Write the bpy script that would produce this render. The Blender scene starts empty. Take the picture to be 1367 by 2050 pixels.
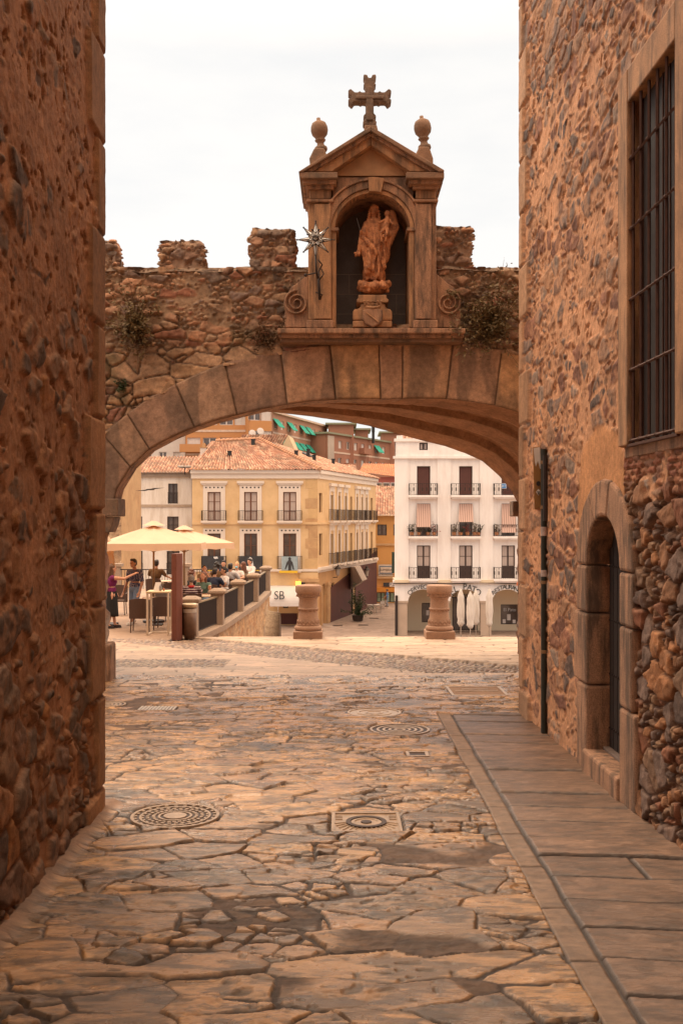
import bpy, bmesh, math, random
import numpy as np
from mathutils import Vector, Matrix, Euler

# ------------------------------------------------------------------ camera, sky, sun, exposure
S = bpy.context.scene
COL = S.collection
F_PX, HZ, CH = 2000.0, 1035.0, 2.35          # focal length in photo pixels, horizon row, eye height
cam = bpy.data.cameras.new('camera')
co = bpy.data.objects.new('camera', cam)
COL.objects.link(co)
co.location = (0, 0, CH)
co.rotation_euler = (math.radians(90), 0, 0)
cam.sensor_fit = 'VERTICAL'
cam.sensor_height = 36.0
cam.lens = 36.0 * F_PX / 2050.0
cam.shift_y = (HZ - 1025.0) / 2050.0
cam.shift_x = 0.0
cam.clip_start = 0.1
cam.clip_end = 5000
S.camera = co

SUN_EL, SUN_AZ = math.radians(46), math.radians(332)   # azimuth clockwise from +Y: veiled sun ahead and to the left
W = bpy.data.worlds.new('World')
S.world = W
W.use_nodes = True
nt = W.node_tree
nt.nodes.clear()
wo = nt.nodes.new('ShaderNodeOutputWorld')
bg = nt.nodes.new('ShaderNodeBackground')
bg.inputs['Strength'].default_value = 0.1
sky = nt.nodes.new('ShaderNodeTexSky')
sky.sky_type = 'NISHITA'
sky.sun_disc = False
sky.sun_elevation = SUN_EL
sky.sun_rotation = SUN_AZ
tc = nt.nodes.new('ShaderNodeTexCoord')
mp = nt.nodes.new('ShaderNodeMapping')
mp.inputs['Scale'].default_value = (1.0, 1.0, 3.2)
nz = nt.nodes.new('ShaderNodeTexNoise')
nz.inputs['Scale'].default_value = 2.3
nz.inputs['Detail'].default_value = 6
nz.inputs['Roughness'].default_value = 0.55
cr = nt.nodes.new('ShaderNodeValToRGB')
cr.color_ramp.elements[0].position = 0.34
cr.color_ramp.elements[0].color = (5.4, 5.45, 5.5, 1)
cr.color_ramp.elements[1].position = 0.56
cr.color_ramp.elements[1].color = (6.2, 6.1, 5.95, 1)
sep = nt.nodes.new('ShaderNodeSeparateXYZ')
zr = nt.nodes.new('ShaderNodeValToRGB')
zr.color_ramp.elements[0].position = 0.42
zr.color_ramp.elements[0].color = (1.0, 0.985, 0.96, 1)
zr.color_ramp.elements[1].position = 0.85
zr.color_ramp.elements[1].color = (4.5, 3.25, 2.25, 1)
vmul = nt.nodes.new('ShaderNodeVectorMath')
vmul.operation = 'MULTIPLY'
mx = nt.nodes.new('ShaderNodeMix')
mx.data_type = 'RGBA'
mx.inputs[0].default_value = 0.93
L = nt.links.new
L(tc.outputs['Generated'], mp.inputs['Vector'])
L(mp.outputs[0], nz.inputs['Vector'])
L(nz.outputs['Fac'], cr.inputs['Fac'])
L(sky.outputs[0], mx.inputs[6])
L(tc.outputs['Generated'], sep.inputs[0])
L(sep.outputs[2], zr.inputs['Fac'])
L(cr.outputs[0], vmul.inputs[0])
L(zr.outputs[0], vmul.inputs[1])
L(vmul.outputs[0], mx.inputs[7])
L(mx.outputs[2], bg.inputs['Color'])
L(bg.outputs[0], wo.inputs['Surface'])

sl = bpy.data.lights.new('sun', 'SUN')
so = bpy.data.objects.new('sun', sl)
COL.objects.link(so)
sl.energy = 0.8
sl.angle = math.radians(20)
sl.color = (1.0, 0.84, 0.66)
sd = Vector((math.sin(SUN_AZ) * math.cos(SUN_EL), math.cos(SUN_AZ) * math.cos(SUN_EL), math.sin(SUN_EL)))
so.rotation_euler = sd.to_track_quat('Z', 'Y').to_euler()
so.location = (0, 0, 30)

S.view_settings.view_transform = 'Standard'
S.view_settings.look = 'None'
S.view_settings.exposure = 0.74
S.view_settings.gamma = 1.0
S.cycles.use_denoising = True
S.cycles.max_bounces = 8
S.cycles.diffuse_bounces = 5
S.render.film_transparent = False

random.seed(7)
R = random.Random(11)
PI = math.pi

def P(px, py, d):
    return Vector(((px - 683.5) / F_PX * d, d, CH + (HZ - py) / F_PX * d))
def PX(px, d): return (px - 683.5) / F_PX * d
def PZ(py, d): return CH + (HZ - py) / F_PX * d

# ------------------------------------------------------------------ object helpers
def tag(o, label=None, cat=None, group=None, kind=None):
    if label: o['label'] = label
    if cat: o['category'] = cat
    if group: o['group'] = group
    if kind: o['kind'] = kind
    return o
def empty(name, loc=(0, 0, 0), rz=0.0, label=None, cat=None, group=None):
    o = bpy.data.objects.new(name, None)
    COL.objects.link(o)
    o.empty_display_size = 0.2
    o.location = loc
    o.rotation_euler = (0, 0, rz)
    return tag(o, label, cat, group)
def copy_tree(o, parent=None):
    c = o.copy()
    COL.objects.link(c)
    c.parent = parent
    for ch in o.children:
        copy_tree(ch, c)
    return c
def link(name, me, m, parent=None, bevel=0.0, smooth=False):
    o = bpy.data.objects.new(name, me)
    COL.objects.link(o)
    if m is not None:
        me.materials.append(m)
    if smooth:
        me.polygons.foreach_set('use_smooth', np.ones(len(me.polygons), dtype=bool))
    if bevel:
        b = o.modifiers.new('b', 'BEVEL')
        b.width = bevel
        b.segments = 2
        b.limit_method = 'ANGLE'
        b.angle_limit = math.radians(35)
    if parent is not None:
        o.parent = parent
        # parts are written in world coordinates when the parent sits at a location
    return o

class MB:
    """collects simple shapes and links them as one mesh; geometry is relative to self.o (subtracted)"""
    def __init__(s, o=(0, 0, 0)):
        s.V, s.F, s.o = [], [], Vector(o)
    def add(s, vs, fs):
        b = len(s.V)
        s.V.extend([Vector(v) for v in vs])
        s.F.extend([tuple(i + b for i in f) for f in fs])
    def box(s, x0, x1, y0, y1, z0, z1):
        s.add([(x0, y0, z0), (x1, y0, z0), (x1, y1, z0), (x0, y1, z0), (x0, y0, z1), (x1, y0, z1), (x1, y1, z1), (x0, y1, z1)],
              [(0, 3, 2, 1), (4, 5, 6, 7), (0, 1, 5, 4), (1, 2, 6, 5), (2, 3, 7, 6), (3, 0, 4, 7)])
    def hexa(s, a, b):
        """a, b: 4 points each, opposite faces"""
        s.add(list(a) + list(b), [(3, 2, 1, 0), (4, 5, 6, 7), (0, 1, 5, 4), (1, 2, 6, 5), (2, 3, 7, 6), (3, 0, 4, 7)])
    def prism(s, pts, off):
        n = len(pts)
        off = Vector(off)
        p = [Vector(q) for q in pts]
        s.add(p + [q + off for q in p], [tuple(range(n - 1, -1, -1)), tuple(range(n, 2 * n))] +
              [(i, (i + 1) % n, n + (i + 1) % n, n + i) for i in range(n)])
    def loft(s, rings, caps=True, closed=True):
        n = len(rings[0])
        vs = [v for r in rings for v in r]
        fs = []
        for k in range(len(rings) - 1):
            for i in range(n if closed else n - 1):
                j = (i + 1) % n
                fs.append((k * n + i, k * n + j, (k + 1) * n + j, (k + 1) * n + i))
        if caps and closed:
            fs.append(tuple(range(n - 1, -1, -1)))
            fs.append(tuple((len(rings) - 1) * n + i for i in range(n)))
        s.add(vs, fs)
    def lathe(s, prof, c=(0, 0, 0), n=24, sx=1.0, sy=1.0):
        c = Vector(c)
        s.loft([[c + Vector((r * sx * math.cos(2 * PI * i / n), r * sy * math.sin(2 * PI * i / n), z)) for i in range(n)] for r, z in prof])
    def tube(s, pts, r, n=8):
        pts = [Vector(p) for p in pts]
        rr = r if isinstance(r, (list, tuple)) else [r] * len(pts)
        rings = []
        up = None
        for i, p in enumerate(pts):
            d = (pts[min(i + 1, len(pts) - 1)] - pts[max(i - 1, 0)])
            d = d.normalized() if d.length > 1e-9 else Vector((0, 0, 1))
            if up is None:
                up = Vector((0, 0, 1)) if abs(d.z) < 0.9 else Vector((1, 0, 0))
            a = d.cross(up)
            a = a.normalized() if a.length > 1e-6 else d.orthogonal().normalized()
            b = d.cross(a).normalized()
            rings.append([p + a * (rr[i] * math.cos(2 * PI * k / n)) + b * (rr[i] * math.sin(2 * PI * k / n)) for k in range(n)])
        s.loft(rings)
    def sphere(s, c, r, n=12, m=8):
        c = Vector(c)
        rx, ry, rz = r if isinstance(r, (tuple, list)) else (r, r, r)
        s.loft([[c + Vector((rx * math.sin(max(.02, min(PI - .02, PI * k / m))) * math.cos(2 * PI * i / n),
                             ry * math.sin(max(.02, min(PI - .02, PI * k / m))) * math.sin(2 * PI * i / n), -rz * math.cos(PI * k / m))) for i in range(n)] for k in range(m + 1)])
    def build(s, name, m, parent=None, bevel=0.0, smooth=False):
        me = bpy.data.meshes.new(name)
        me.from_pydata([tuple(v - s.o) for v in s.V], [], s.F)
        me.validate()
        bm = bmesh.new()
        bm.from_mesh(me)
        bmesh.ops.recalc_face_normals(bm, faces=bm.faces)
        bm.to_mesh(me)
        bm.free()
        return link(name, me, m, parent, bevel, smooth)

# ------------------------------------------------------------------ materials
def mat(name, col, rough=0.75, var=0.18, scale=3.0, bump=0.25, bscale=45.0, bdist=0.01, metal=0.0, spec=0.5,
        stain=None, stain_amt=0.0, stain_scale=1.2, streak=False, attr=False, grain=0.0, trans=0.0, emit=0.0, alpha=1.0, vec=(1, 1, 1)):
    m = bpy.data.materials.new(name)
    m.use_nodes = True
    t = m.node_tree
    b = t.nodes['Principled BSDF']
    N = t.nodes.new
    K = t.links.new
    c = N('ShaderNodeTexCoord')
    mpn = N('ShaderNodeMapping')
    mpn.inputs['Scale'].default_value = vec
    K(c.outputs['Object'], mpn.inputs['Vector'])
    vec_o = mpn.outputs[0]
    n1 = N('ShaderNodeTexNoise')
    n1.inputs['Scale'].default_value = scale
    n1.inputs['Detail'].default_value = 7
    n1.inputs['Roughness'].default_value = 0.65
    K(vec_o, n1.inputs['Vector'])
    mr = N('ShaderNodeMapRange')
    mr.inputs[1].default_value = 0.25
    mr.inputs[2].default_value = 0.75
    mr.inputs[3].default_value = 1 - var
    mr.inputs[4].default_value = 1 + var
    K(n1.outputs['Fac'], mr.inputs[0])
    val = mr.outputs[0]
    if grain:
        g = N('ShaderNodeTexNoise')
        g.inputs['Scale'].default_value = 130
        g.inputs['Detail'].default_value = 3
        K(vec_o, g.inputs['Vector'])
        gr = N('ShaderNodeMapRange')
        gr.inputs[1].default_value = 0.3
        gr.inputs[2].default_value = 0.7
        gr.inputs[3].default_value = 1 - grain
        gr.inputs[4].default_value = 1 + grain
        K(g.outputs['Fac'], gr.inputs[0])
        mm = N('ShaderNodeMath')
        mm.operation = 'MULTIPLY'
        K(val, mm.inputs[0])
        K(gr.outputs[0], mm.inputs[1])
        val = mm.outputs[0]
    vm = N('ShaderNodeVectorMath')
    vm.operation = 'SCALE'
    if attr:
        at = N('ShaderNodeAttribute')
        at.attribute_name = 'Col'
        K(at.outputs['Color'], vm.inputs[0])
        K(at.outputs['Alpha'], b.inputs['Roughness'])
    else:
        vm.inputs[0].default_value = col[:3]
        b.inputs['Roughness'].default_value = rough
    K(val, vm.inputs['Scale'])
    out = vm.outputs[0]
    if stain:
        s1 = N('ShaderNodeTexNoise')
        s1.inputs['Scale'].default_value = stain_scale
        s1.inputs['Detail'].default_value = 8
        s1.inputs['Roughness'].default_value = 0.7
        if streak:
            mp2 = N('ShaderNodeMapping')
            mp2.inputs['Scale'].default_value = (3, 3, 0.5)
            K(c.outputs['Object'], mp2.inputs['Vector'])
            K(mp2.outputs[0], s1.inputs['Vector'])
        else:
            K(vec_o, s1.inputs['Vector'])
        r1 = N('ShaderNodeMapRange')
        r1.inputs[1].default_value = 0.45
        r1.inputs[2].default_value = 0.62
        r1.inputs[3].default_value = 0
        r1.inputs[4].default_value = stain_amt
        K(s1.outputs['Fac'], r1.inputs[0])
        mxn = N('ShaderNodeMix')
        mxn.data_type = 'RGBA'
        K(r1.outputs[0], mxn.inputs[0])
        K(out, mxn.inputs[6])
        mxn.inputs[7].default_value = (*stain, 1)
        out = mxn.outputs[2]
    K(out, b.inputs['Base Color'])
    b.inputs['Metallic'].default_value = metal
    b.inputs['Specular IOR Level'].default_value = spec
    if bump:
        n2 = N('ShaderNodeTexNoise')
        n2.inputs['Scale'].default_value = bscale
        n2.inputs['Detail'].default_value = 8
        n2.inputs['Roughness'].default_value = 0.7
        K(vec_o, n2.inputs['Vector'])
        bp = N('ShaderNodeBump')
        bp.inputs['Strength'].default_value = bump
        bp.inputs['Distance'].default_value = bdist
        K(n2.outputs['Fac'], bp.inputs['Height'])
        K(bp.outputs[0], b.inputs['Normal'])
    if trans:
        b.inputs['Transmission Weight'].default_value = trans
    if emit:
        b.inputs['Emission Color'].default_value = (*col[:3], 1)
        b.inputs['Emission Strength'].default_value = emit
    if alpha < 1:
        b.inputs['Alpha'].default_value = alpha
    return m

def cloth_mat(name, col, tl=0.4):
    m = mat(name, col, 0.9, 0.06, 2, 0.1, 30, 0.01)
    t = m.node_tree
    b = t.nodes['Principled BSDF']
    o = t.nodes['Material Output']
    tr = t.nodes.new('ShaderNodeBsdfTranslucent')
    tr.inputs[0].default_value = (col[0], col[1] * 0.72, col[2] * 0.3, 1)
    ms = t.nodes.new('ShaderNodeMixShader')
    ms.inputs[0].default_value = tl
    t.links.new(b.outputs[0], ms.inputs[1])
    t.links.new(tr.outputs[0], ms.inputs[2])
    t.links.new(ms.outputs[0], o.inputs['Surface'])
    return m

# ------------------------------------------------------------------ numpy noise and masonry fields
RT = np.random.RandomState(5)
TAB = RT.rand(256, 256)
TJ = RT.rand(6, 256, 256)
def vnoise(x, y, seed=0):
    x = x + seed * 17.31
    y = y + seed * 9.77
    xi = np.floor(x).astype(int)
    yi = np.floor(y).astype(int)
    fx = x - xi
    fy = y - yi
    fx = fx * fx * (3 - 2 * fx)
    fy = fy * fy * (3 - 2 * fy)
    g = lambda a, b: TAB[a & 255, b & 255]
    return (g(xi, yi) * (1 - fx) + g(xi + 1, yi) * fx) * (1 - fy) + (g(xi, yi + 1) * (1 - fx) + g(xi + 1, yi + 1) * fx) * fy
def fbm(x, y, seed=0, o=4, r=0.5):
    s = 0
    a = 1
    t = 0
    for k in range(o):
        s = s + a * vnoise(x * 2 ** k, y * 2 ** k, seed + k * 3)
        t += a
        a *= r
    return s / t
def sstep(x, a, b):
    t = np.clip((x - a) / (b - a), 0, 1)
    return t * t * (3 - 2 * t)
def cells(u, v, su, sv, jit=0.8, seed=0, merge=0.0, warp=0.0, wf=3.0, course=0.5):
    """irregular stones: returns (distance to the joint in metres, 5 randoms per stone, offset from the stone's centre u, v)"""
    if warp:
        u = u + (fbm(u * wf, v * wf, seed + 1, 4) - 0.5) * warp
        v = v + (fbm(u * wf, v * wf, seed + 2, 4) - 0.5) * warp
    x = u / su
    y = v / sv
    iy = np.floor(y).astype(int)
    best = np.full(x.shape, 1e9)
    bi = np.zeros(x.shape, int)
    bj = np.zeros(x.shape, int)
    bpx = np.zeros(x.shape)
    bpy_ = np.zeros(x.shape)
    cand = []
    for dj in (-2, -1, 0, 1, 2):
        j = iy + dj
        off = course * (j & 1)
        ix = np.floor(x - off).astype(int)
        for di in (-2, -1, 0, 1, 2):
            i = ix + di
            a, b = (i + seed * 31) & 255, (j + seed * 57) & 255
            px = i + off + 0.5 + (TJ[0][a, b] - 0.5) * jit
            py = j + 0.5 + (TJ[1][a, b] - 0.5) * jit
            d = (px - x) ** 2 + (py - y) ** 2
            cand.append((i, j, px, py))
            m = d < best
            best = np.where(m, d, best)
            bi = np.where(m, i, bi)
            bj = np.where(m, j, bj)
            bpx = np.where(m, px, bpx)
            bpy_ = np.where(m, py, bpy_)
    def owner(i, j):
        a, b = (i + seed * 31) & 255, (j + seed * 57) & 255
        m1 = TJ[2][a, b] < merge
        i2 = np.where(m1, i + 1, i)
        a2 = (i2 + seed * 31) & 255
        m2 = (TJ[3][a2, b] < merge * 0.7) & m1
        i3 = np.where(m2, i2 + 1, i2)
        m3 = (TJ[4][(i3 + seed * 31) & 255, b] < merge * 0.5)
        j3 = np.where(m3, j + 1, j)
        return i3, j3
    oi, oj = owner(bi, bj)
    ed = np.full(x.shape, 1e9)
    for (i, j, px, py) in cand:
        qi, qj = owner(i, j)
        diff = (qi != oi) | (qj != oj)
        ex, ey = px - bpx, py - bpy_
        ln = np.sqrt(ex * ex + ey * ey) + 1e-9
        mxx, myy = (px + bpx) / 2, (py + bpy_) / 2
        dd = ((mxx - x) * ex + (myy - y) * ey) / ln
        sc = np.sqrt((ex / ln * su) ** 2 + (ey / ln * sv) ** 2)
        ed = np.where(diff, np.minimum(ed, np.abs(dd) * sc), ed)
    a, b = (oi + seed * 31) & 255, (oj + seed * 57) & 255
    r = [T_[a, b] for T_ in (TJ[5], TAB, TJ[3].T, TJ[4].T, TJ[5].T)]
    return ed, r, (x - bpx) * su, (y - bpy_) * sv
def pick(pal, r):
    pal = np.array(pal)
    k = np.clip((r * len(pal)).astype(int), 0, len(pal) - 1)
    return pal[k]
def grid_mesh(name, X, Y, Z, C, m, parent=None, keep=None, rough=0.8):
    """X, Y, Z: (nv, nu) arrays; C: (nv, nu, 3); keep: bool per quad (nv-1, nu-1)"""
    nv, nu = X.shape
    me = bpy.data.meshes.new(name)
    co_ = np.stack([X, Y, Z], -1).reshape(-1, 3).astype(np.float32)
    idx = np.arange(nv * nu).reshape(nv, nu)
    q = np.stack([idx[:-1, :-1], idx[:-1, 1:], idx[1:, 1:], idx[1:, :-1]], -1)
    q = q[keep] if keep is not None else q.reshape(-1, 4)
    used = np.zeros(nv * nu, bool)
    used[q.ravel()] = True
    remap = np.cumsum(used) - 1
    q = remap[q]
    co_ = co_[used]
    me.vertices.add(len(co_))
    me.vertices.foreach_set('co', co_.ravel())
    me.loops.add(q.size)
    me.loops.foreach_set('vertex_index', q.ravel().astype(np.int32))
    me.polygons.add(len(q))
    me.polygons.foreach_set('loop_start', np.arange(0, q.size, 4, dtype=np.int32))
    me.polygons.foreach_set('loop_total', np.full(len(q), 4, np.int32))
    me.polygons.foreach_set('use_smooth', np.ones(len(q), bool))
    me.update(calc_edges=True)
    rg = rough if isinstance(rough, np.ndarray) else np.full(X.shape, rough)
    cc = np.concatenate([C.reshape(-1, 3), rg.reshape(-1, 1)], 1)[used].astype(np.float32)
    at = me.color_attributes.new('Col', 'FLOAT_COLOR', 'POINT')
    at.data.foreach_set('color', cc.ravel())
    return link(name, me, m, parent)
def mixc(a, b, t):
    return a * (1 - t[..., None]) + b * t[..., None]
# ================================================================== materials in use
M_masonry = mat('masonry', (1, 1, 1), attr=True, var=0.34, scale=14, bump=0.55, bscale=40, bdist=0.015, grain=0.22, spec=0.3)
M_street = mat('paving', (1, 1, 1), attr=True, var=0.38, scale=6, bump=0.55, bscale=14, bdist=0.03, grain=0.12, spec=1.0, vec=(0.6, 1.9, 1))
M_granite = mat('granite', (0.42, 0.24, 0.148), 0.85, 0.34, 3.0, 0.8, 60, 0.018, grain=0.4, stain=(0.085, 0.062, 0.048), stain_amt=0.85, stain_scale=2.2, streak=True)
M_granite_d = mat('granite_dark', (0.28, 0.17, 0.11), 0.85, 0.34, 4, 0.6, 60, 0.012, grain=0.3, stain=(0.10, 0.08, 0.06), stain_amt=0.8, stain_scale=2.2)
M_granite_w = mat('granite_warm', (0.48, 0.265, 0.14), 0.85, 0.3, 3.0, 0.6, 70, 0.012, grain=0.28, stain=(0.12, 0.08, 0.055), stain_amt=0.8, stain_scale=2.0, streak=True)
M_soffit = mat('soffit_stone', (0.33, 0.17, 0.09), 0.9, 0.35, 3.0, 0.5, 40, 0.015, grain=0.25, stain=(0.10, 0.05, 0.03), stain_amt=0.7, stain_scale=1.8)
M_terra = mat('terracotta', (0.60, 0.27, 0.125), 0.8, 0.18, 6, 0.35, 60, 0.008, grain=0.1, stain=(0.17, 0.07, 0.042), stain_amt=0.8, stain_scale=9)
M_iron = mat('iron', (0.025, 0.014, 0.011), 0.55, 0.3, 12, 0.3, 60, 0.004, spec=0.5)
M_rustiron = mat('rusted_iron', (0.085, 0.033, 0.02), 0.75, 0.4, 12, 0.5, 60, 0.004)
M_darkwood = mat('dark_wood', (0.028, 0.020, 0.019), 0.7, 0.3, 4, 0.5, 14, 0.006, vec=(8, 8, 0.6))
M_void = mat('dark_interior', (0.018, 0.012, 0.01), 0.9, 0.2, 3, 0)
M_leaf = mat('wall_plant_leaf', (0.15, 0.105, 0.042), 0.6, 0.5, 5, 0)
M_leaf_dry = mat('dry_plant', (0.12, 0.065, 0.03), 0.8, 0.5, 5, 0)
M_leaf_dark = mat('shrub_leaf', (0.03, 0.05, 0.015), 0.6, 0.5, 5, 0)
M_brass = mat('worn_iron_cover', (0.46, 0.335, 0.23), 0.34, 0.3, 14, 0.5, 60, 0.004, metal=0.15)
M_cover_dark = mat('dark_iron_cover', (0.07, 0.045, 0.035), 0.5, 0.3, 14, 0.5, 60, 0.004, metal=0.3)

# ================================================================== street surface (relief of real flagstones)
def gz(y): return -0.025 * y
GX0, GX1 = -6.0, 3.6
def street_field(X, Y):
    ed, r, lu, lv = cells(X, Y, 0.50, 0.30, 1.0, 3, 0.36, 0.15, 1.6, 0.5)
    edb, rb, lub, lvb = cells(X + 5, Y + 3, 0.22, 0.15, 1.0, 6, 0.2, 0.06, 3, 0.5)
    sm = r[2] < .22                                     # some stones are replaced by clusters of small ones
    ed = np.where(sm, np.minimum(ed, edb), ed)
    r = [np.where(sm, p_, q_) for p_, q_ in zip(rb, r)]
    lu = np.where(sm, lub, lu); lv = np.where(sm, lvb, lv)
    ed = ed + .020 * (fbm(X * 11, Y * 11, 88, 4, .6) - .5) - .014 * sstep(fbm(X * 1.7, Y * 1.7, 89, 3), .5, .7)
    # zones
    gut = 1.275 + 0.004 * np.clip(Y - 5, 0, 10) + 0.02 * (vnoise(Y * 2, Y * 0, 3) - .5)          # gutter line on the right
    w1, w2 = gut, gut + 0.19
    slab = (X > w2)
    gutz = (X > w1) & (X <= w2)
    right = (X > w1) & (Y < 13.6 + 0.3 * vnoise(X * 2, Y, 9))
    # --- flagstones
    ripple = fbm(X * 1.6, Y * 5.5, 21, 5, 0.6)
    rip2 = np.abs(fbm(X * 4.0 + ripple, Y * 13.0, 31, 3, 0.55) - 0.5) * 2
    pits = sstep(vnoise(X * 17, Y * 24, 5) * fbm(X * 1.4, Y * 1.6, 8, 2), 0.50, 0.62)
    rough_s = r[0]
    top = 0.034 * (ripple - 0.5) * (0.35 + 1.1 * rough_s) + 0.016 * rip2 * (.15 + rough_s) - 0.011 * pits + (r[1] - 0.5) * 0.016 + (lu * (r[2] - .5) + lv * (r[3] - .5)) * 0.05
    top = top + 0.012 * (sstep(fbm(X * 2.2, Y * 6.0, 77, 3), 0.44, 0.50) - 0.5) * (rough_s > 0.3)
    prof = sstep(ed, 0.003, 0.011)
    joint = -0.026 + 0.020 * fbm(X * 14, Y * 14, 2, 4, .65)
    top = top - .0
    h = joint * (1 - prof) + top * prof
    pal = [(0.32, .176, .080), (.37, .205, .090), (.26, .148, .072), (.43, .245, .108), (.20, .118, .064), (.33, .18, .086), (.39, .218, .097)]
    c = pick(pal, r[4])
    tone = 0.30 + 0.40 * fbm(X * 3, Y * 8, 44, 5, .62) + 0.72 * sstep(fbm(X * 5 + ripple * 2, Y * 17, 47, 5, .62), .40, .56)
    c = c * tone[..., None]
    c = c * (1 - 0.55 * pits)[..., None]
    vein = sstep(np.abs(fbm(X * 3.2 + 3 * ripple, Y * 11, 48, 4, .6) - .5), .035, .0) * rough_s
    fleck = sstep(fbm(X * 19, Y * 34, 49, 3, .6), .62, .70)
    c = c * (1 - .55 * vein)[..., None] * (1 - .45 * fleck * (.3 + rough_s))[..., None]
    top_extra = -.010 * vein
    
    jc = np.array([0.040, 0.021, 0.013]) * (0.4 + 1.1 * fbm(X * 8, Y * 8, 12, 3))[..., None]
    c = mixc(jc * np.ones_like(c), c, prof)
    rg = 0.8 * (1 - prof) + (0.16 + 0.26 * fbm(X * 5, Y * 9, 55, 3) + 0.15 * pits) * prof
    # dirt infill patches
    dp = sstep(fbm(X * 0.9, Y * 1.1, 66, 3), 0.62, 0.68) * (r[1] > .7)
    h = h * (1 - dp) + (-0.018 + 0.022 * fbm(X * 18, Y * 18, 4, 3)) * dp
    c = mixc(c, jc * 1.7, dp * 0.85)
    rg = rg * (1 - dp) + 0.8 * dp
    # --- transverse granite slabs beside the right wall
    ly = 0.47
    yy = Y + 0.05 * (fbm(X * 2, Y * 2, 71, 2) - .5) + 0.10 * (X - 1.6)
    k = np.floor(yy / ly).astype(int)
    fy = (yy / ly - k) * ly
    split = w2 + 0.45 + 0.7 * TAB[k & 255, 7]
    dsp = np.where(TAB[k & 255, 11] > 0.85, np.abs(X - split), 1)
    e2 = np.minimum(np.minimum(fy, ly - fy), np.minimum(np.abs(X - w2), dsp)) + .012 * (fbm(X * 8, Y * 8, 82, 4, .6) - .5)
    p2 = sstep(e2, 0.007, 0.020)
    h2 = -0.024 * (1 - p2) + ((TAB[k & 255, 3] - .5) * 0.022 + 0.016 * (fbm(X * 3, Y * 9, 81, 5, .6) - .5)) * p2
    c2 = (0.75 + 0.5 * TAB[k & 255, 5] * 1.0)[..., None] * np.array([0.165, 0.098, 0.062]) * (0.40 + .5 * (fbm(X * 30, Y * 45, 18, 3, .7) - .5) + 1.0 * fbm(X * 3, Y * 9, 14, 5, .65) + .45 * sstep(fbm(X * 9, Y * 22, 16, 4, .6), .4, .6))[..., None]
    c2 = mixc(jc * .8, c2, sstep(e2, 0.010, 0.030))
    r2 = 0.85 * (1 - p2) + 0.40 * p2
    # --- the long gutter stones
    lg = 0.82
    k3 = np.floor(Y / lg + 0.13).astype(int)
    f3 = (Y / lg + 0.13 - k3) * lg
    e3 = np.minimum(np.minimum(f3, lg - f3), np.minimum(np.abs(X - w1), np.abs(X - w2)))
    p3 = sstep(e3, 0.006, 0.018)
    h3 = (-0.026 * (1 - p3)) - 0.012 * p3 + 0.01 * (fbm(X * 9, Y * 9, 91, 3) - .5)
    c3 = np.array([0.21, .13, .08]) * (0.65 + 0.7 * fbm(X * 20, Y * 20, 15, 3))[..., None]
    c3 = mixc(jc, c3, p3)
    m = right & slab
    h = np.where(m, h2, h); c = np.where(m[..., None], c2, c); rg = np.where(m, r2, rg)
    m = right & gutz
    h = np.where(m, h3, h); c = np.where(m[..., None], c3, c); rg = np.where(m, 0.6, rg)
    # --- mortar fillet along the foot of the left wall
    lw = sstep(X + 0.12 * (fbm(X * 2, Y * 2, 6, 3) - .5), -1.92, -2.06) * (Y < 9.0)
    h = h * (1 - lw) + (0.03 * lw + 0.02 * fbm(X * 8, Y * 8, 7, 4)) * lw
    c = mixc(c, np.array([0.20, .115, .07]) * (0.6 + 0.8 * fbm(X * 6, Y * 6, 17, 3))[..., None], lw)
    rg = rg * (1 - lw) + .85 * lw
    # --- beyond the arch: bands of dressed granite, cobbles, pale slabs
    yb = Y + 0.10 * X * 0
    e4, q4, _, _ = cells(X, yb, 1.0, 0.45, 0.25, 13, 0.25, 0.03, 2, 0.5)
    p4 = sstep(e4, 0.004, 0.025)
    h4 = -0.015 * (1 - p4) + (q4[0] - .5) * 0.008 + 0.006 * fbm(X * 6, Y * 6, 19, 3)
    c4 = np.array([0.42, .27, .17]) * (0.8 + 0.35 * q4[1])[..., None] * (0.75 + 0.5 * fbm(X * 2, Y * 3, 23, 4))[..., None]
    c4 = mixc(jc * 1.5, c4, p4)
    e5, q5, _, _ = cells(X, Y, 0.13, 0.13, 0.7, 17, 0.1, 0.03, 3, 0.5)
    p5 = sstep(e5, 0.004, 0.04)
    h5 = -0.02 * (1 - p5) + 0.012 * p5 * (0.6 + q5[0])
    c5 = pick([(.30, .19, .12), (.22, .14, .10), (.38, .26, .17), (.27, .15, .10)], q5[2]) * (0.8 + 0.4 * q5[1])[..., None]
    c5 = mixc(jc, c5, p5)
    s5 = (X + 3.5) * (19.6 - 24.1) / (2.1 + 3.5) + 24.1        # diagonal line that bounds the pale slabs
    band = Y > 17.6 + 0.12 * (vnoise(X * 1.5, Y * 0, 31) - .5) + 0.05 * X * 0
    cob = (Y > 17.9) & (Y < s5) & ((Y > s5 - 2.1) | ((Y > 18.7) & (X < -2.2) & (Y < 20.0)))
    wl = (Y >= s5)
    h = np.where(band, h4, h); c = np.where(band[..., None], c4, c); rg = np.where(band, 0.55, rg)
    h = np.where(cob, h5, h); c = np.where(cob[..., None], c5, c); rg = np.where(cob, 0.6, rg)
    e6, q6, _, _ = cells(X + Y * .1, Y - X * 0.02, 1.05, 0.36, 0.35, 23, 0.3, 0.05, 2, 0.5)
    p6 = sstep(e6, 0.006, 0.028)
    h6 = 0.05 - 0.022 * (1 - p6) + (q6[0] - .5) * 0.012
    c6 = np.array([0.50, .355, .245]) * (0.82 + 0.3 * q6[1])[..., None] * (0.8 + 0.35 * fbm(X * 3, Y * 5, 27, 4))[..., None]
    c6 = mixc(jc * 2, c6, p6)
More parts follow.
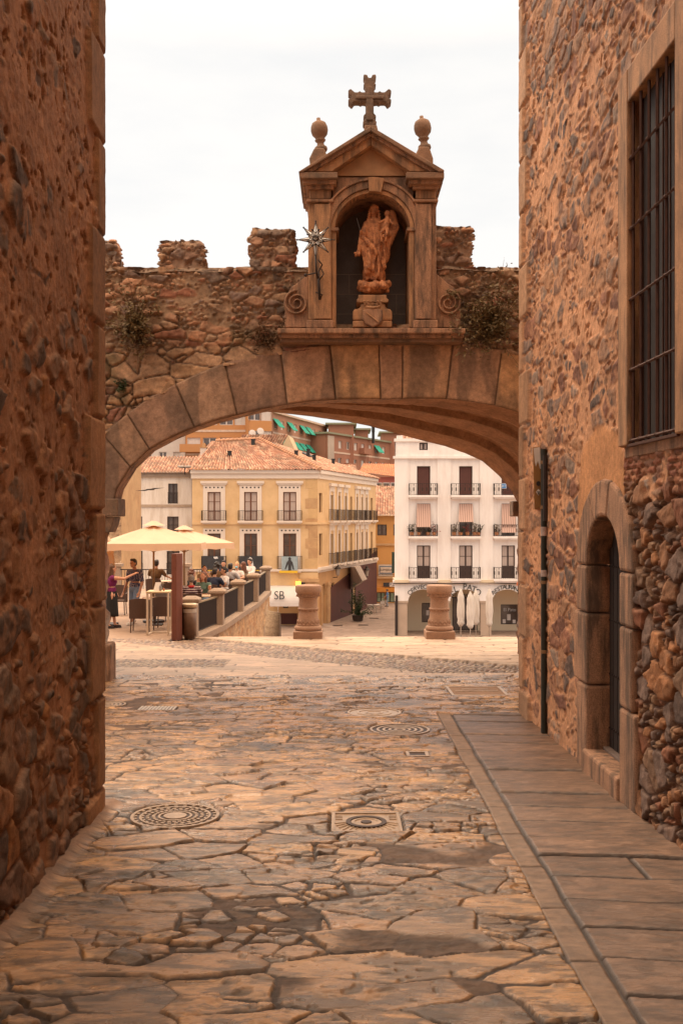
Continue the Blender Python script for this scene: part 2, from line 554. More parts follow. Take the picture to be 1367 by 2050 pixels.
    h = np.where(wl, h6, h); c = np.where(wl[..., None], c6, c); rg = np.where(wl, 0.7, rg)
    return h, c, rg

COVERS = []   # (x, y, rx, ry) flattened spots for the iron covers
def cover_at(px, py, rpx, kind):
    d = 4700.0 / (py - 1085.0)
    COVERS.append((PX(px, d), d, rpx / F_PX * d, kind))
    return COVERS[-1]
cover_at(351, 1632, 88, 'round')
cover_at(733, 1645, 68, 'square')
cover_at(800, 1459, 60, 'rings')
cover_at(749, 1425, 54, 'plain')
cover_at(212, 1409, 40, 'leftrings')
cover_at(316, 1417, 37, 'grate')
cover_at(953, 1382, 53, 'wide')
cover_at(835, 1508, 19, 'small')

def street_mesh(name, x, y):
    X, Y = np.meshgrid(x, y)
    h, c, rg = street_field(X, Y)
    for (cx, cy, r, kind) in COVERS:
        if kind in ('round', 'rings', 'plain', 'leftrings'):
            dd = np.sqrt((X - cx) ** 2 + (Y - cy) ** 2) - r
        else:
            ry = {'square': r * 1.0, 'grate': r * .62, 'wide': r * 1.1, 'small': r}[kind]
            dd = np.maximum(np.abs(X - cx) - r, np.abs(Y - cy) - ry)
        t = 1 - sstep(dd, 0.0, 0.05)
        h = h * (1 - t) - 0.03 * t
        c = mixc(c, np.array([0.06, .04, .03]) * np.ones_like(c), t)
    Z = gz(Y) + h
    return grid_mesh(name, X, Y, Z, c, M_street, None, None, rg)

ys = [3.9]
while ys[-1] < 8.7: ys.append(ys[-1] + .0095)
tag(street_mesh('street_near_end', np.arange(-2.32, 2.80, 0.0105), np.array(ys)), kind='structure').name = 'street'
ym = [ys[-1]]
while ym[-1] < 18.2: ym.append(ym[-1] + max(0.016, 0.0018 * ym[-1]))
tag(street_mesh('street_under_arch', np.arange(-5.4, 3.3, 0.0165), np.array(ym)), kind='structure')
ys = ym
SE = 24.25
ys2 = np.arange(ys[-1], SE, 0.033)
ys2[-1] = SE
o = street_mesh('street_upper_end', np.arange(-7.6, 5.6, 0.033), np.concatenate([ys2]))
o.name = 'street_beyond_arch'
tag(o, kind='structure')
b = MB()
b.hexa([(-16, -8, gz(-8) - .08), (12, -8, gz(-8) - .08), (12, SE - .02, gz(SE) - .08), (-16, SE - .02, gz(SE) - .08)],
       [(-16, -8, -9), (12, -8, -9), (12, SE - .02, -9), (-16, SE - .02, -9)])
M_dirt = mat('dusty_ground', (0.27, 0.17, 0.11), 0.9, 0.3, 1.5, 0.3, 30)
tag(b.build('street_bed', M_dirt), kind='structure')

_b = M_street.node_tree.nodes['Principled BSDF']
_b.inputs['Coat Weight'].default_value = 0.0
_b.inputs['Coat Roughness'].default_value = 0.22
# ================================================================== iron covers in the paving
def cover(i, name, label):
    cx, cy, r, kind = COVERS[i]
    z0 = gz(cy) - 0.022
    t = empty(name, (cx, cy, z0), 0, label, 'manhole cover', 'iron covers set in the paving')
    t.rotation_euler = (math.radians(-1.43), 0, 0)
    def cyl(r0, r1, za, zb, nm, m, n=40):
        b = MB()
        if r0 <= 0:
            b.lathe([(0.001, za), (r1, za), (r1, zb), (0.001, zb)], n=n)
        else:
            b.loft([[Vector((q * math.cos(2 * PI * k / n), q * math.sin(2 * PI * k / n), z)) for k in range(n)] for q, z in ((r0, za), (r1, za), (r1, zb), (r0, zb), (r0, za))], caps=False)
        return b.build(nm, m, t)
    return t, r, cyl
def ring_set(b, radii, z, w=0.012, hh=0.008, n=40):
    for q in radii:
        b.loft([[Vector((a * math.cos(2 * PI * k / n), a * math.sin(2 * PI * k / n), zz)) for k in range(n)] for a, zz in ((q - w, z), (q - w, z + hh), (q + w, z + hh), (q + w, z))], caps=False)
t, r, cyl = cover(0, 'manhole_cover', 'large round patterned manhole cover with bright boss, nearest the left wall')
cyl(r * .93, r, 0, 0.024, 'rim', M_brass)
cyl(0, r * .92, 0, 0.012, 'lid', M_cover_dark)
b = MB()
ring_set(b, [r * .78, r * .36], 0.012, 0.010, 0.008)
for k in range(26):
    a = 2 * PI * k / 26
    for q in (.45, .58, .70, .86):
        aa = a + (q * 20 % 1) * .12
        c_, s_ = math.cos(aa), math.sin(aa)
        b.prism([(r * q * c_ - .016 * s_, r * q * s_ + .016 * c_, .012), (r * (q + .07) * c_ - .016 * s_, r * (q + .07) * s_ + .016 * c_, .012), (r * (q + .07) * c_ + .016 * s_, r * (q + .07) * s_ - .016 * c_, .012), (r * q * c_ + .016 * s_, r * q * s_ - .016 * c_, .012)], (0, 0, .008))
b.build('raised_pattern', M_brass, t)
cyl(0, r * .26, 0.012, 0.022, 'boss', M_brass)
t, r, cyl = cover(1, 'manhole_cover', 'square plate cover with a round lid and radiating ribs, centre of the street')
b = MB(); b.box(-r, r, -r, r, 0, 0.014); b.build('plate', M_brass, t)
b = MB()
for s_ in (-1, 1):
    b.box(s_ * r * .97 - .014, s_ * r * .97 + .014, -r, r, .014, .026)
    b.box(-r * .95, r * .95, s_ * r * .97 - .014, s_ * r * .97 + .014, .014, .026)
for k in range(15):
    a = PI + PI * (k + .5) / 15
    c_, s_ = math.cos(a), math.sin(a)
    b.tube([(r * .62 * c_, r * .62 * s_ + .02, .016), (r * .92 * c_ * 1.0, max(-r * .9, r * 1.15 * s_), .016)], .006, 6)
for sx in (-1, 1):
    for k in range(3):
        b.box(sx * r * .8 - .03, sx * r * .8 + .03, r * (.3 + .18 * k), r * (.3 + .18 * k) + .02, .014, .021)
b.build('raised_ribs', M_brass, t)
cyl(r * .46, r * .60, .014, .028, 'lid_ring', M_cover_dark)
b = MB(); b.lathe([(0.001, .014), (r * .45, .014), (r * .45, .022), (r * .34, .024), (r * .33, .018), (.001, .018)], n=40); b.build('lid', M_brass, t)
cyl(0, r * .16, .018, .025, 'boss', M_cover_dark)
for i, name, label in ((2, 'manhole_cover', 'round manhole cover with concentric bright rings, right of the street centre'),
                       (3, 'manhole_cover', 'shallow round manhole cover farther off than the ringed one, before the arch'),
                       (4, 'manhole_cover', 'round manhole cover half hidden beside the left wall corner')):
    t, r, cyl = cover(i, name, label)
    cyl(r * .92, r, 0, 0.02, 'rim', M_brass)
    cyl(0, r * .91, 0, 0.010, 'lid', M_cover_dark if i != 3 else M_brass)
    b = MB(); ring_set(b, [r * .74, r * .54, r * .34, r * .16] if i != 3 else [r * .6, r * .3], .010, .016, .007); b.build('raised_rings', M_brass, t)
t, r, cyl = cover(5, 'drain_grate', 'small rectangular drain grate with white bars near the left wall corner')
b = MB(); b.box(-r, r, -r * .62, r * .62, 0, .008); b.build('plate', M_cover_dark, t)
M_whitemetal = mat('pale_metal', (0.5, 0.44, 0.38), 0.4, 0.1, 5, 0.1, metal=0.3)
b = MB()
for k in range(11):
    x = -r + 2 * r * (k + .5) / 11
    b.box(x - .017, x + .017, -r * .6, r * .6, .008, .022)
b.build('bars', M_whitemetal, t)
for i, label, rr in ((6, 'wide rectangular access cover beside the right corner, before the arch', 1.1), (7, 'tiny square valve cover set among flagstones right of centre', 1.0)):
    t, r, cyl = cover(i, 'access_cover', label)
    b = MB(); b.box(-r, r, -r * rr, r * rr, 0, .010); b.build('lid', M_dirt if i == 6 else M_cover_dark, t)
    b = MB()
    w = .022 if i == 6 else .018
    for s_ in (-1, 1):
        b.box(s_ * r - w, s_ * r + w, -r * rr - w, r * rr + w, 0, .020)
        b.box(-r + w, r - w, s_ * r * rr - w, s_ * r * rr + w, 0, .0195)
    if i == 6:
        b.box(-r * .5, r * .5, r * .35, r * .45, .010, .018); b.box(-r * .8, r * .8, -r * .1, -r * .02, .010, .018)
    b.build('frame', M_brass, t)

# ================================================================== rubble walls as relief
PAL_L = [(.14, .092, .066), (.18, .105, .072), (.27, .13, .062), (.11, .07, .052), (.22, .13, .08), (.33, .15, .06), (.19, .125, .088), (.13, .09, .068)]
PAL_R = [(.19, .135, .11), (.25, .145, .10), (.31, .175, .105), (.13, .095, .082), (.27, .13, .085), (.40, .22, .125), (.21, .155, .13), (.34, .205, .135), (.21, .105, .075), (.30, .225, .18)]
def rubble(u, v, su, sv, seed, pal, mortar, cover_, inset=0.03, merge=0.2, jt=0.004, warp=0.10, tilt=0.25, wide=0.02, deep=0.0):
    """cover_: 0..1 array, how much mortar hides the stones; angular split stones set in rough mortar"""
    ed, r, lu, lv = cells(u, v, su, sv, 1.0, seed, merge, warp, 2.2)
    ed2, r2, lu2, lv2 = cells(u + 7, v + 3, su * .42, sv * .5, 1.0, seed + 2, 0.15, warp * .5, 4.0)
    efc, rf, fu, fv = cells(u + 3, v + 9, su * .38, sv * .55, 1.0, seed + 4, 0.0, .02, 6.0)
    big = r[3] > 0.42
    wob = (fbm(u * 16, v * 16, seed + 5, 4, .6) - 0.5) * 0.030
    e = np.where(big, ed, np.minimum(ed, ed2)) + wob * 0.7 - cover_ * 0.050 * (0.15 + r[2]) - .002
    rr = [np.where(big, a, b_) for a, b_ in zip(r, r2)]
    lu = np.where(big, lu, lu2); lv = np.where(big, lv, lv2)
    prof = sstep(e, jt, jt + .009)
    soft = sstep(e, jt, jt + wide * 1.5)
    pres = rr[1] > (cover_ * 0.42)
    prof = prof * pres
    face = inset * (0.15 + rr[0]) * (.75 + .25 * soft) + (lu * (rr[2] - .5) + lv * (rr[4] - .5)) * tilt
    face = face + (fu * (rf[0] - .5) + fv * (rf[1] - .5)) * tilt * 1.1 + .008 * (rf[2] - .5)          # chipped facets
    lay = fbm(u * 2.5 + rr[0] * 9, v * 16 + rr[1] * 5, seed + 9, 4, .6)
    face = face + 0.012 * (np.floor(lay * 9) / 9 - .5) + .010 * (fbm(u * 26, v * 26, seed + 8, 4, .6) - .5)
    mort = 0.020 * (fbm(u * 5, v * 5, seed + 6, 5, .65) - .5) + 0.015 * (fbm(u * 26, v * 26, seed + 7, 4, .65) - .5) + inset * 0.55 * cover_ - deep * (1 - cover_)
    holes = sstep(fbm(u * 9, v * 9, seed + 14, 4, .6), .66, .72)
    mort = mort - .03 * holes
    h = mort * (1 - prof) + face * prof
    cs = pick(pal, rr[4] * .999) * (0.62 + 0.75 * fbm(u * 7, v * 18, seed + 10, 5, .6))[..., None]
    cs = cs * (.82 + .36 * rf[3])[..., None]
    cm = np.array(mortar) * (0.50 + 0.95 * fbm(u * 2.6, v * 2.6, seed + 11, 6, .66))[..., None]
    dust = 0.75 * sstep(fbm(u * 7, v * 7, seed + 12, 4, .6) + .12 * cover_, .56, .66) * (.35 + .65 * cover_)
    cs = mixc(cs, cm, dust)
    return h, mixc(cm, cs, prof), prof, rr
def quoins(u, v, ucorner, side, hgt, wl, ws, seed):
    """dressed corner blocks: side=-1 blocks lie at u < ucorner"""
    k = np.floor((v + 0.06 * (fbm(u * 2, v * 0.8, seed, 2) - .5)) / hgt).astype(int)
    fz = v / hgt - k
    wdt = np.where(k & 1, wl, ws) * (0.85 + .35 * TAB[k & 255, seed & 255])
    du = (ucorner - u) if side < 0 else (u - ucorner)
    ins = wdt - du
    wob = (fbm(u * 7, v * 7, seed + 3, 3) - .5) * .03
    e = np.minimum(np.minimum(fz * hgt, (1 - fz) * hgt), ins) + wob * .5
    m = (ins > 0)
    return m, sstep(e, 0.003, 0.03), k
def wall_path(P_list, rad=0.06):
    """plan path -> function of arclength giving position and normal (normal = left of travel direction rotated by sign)"""
    pts = [Vector(p) for p in P_list]
    seg = [(pts[i + 1] - pts[i]).length for i in range(len(pts) - 1)]
    cum = [0]
    for s_ in seg: cum.append(cum[-1] + s_)
    def f(u):
        u = np.asarray(u)
        x = np.zeros_like(u); y = np.zeros_like(u); nx = np.zeros_like(u); ny = np.zeros_like(u)
        for i in range(len(seg)):
            d = (pts[i + 1] - pts[i]) / seg[i]
            m = (u >= cum[i]) & (u <= cum[i + 1] + 1e-6) if i else (u <= cum[1])
            x = np.where(m, pts[i].x + d.x * (u - cum[i]), x)
            y = np.where(m, pts[i].y + d.y * (u - cum[i]), y)
            nx = np.where(m, d.y, nx); ny = np.where(m, -d.x, ny)
        for i in range(1, len(pts) - 1):       # round the corner
            a = (pts[i] - pts[i - 1]).normalized(); b_ = (pts[i + 1] - pts[i]).normalized()
            t = np.clip((u - cum[i]) / rad * .5 + .5, 0, 1)
            m = np.abs(u - cum[i]) < rad
            n0 = Vector((a.y, -a.x)); n1 = Vector((b_.y, -b_.x))
            sx = n0.x * (1 - t) + n1.x * t; sy = n0.y * (1 - t) + n1.y * t
            ln = np.sqrt(sx ** 2 + sy ** 2) + 1e-9
            nx = np.where(m, sx / ln, nx); ny = np.where(m, sy / ln, ny)
            q0 = pts[i] - a * rad; q1 = pts[i] + b_ * rad
            bx = (1 - t) ** 2 * q0.x + 2 * t * (1 - t) * pts[i].x + t * t * q1.x
            by = (1 - t) ** 2 * q0.y + 2 * t * (1 - t) * pts[i].y + t * t * q1.y
            x = np.where(m, bx, x); y = np.where(m, by, y)
        return x, y, nx, ny
    return f, cum

# ---------------- left building
LB = empty('stone_building', (-2.1, 4, 0), 0, 'dark rubble stone building with dressed corner blocks on the left of the passage', 'building')
LB.location = (0, 0, 0)
XL = lambda y: -2.06 - 0.0217 * (y - 6.03)
f, cum = wall_path([(XL(-12), -12), (XL(8.79), 8.79), (-7.5, 9.3)])
uc = cum[1]
us = np.concatenate([np.arange(0, uc - 5.2, 0.15), np.arange(uc - 5.2, uc + 0.3, 0.015), np.arange(uc + .3, cum[2], 0.1)])
vs = np.concatenate([np.arange(-0.55, 7.6, 0.0165), np.arange(7.6, 14.5, 0.15)])
U, V = np.meshgrid(us, vs)
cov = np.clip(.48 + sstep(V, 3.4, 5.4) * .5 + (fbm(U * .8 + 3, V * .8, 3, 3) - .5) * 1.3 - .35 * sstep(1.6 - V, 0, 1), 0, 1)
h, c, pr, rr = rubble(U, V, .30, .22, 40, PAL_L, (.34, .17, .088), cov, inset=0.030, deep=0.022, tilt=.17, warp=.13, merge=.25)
qm, qe, qk = quoins(U, V, uc, -1, 0.80, .62, .36, 9)
qb = np.array([.29, .15, .072]) * (0.8 + 0.4 * TAB[qk & 255, 40])[..., None] * (0.7 + .6 * fbm(U * 5, V * 3, 5, 4))[..., None]
hq = 0.055 + 0.012 * (fbm(U * 6, V * 6, 4, 4) - .5)
qvis = sstep(fbm(U * .9 + 4, V * .9, 15, 3), .25, .36)
t = np.where(qm, qe * qvis, 0)
gapm = qm & (qe * qvis < .5)
h = h * (1 - t) + hq * t
h = np.where(U > uc, 0.055 + 0.012 * (fbm(U * 6, V * 6, 4, 4) - .5) - .014 * (1 - sstep(np.minimum(V / .8 - np.floor(V / .8), 1 - (V / .8 - np.floor(V / .8))), 0.0, .04)), h)
c = mixc(c, qb, np.where(U > uc, 1, t))
x, y, nx, ny = f(U)
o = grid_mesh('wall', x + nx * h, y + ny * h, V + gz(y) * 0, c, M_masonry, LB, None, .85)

# ---------------- right building
RBD = empty('stone_building', (0, 0, 0), 0, 'sunlit rubble stone building with arched door and barred window on the right', 'building')
XR = lambda y: 2.48 + 0.021 * (13.8 - y)
f, cum = wall_path([(9.0, 14.5), (2.485, 13.8), (XR(-12), -12)])
uc = cum[1]
yy_ = lambda u: 13.8 - (u - uc)
us = np.concatenate([np.arange(0, uc - .3, 0.12), np.arange(uc - .3, uc + 9.6, 0.0165), np.arange(uc + 9.6, cum[2], .15)])
vs = np.concatenate([np.arange(-0.7, 10.4, 0.0175), np.arange(10.4, 15, .15)])
U, V = np.meshgrid(us, vs)
Yw = 13.8 - (U - uc)
cov = np.clip(.40 + .5 * (fbm(U * .6, V * .6, 13, 3) - .5) * 2 + .15 * sstep(6.0 - V, 0, 2.5) - .35 * sstep(V, 6.0, 8.0), 0.08, 1)
lowrub = sstep(2.25 + .3 * (fbm(U, V, 3, 2) - .5) - V, 0, .3) * sstep(Yw, 13.5, 10.0)
cov = cov * (1 - .65 * lowrub)
near = sstep(9.05 - Yw + .25 * (fbm(U * 4, V * 4, 37, 4) - .5), -.02, .03) * sstep(2.62 - V + .5 * (fbm(U * 3, V * 3, 38, 4) - .5), 0, .05)
h, c, pr, rr = rubble(U, V, .34, .20, 60, PAL_R, (.60, .325, .185), np.clip(cov, 0, 1), inset=.020, deep=.008, merge=.22, tilt=.12, warp=.11)
hn, cn, prn, _ = rubble(U, V, .27, .19, 64, [(.19, .13, .105), (.30, .155, .085), (.38, .18, .085), (.14, .10, .085), (.25, .155, .10), (.34, .21, .13), (.27, .12, .07)], (.22, .12, .075), cov * .15, inset=.035, deep=.034, tilt=.26, merge=.22, warp=.10)
nb = near
h = h * (1 - nb) + hn * nb
c = mixc(c, cn, nb)
# brick patch under the window
bm_ = ((Yw < 9.10 + .1 * (fbm(U * 5, V * 5, 36, 3) - .5)) & (V > 2.45) & (V < 3.02)) * sstep(fbm(U * 3, V * 5, 39, 4, .6), .36, .44) * (1 - near)
eb, qb_, _, _ = cells(U, V, .20, .058, .25, 71, 0, .02, 5)
pb = sstep(eb, .004, .014)
cb = pick([(.34, .13, .075), (.28, .11, .07), (.40, .18, .10), (.24, .12, .08)], qb_[4]) * (.8 + .4 * qb_[0])[..., None]
hb = -.02 * (1 - pb) + .02 * qb_[1] * pb + .02 * (fbm(U * 8, V * 8, 2, 4) - .5)
h = h * (1 - bm_) + hb * bm_
c = mixc(c, mixc(np.array([.42, .24, .14]) * np.ones_like(c), cb, pb), bm_)
# plaster patch round the door head
pl = sstep(.95 + .15 * (fbm(U * 3, V * 3, 31, 3) - .5) - np.sqrt(((Yw - 9.9) / .95) ** 2 + ((V - 2.55) / .8) ** 2), 0, .08) * (Yw > 9.1)
h = h * (1 - pl) + (.012 + .014 * (fbm(U * 4, V * 4, 32, 4) - .5)) * pl
c = mixc(c, np.array([.54, .27, .125]) * (.7 + .6 * fbm(U * 3, V * 3, 33, 4))[..., None], pl)
qm, qe, qk = quoins(U, V, uc, 1, .72, .55, .30, 19)
cq = np.array([.40, .24, .145]) * (.8 + .4 * TAB[qk & 255, 41])[..., None] * (.7 + .6 * fbm(U * 5, V * 3, 6, 4))[..., None]
t = np.where(qm, qe, 0)
h = h * (1 - t) + (.05 + .012 * (fbm(U * 6, V * 6, 4, 4) - .5)) * t
c = mixc(c, cq, t)
h = np.where(U < uc, .05, h)
c = np.where((U < uc)[..., None], cq * 0 + np.array([.4, .24, .145]), c)
# granite surround round the window: the relief just stops there
WY0, WY1, WZ0, WZ1 = 7.62, 8.80, 2.98, 6.00       # opening of the window
x, y, nx, ny = f(U)
hole_w = (Yw > WY0 - .2) & (Yw < WY1 + .2) & (V > WZ0 + .0) & (V < WZ1 + .3)
DY0, DY1, DZS = 9.12, 10.25, 1.86                  # door opening, springing height
DC, DR = (DY0 + DY1) / 2, (DY1 - DY0) / 2
def in_door(yw, z, g):
    return np.where(z < DZS, (yw > DY0 - g) & (yw < DY1 + g), ((yw - DC) ** 2 + ((z - DZS) * 1.12) ** 2) < (DR + g) ** 2)
hole_d = in_door(Yw, V, .12)
hole = hole_w | hole_d
keep = ~(hole[:-1, :-1] & hole[1:, 1:] & hole[:-1, 1:] & hole[1:, :-1])
grid_mesh('wall', x + nx * h, y + ny * h, V, c, M_masonry, RBD, keep, .85)

# wall-frame coordinates on the right wall: (y, z, n) n = out into the street
def RW(y, z, n): return Vector((XR(y) - n, y, z))
def rbox(b, y0, y1, z0, z1, n0, n1):
    b.hexa([RW(y0, z0, n0), RW(y1, z0, n0), RW(y1, z1, n0), RW(y0, z1, n0)], [RW(y0, z0, n1), RW(y1, z0, n1), RW(y1, z1, n1), RW(y0, z1, n1)])
# window: granite frame, deep reveal, shutters, iron grille
win = MB(); 
rbox(win, WY1, WY1 + .27, WZ0 + .003, WZ1 + .30, -.35, .075)
win = win.build('window_frame', M_granite_w, RBD, .012)
b = MB(); rbox(b, WY0 - .27, WY0, WZ0 + .003, WZ1 + .30, -.35, .075); b.build('jamb', M_granite_w, win, .012)
b = MB(); rbox(b, WY0 + .003, WY1 - .003, WZ1, WZ1 + .297, -.35, .072); b.build('lintel', M_granite_w, win, .012)
b = MB(); rbox(b, WY0 - .25, WY1 + .25, WZ0 - .10, WZ0, -.35, .02); b.build('sill', M_granite, win, .012)
b = MB(); rbox(b, WY1 + .27, WY1 + .31, WZ0, WZ1 + .34, -.1, .04); rbox(b, WY0 - .3, WY1 + .268, WZ1 + .302, WZ1 + .34, -.1, .041)
b.build('plaster_edge', mat('pale_plaster', (.62, .40, .25), .9, .15, 4, .3), win, .005)
b = MB(); rbox(b, WY0, WY1, WZ0, WZ1, -.10, -.045); shut = b.build('shutter', M_darkwood, win)
b = MB()
for k in range(7): rbox(b, WY0 + (k + .5) * (WY1 - WY0) / 7 - .006, WY0 + (k + .5) * (WY1 - WY0) / 7 + .006, WZ0, WZ1, -.045, -.035)
b.build('shutter_battens', M_rustiron, shut)
b = MB()
for k in range(6):
    yk = WY0 + .07 + k * (WY1 - WY0 - .12) / 5
    b.tube([RW(yk, WZ0 + .01, .035), RW(yk, WZ1 - .01, .035)], .014, 4)
for k in range(5):
    zk = WZ0 + .04 + k * .62
    b.tube([RW(WY0 + .0, zk, .05), RW(WY1 - .0, zk, .05)], .013, 4)
    for j in range(6):
        yk = WY0 + .07 + j * (WY1 - WY0 - .12) / 5
        b.sphere(RW(yk, zk, .045), .022, 6, 4)
b.tube([RW(WY0 - .02, WZ0 - .0, .05), RW(WY1 + .05, WZ0 - .0, .05)], .018, 5)
b.build('window_grille', M_rustiron, RBD)
# door: granite surround of worn blocks, reveal, plank door, step
def arch_pts(g, n=12):
    return [(DC - (DR + g) * math.cos(PI * k / n), DZS + (DR + g) * math.sin(PI * k / n) / 1.12) for k in range(n + 1)]
n = 12
def surround_block(pin, pout, nm='surround_block'):
    """pin, pout: lists of (y,z) along inner and outer edge"""
    b = MB()
    n0, n1 = -.26, .052
    poly = pin + pout[::-1]
    A = [RW(y, z, n1) for y, z in poly]
    Bk = [RW(y, z, n0) for y, z in poly]
    m_ = len(poly)
    # chamfered inner edge
    b.add(A + Bk, [tuple(range(m_)), tuple(range(2 * m_ - 1, m_ - 1, -1))] + [(i, (i + 1) % m_, m_ + (i + 1) % m_, m_ + i) for i in range(m_)])
    return b.build(nm, M_granite, dso, .03)
dso = empty('door_surround', (0, 0, 0)); dso.parent = RBD
ai, ao = arch_pts(0), arch_pts(.40)
for (a0, a1) in ((0, 5), (5, 8), (8, 12)):
    surround_block(ai[a0:a1 + 1] if a0 else ai[a0:a1 + 1], ao[a0:a1 + 1])
for z0, z1, wl, wr in ((-.42, .62, .38, .46), (.63, 1.36, .50, .36), (1.37, DZS - .01, .40, .40)):
    surround_block([(DY1, z0), (DY1, z1)], [(DY1 + wl, z0), (DY1 + wl, z1)])
    surround_block([(DY0, z1), (DY0, z0)], [(DY0 - wr, z1), (DY0 - wr, z0)])
drp = MB(); DN = -.20
drp.add([RW(y, z, DN) for y, z in ([(DY0 + .002, -.1)] + [(DC - (DR - .002) * math.cos(PI * k / n), DZS + (DR - .002) * math.sin(PI * k / n) / 1.12) for k in range(n + 1)] + [(DY1 - .002, -.1)])] +
        [RW(y, z, DN - .05) for y, z in ([(DY0 + .002, -.1)] + [(DC - (DR - .002) * math.cos(PI * k / n), DZS + (DR - .002) * math.sin(PI * k / n) / 1.12) for k in range(n + 1)] + [(DY1 - .002, -.1)])],
        [tuple(range(15)), tuple(range(29, 14, -1))] + [(i, (i + 1) % 15, 15 + (i + 1) % 15, 15 + i) for i in range(15)])
door = drp.build('door', M_darkwood, RBD)
b = MB()
for k in range(8):
    yk = DY0 + (k + .5) * (DY1 - DY0) / 8
    zt = DZS + math.sqrt(max(0, (DR - .03) ** 2 - (yk - DC) ** 2)) / 1.12
    rbox(b, yk - .062, yk + .062, -.02, zt, DN, DN + .012)
b.build('door_plank', M_darkwood, door, .004)
b = MB()
for z in (.2, .75, 1.3, 1.85):
    for k in range(16):
        yk = DY0 + .04 + k * (DY1 - DY0 - .08) / 15
        b.sphere(RW(yk, z, DN + .016), .013, 6, 4)
b.build('door_stud', M_iron, door)
b = MB(); rbox(b, DY0 - .02, DY1 + .06, -.5, -.03, -.22, .08); b.build('doorstep', M_granite, RBD, .03)
b = MB(); rbox(b, DY0 + .01, DY1 - .01, -.03, 0.0, -.26, -.12); b.build('threshold', mat('grey_wood', (.2, .15, .13), .8, .3, 6, .3, vec=(1, 6, 6)), RBD, .005)
# ---------------- drainpipe with box and notices
dp = 12.25
DPN = .035
t = empty('drainpipe', RW(dp, gz(dp), DPN), 0, 'nearly black iron pipe on the right wall carrying sign boxes', 'pipe')
o_ = Vector(t.location)
M_green = mat('dark_green_paint', (.016, .018, .012), .45, .3, 9, .2)
b = MB(o_); b.tube([RW(dp, gz(dp) - .02, DPN), RW(dp, 3.18, DPN)], .036, 14); b.build('pipe', M_green, t)
b = MB(o_)
for z in (3.02, 2.47, 1.55, .7): b.tube([RW(dp, z - .02, DPN), RW(dp, z + .02, DPN)], .043, 14)
b.build('bracket', mat('bronze_strap', (.22, .13, .06), .5, .2), t)
b = MB(o_); b.tube([RW(dp - .14, 2.3, .05), RW(dp - .14, 3.1, .05)], .03, 8); b.build('cable_bundle', M_iron, t)
b = MB(o_); b.tube([RW(dp, 1.62, DPN), RW(dp, 1.70, DPN)], .0385, 14); b.tube([RW(dp, 2.12, DPN), RW(dp, 2.23, DPN)], .0385, 14)
b.build('sticker', mat('torn_sticker', (.45, .36, .33), .7, .5, 30, 0), t)
t = empty('sign_box', RW(12.55, 2.8, .2), 0, 'narrow brown box sign with peeling white top on the pipe', 'sign')
o_ = Vector(t.location)
M_brown = mat('brown_box', (.30, .145, .04), .5, .12, 5, .1)
M_white = mat('white_paint', (.72, .66, .62), .5, .06, 5, .1)
b = MB(o_)
q = [P(1066, 895, 12.3), P(1081, 893, 12.3), P(1085, 1015, 12.3), P(1069, 1020, 12.3)]

b.hexa([q[3], q[2], q[1], q[0]], [p + Vector((.14, .6, 0)) for p in (q[3], q[2], q[1], q[0])])
b.build('box', M_brown, t, .006)
e_ = Vector((0, -.006, 0))
b = MB(o_)
b.prism([P(1067.5, 897, 12.295), P(1080, 895, 12.295), P(1082, 939, 12.295), P(1080, 938, 12.295), P(1076, 922, 12.295), P(1072, 934, 12.295), P(1070, 926, 12.295)], e_)
b.build('peeled_paint', M_white, t)
b = MB(o_)
b.prism([P(1072, 985, 12.293), P(1077, 979, 12.293), P(1082.5, 985, 12.293), P(1077, 992, 12.293)], e_)
b.build('diamond_emblem', M_white, t)
b = MB(o_); b.prism([P(1077 + 4.2 * math.cos(a * PI / 6), 968 + 4.8 * math.sin(a * PI / 6), 12.293) for a in range(12)], e_); b.build('round_emblem', M_iron, t)
b = MB(o_); b.prism([P(1074, 984, 12.286), P(1081, 984, 12.286), P(1081, 985.4, 12.286), P(1074, 985.4, 12.286)], e_ * .3)
b.prism([P(1076.3, 986, 12.286), P(1079, 986, 12.286), P(1079, 990, 12.286), P(1076.3, 990, 12.286)], e_ * .3); b.build('emblem_mark', M_iron, t)
t = empty('street_plaque', RW(13.2, 2.6, .12), 0, 'pale plaque with faint lettering fixed to the corner stones', 'sign')
o_ = Vector(t.location)
b = MB(o_)
q = [P(1058, 942, 13.3), P(1070, 939, 13.3), P(1071, 1016, 13.3), P(1059, 1016, 13.3)]
b.hexa([q[3], q[2], q[1], q[0]], [p + Vector((0, .04, 0)) for p in (q[3], q[2], q[1], q[0])])
b.build('plate', mat('cream_plate', (.66, .46, .35), .5, .05, 5, 0), t, .003)
def text(name, s_, size, loc, rot, m, parent=None, extrude=.004, align='CENTER', o0=None, sx=1.0):
    cu = bpy.data.curves.new(name, 'FONT')
    cu.body = s_; cu.size = size; cu.extrude = extrude; cu.align_x = align; cu.align_y = 'CENTER'
    tmp = bpy.data.objects.new(name, cu)
    COL.objects.link(tmp)
    bpy.context.view_layer.update()
    me = bpy.data.meshes.new_from_object(tmp.evaluated_get(bpy.context.evaluated_depsgraph_get()))
    bpy.data.objects.remove(tmp)
    ob = bpy.data.objects.new(name, me)
    COL.objects.link(ob)
    me.materials.clear(); me.materials.append(m)
    mtx = Matrix.Translation(Vector(loc) - (Vector(o0) if o0 is not None else Vector((0, 0, 0)))) @ rot.to_matrix().to_4x4() @ Matrix.Scale(sx, 4, (1, 0, 0))
    me.transform(mtx)
    if parent: ob.parent = parent
    return ob
M_ink = mat('dark_ink', (.10, .07, .06), .7, .05, 5, 0)
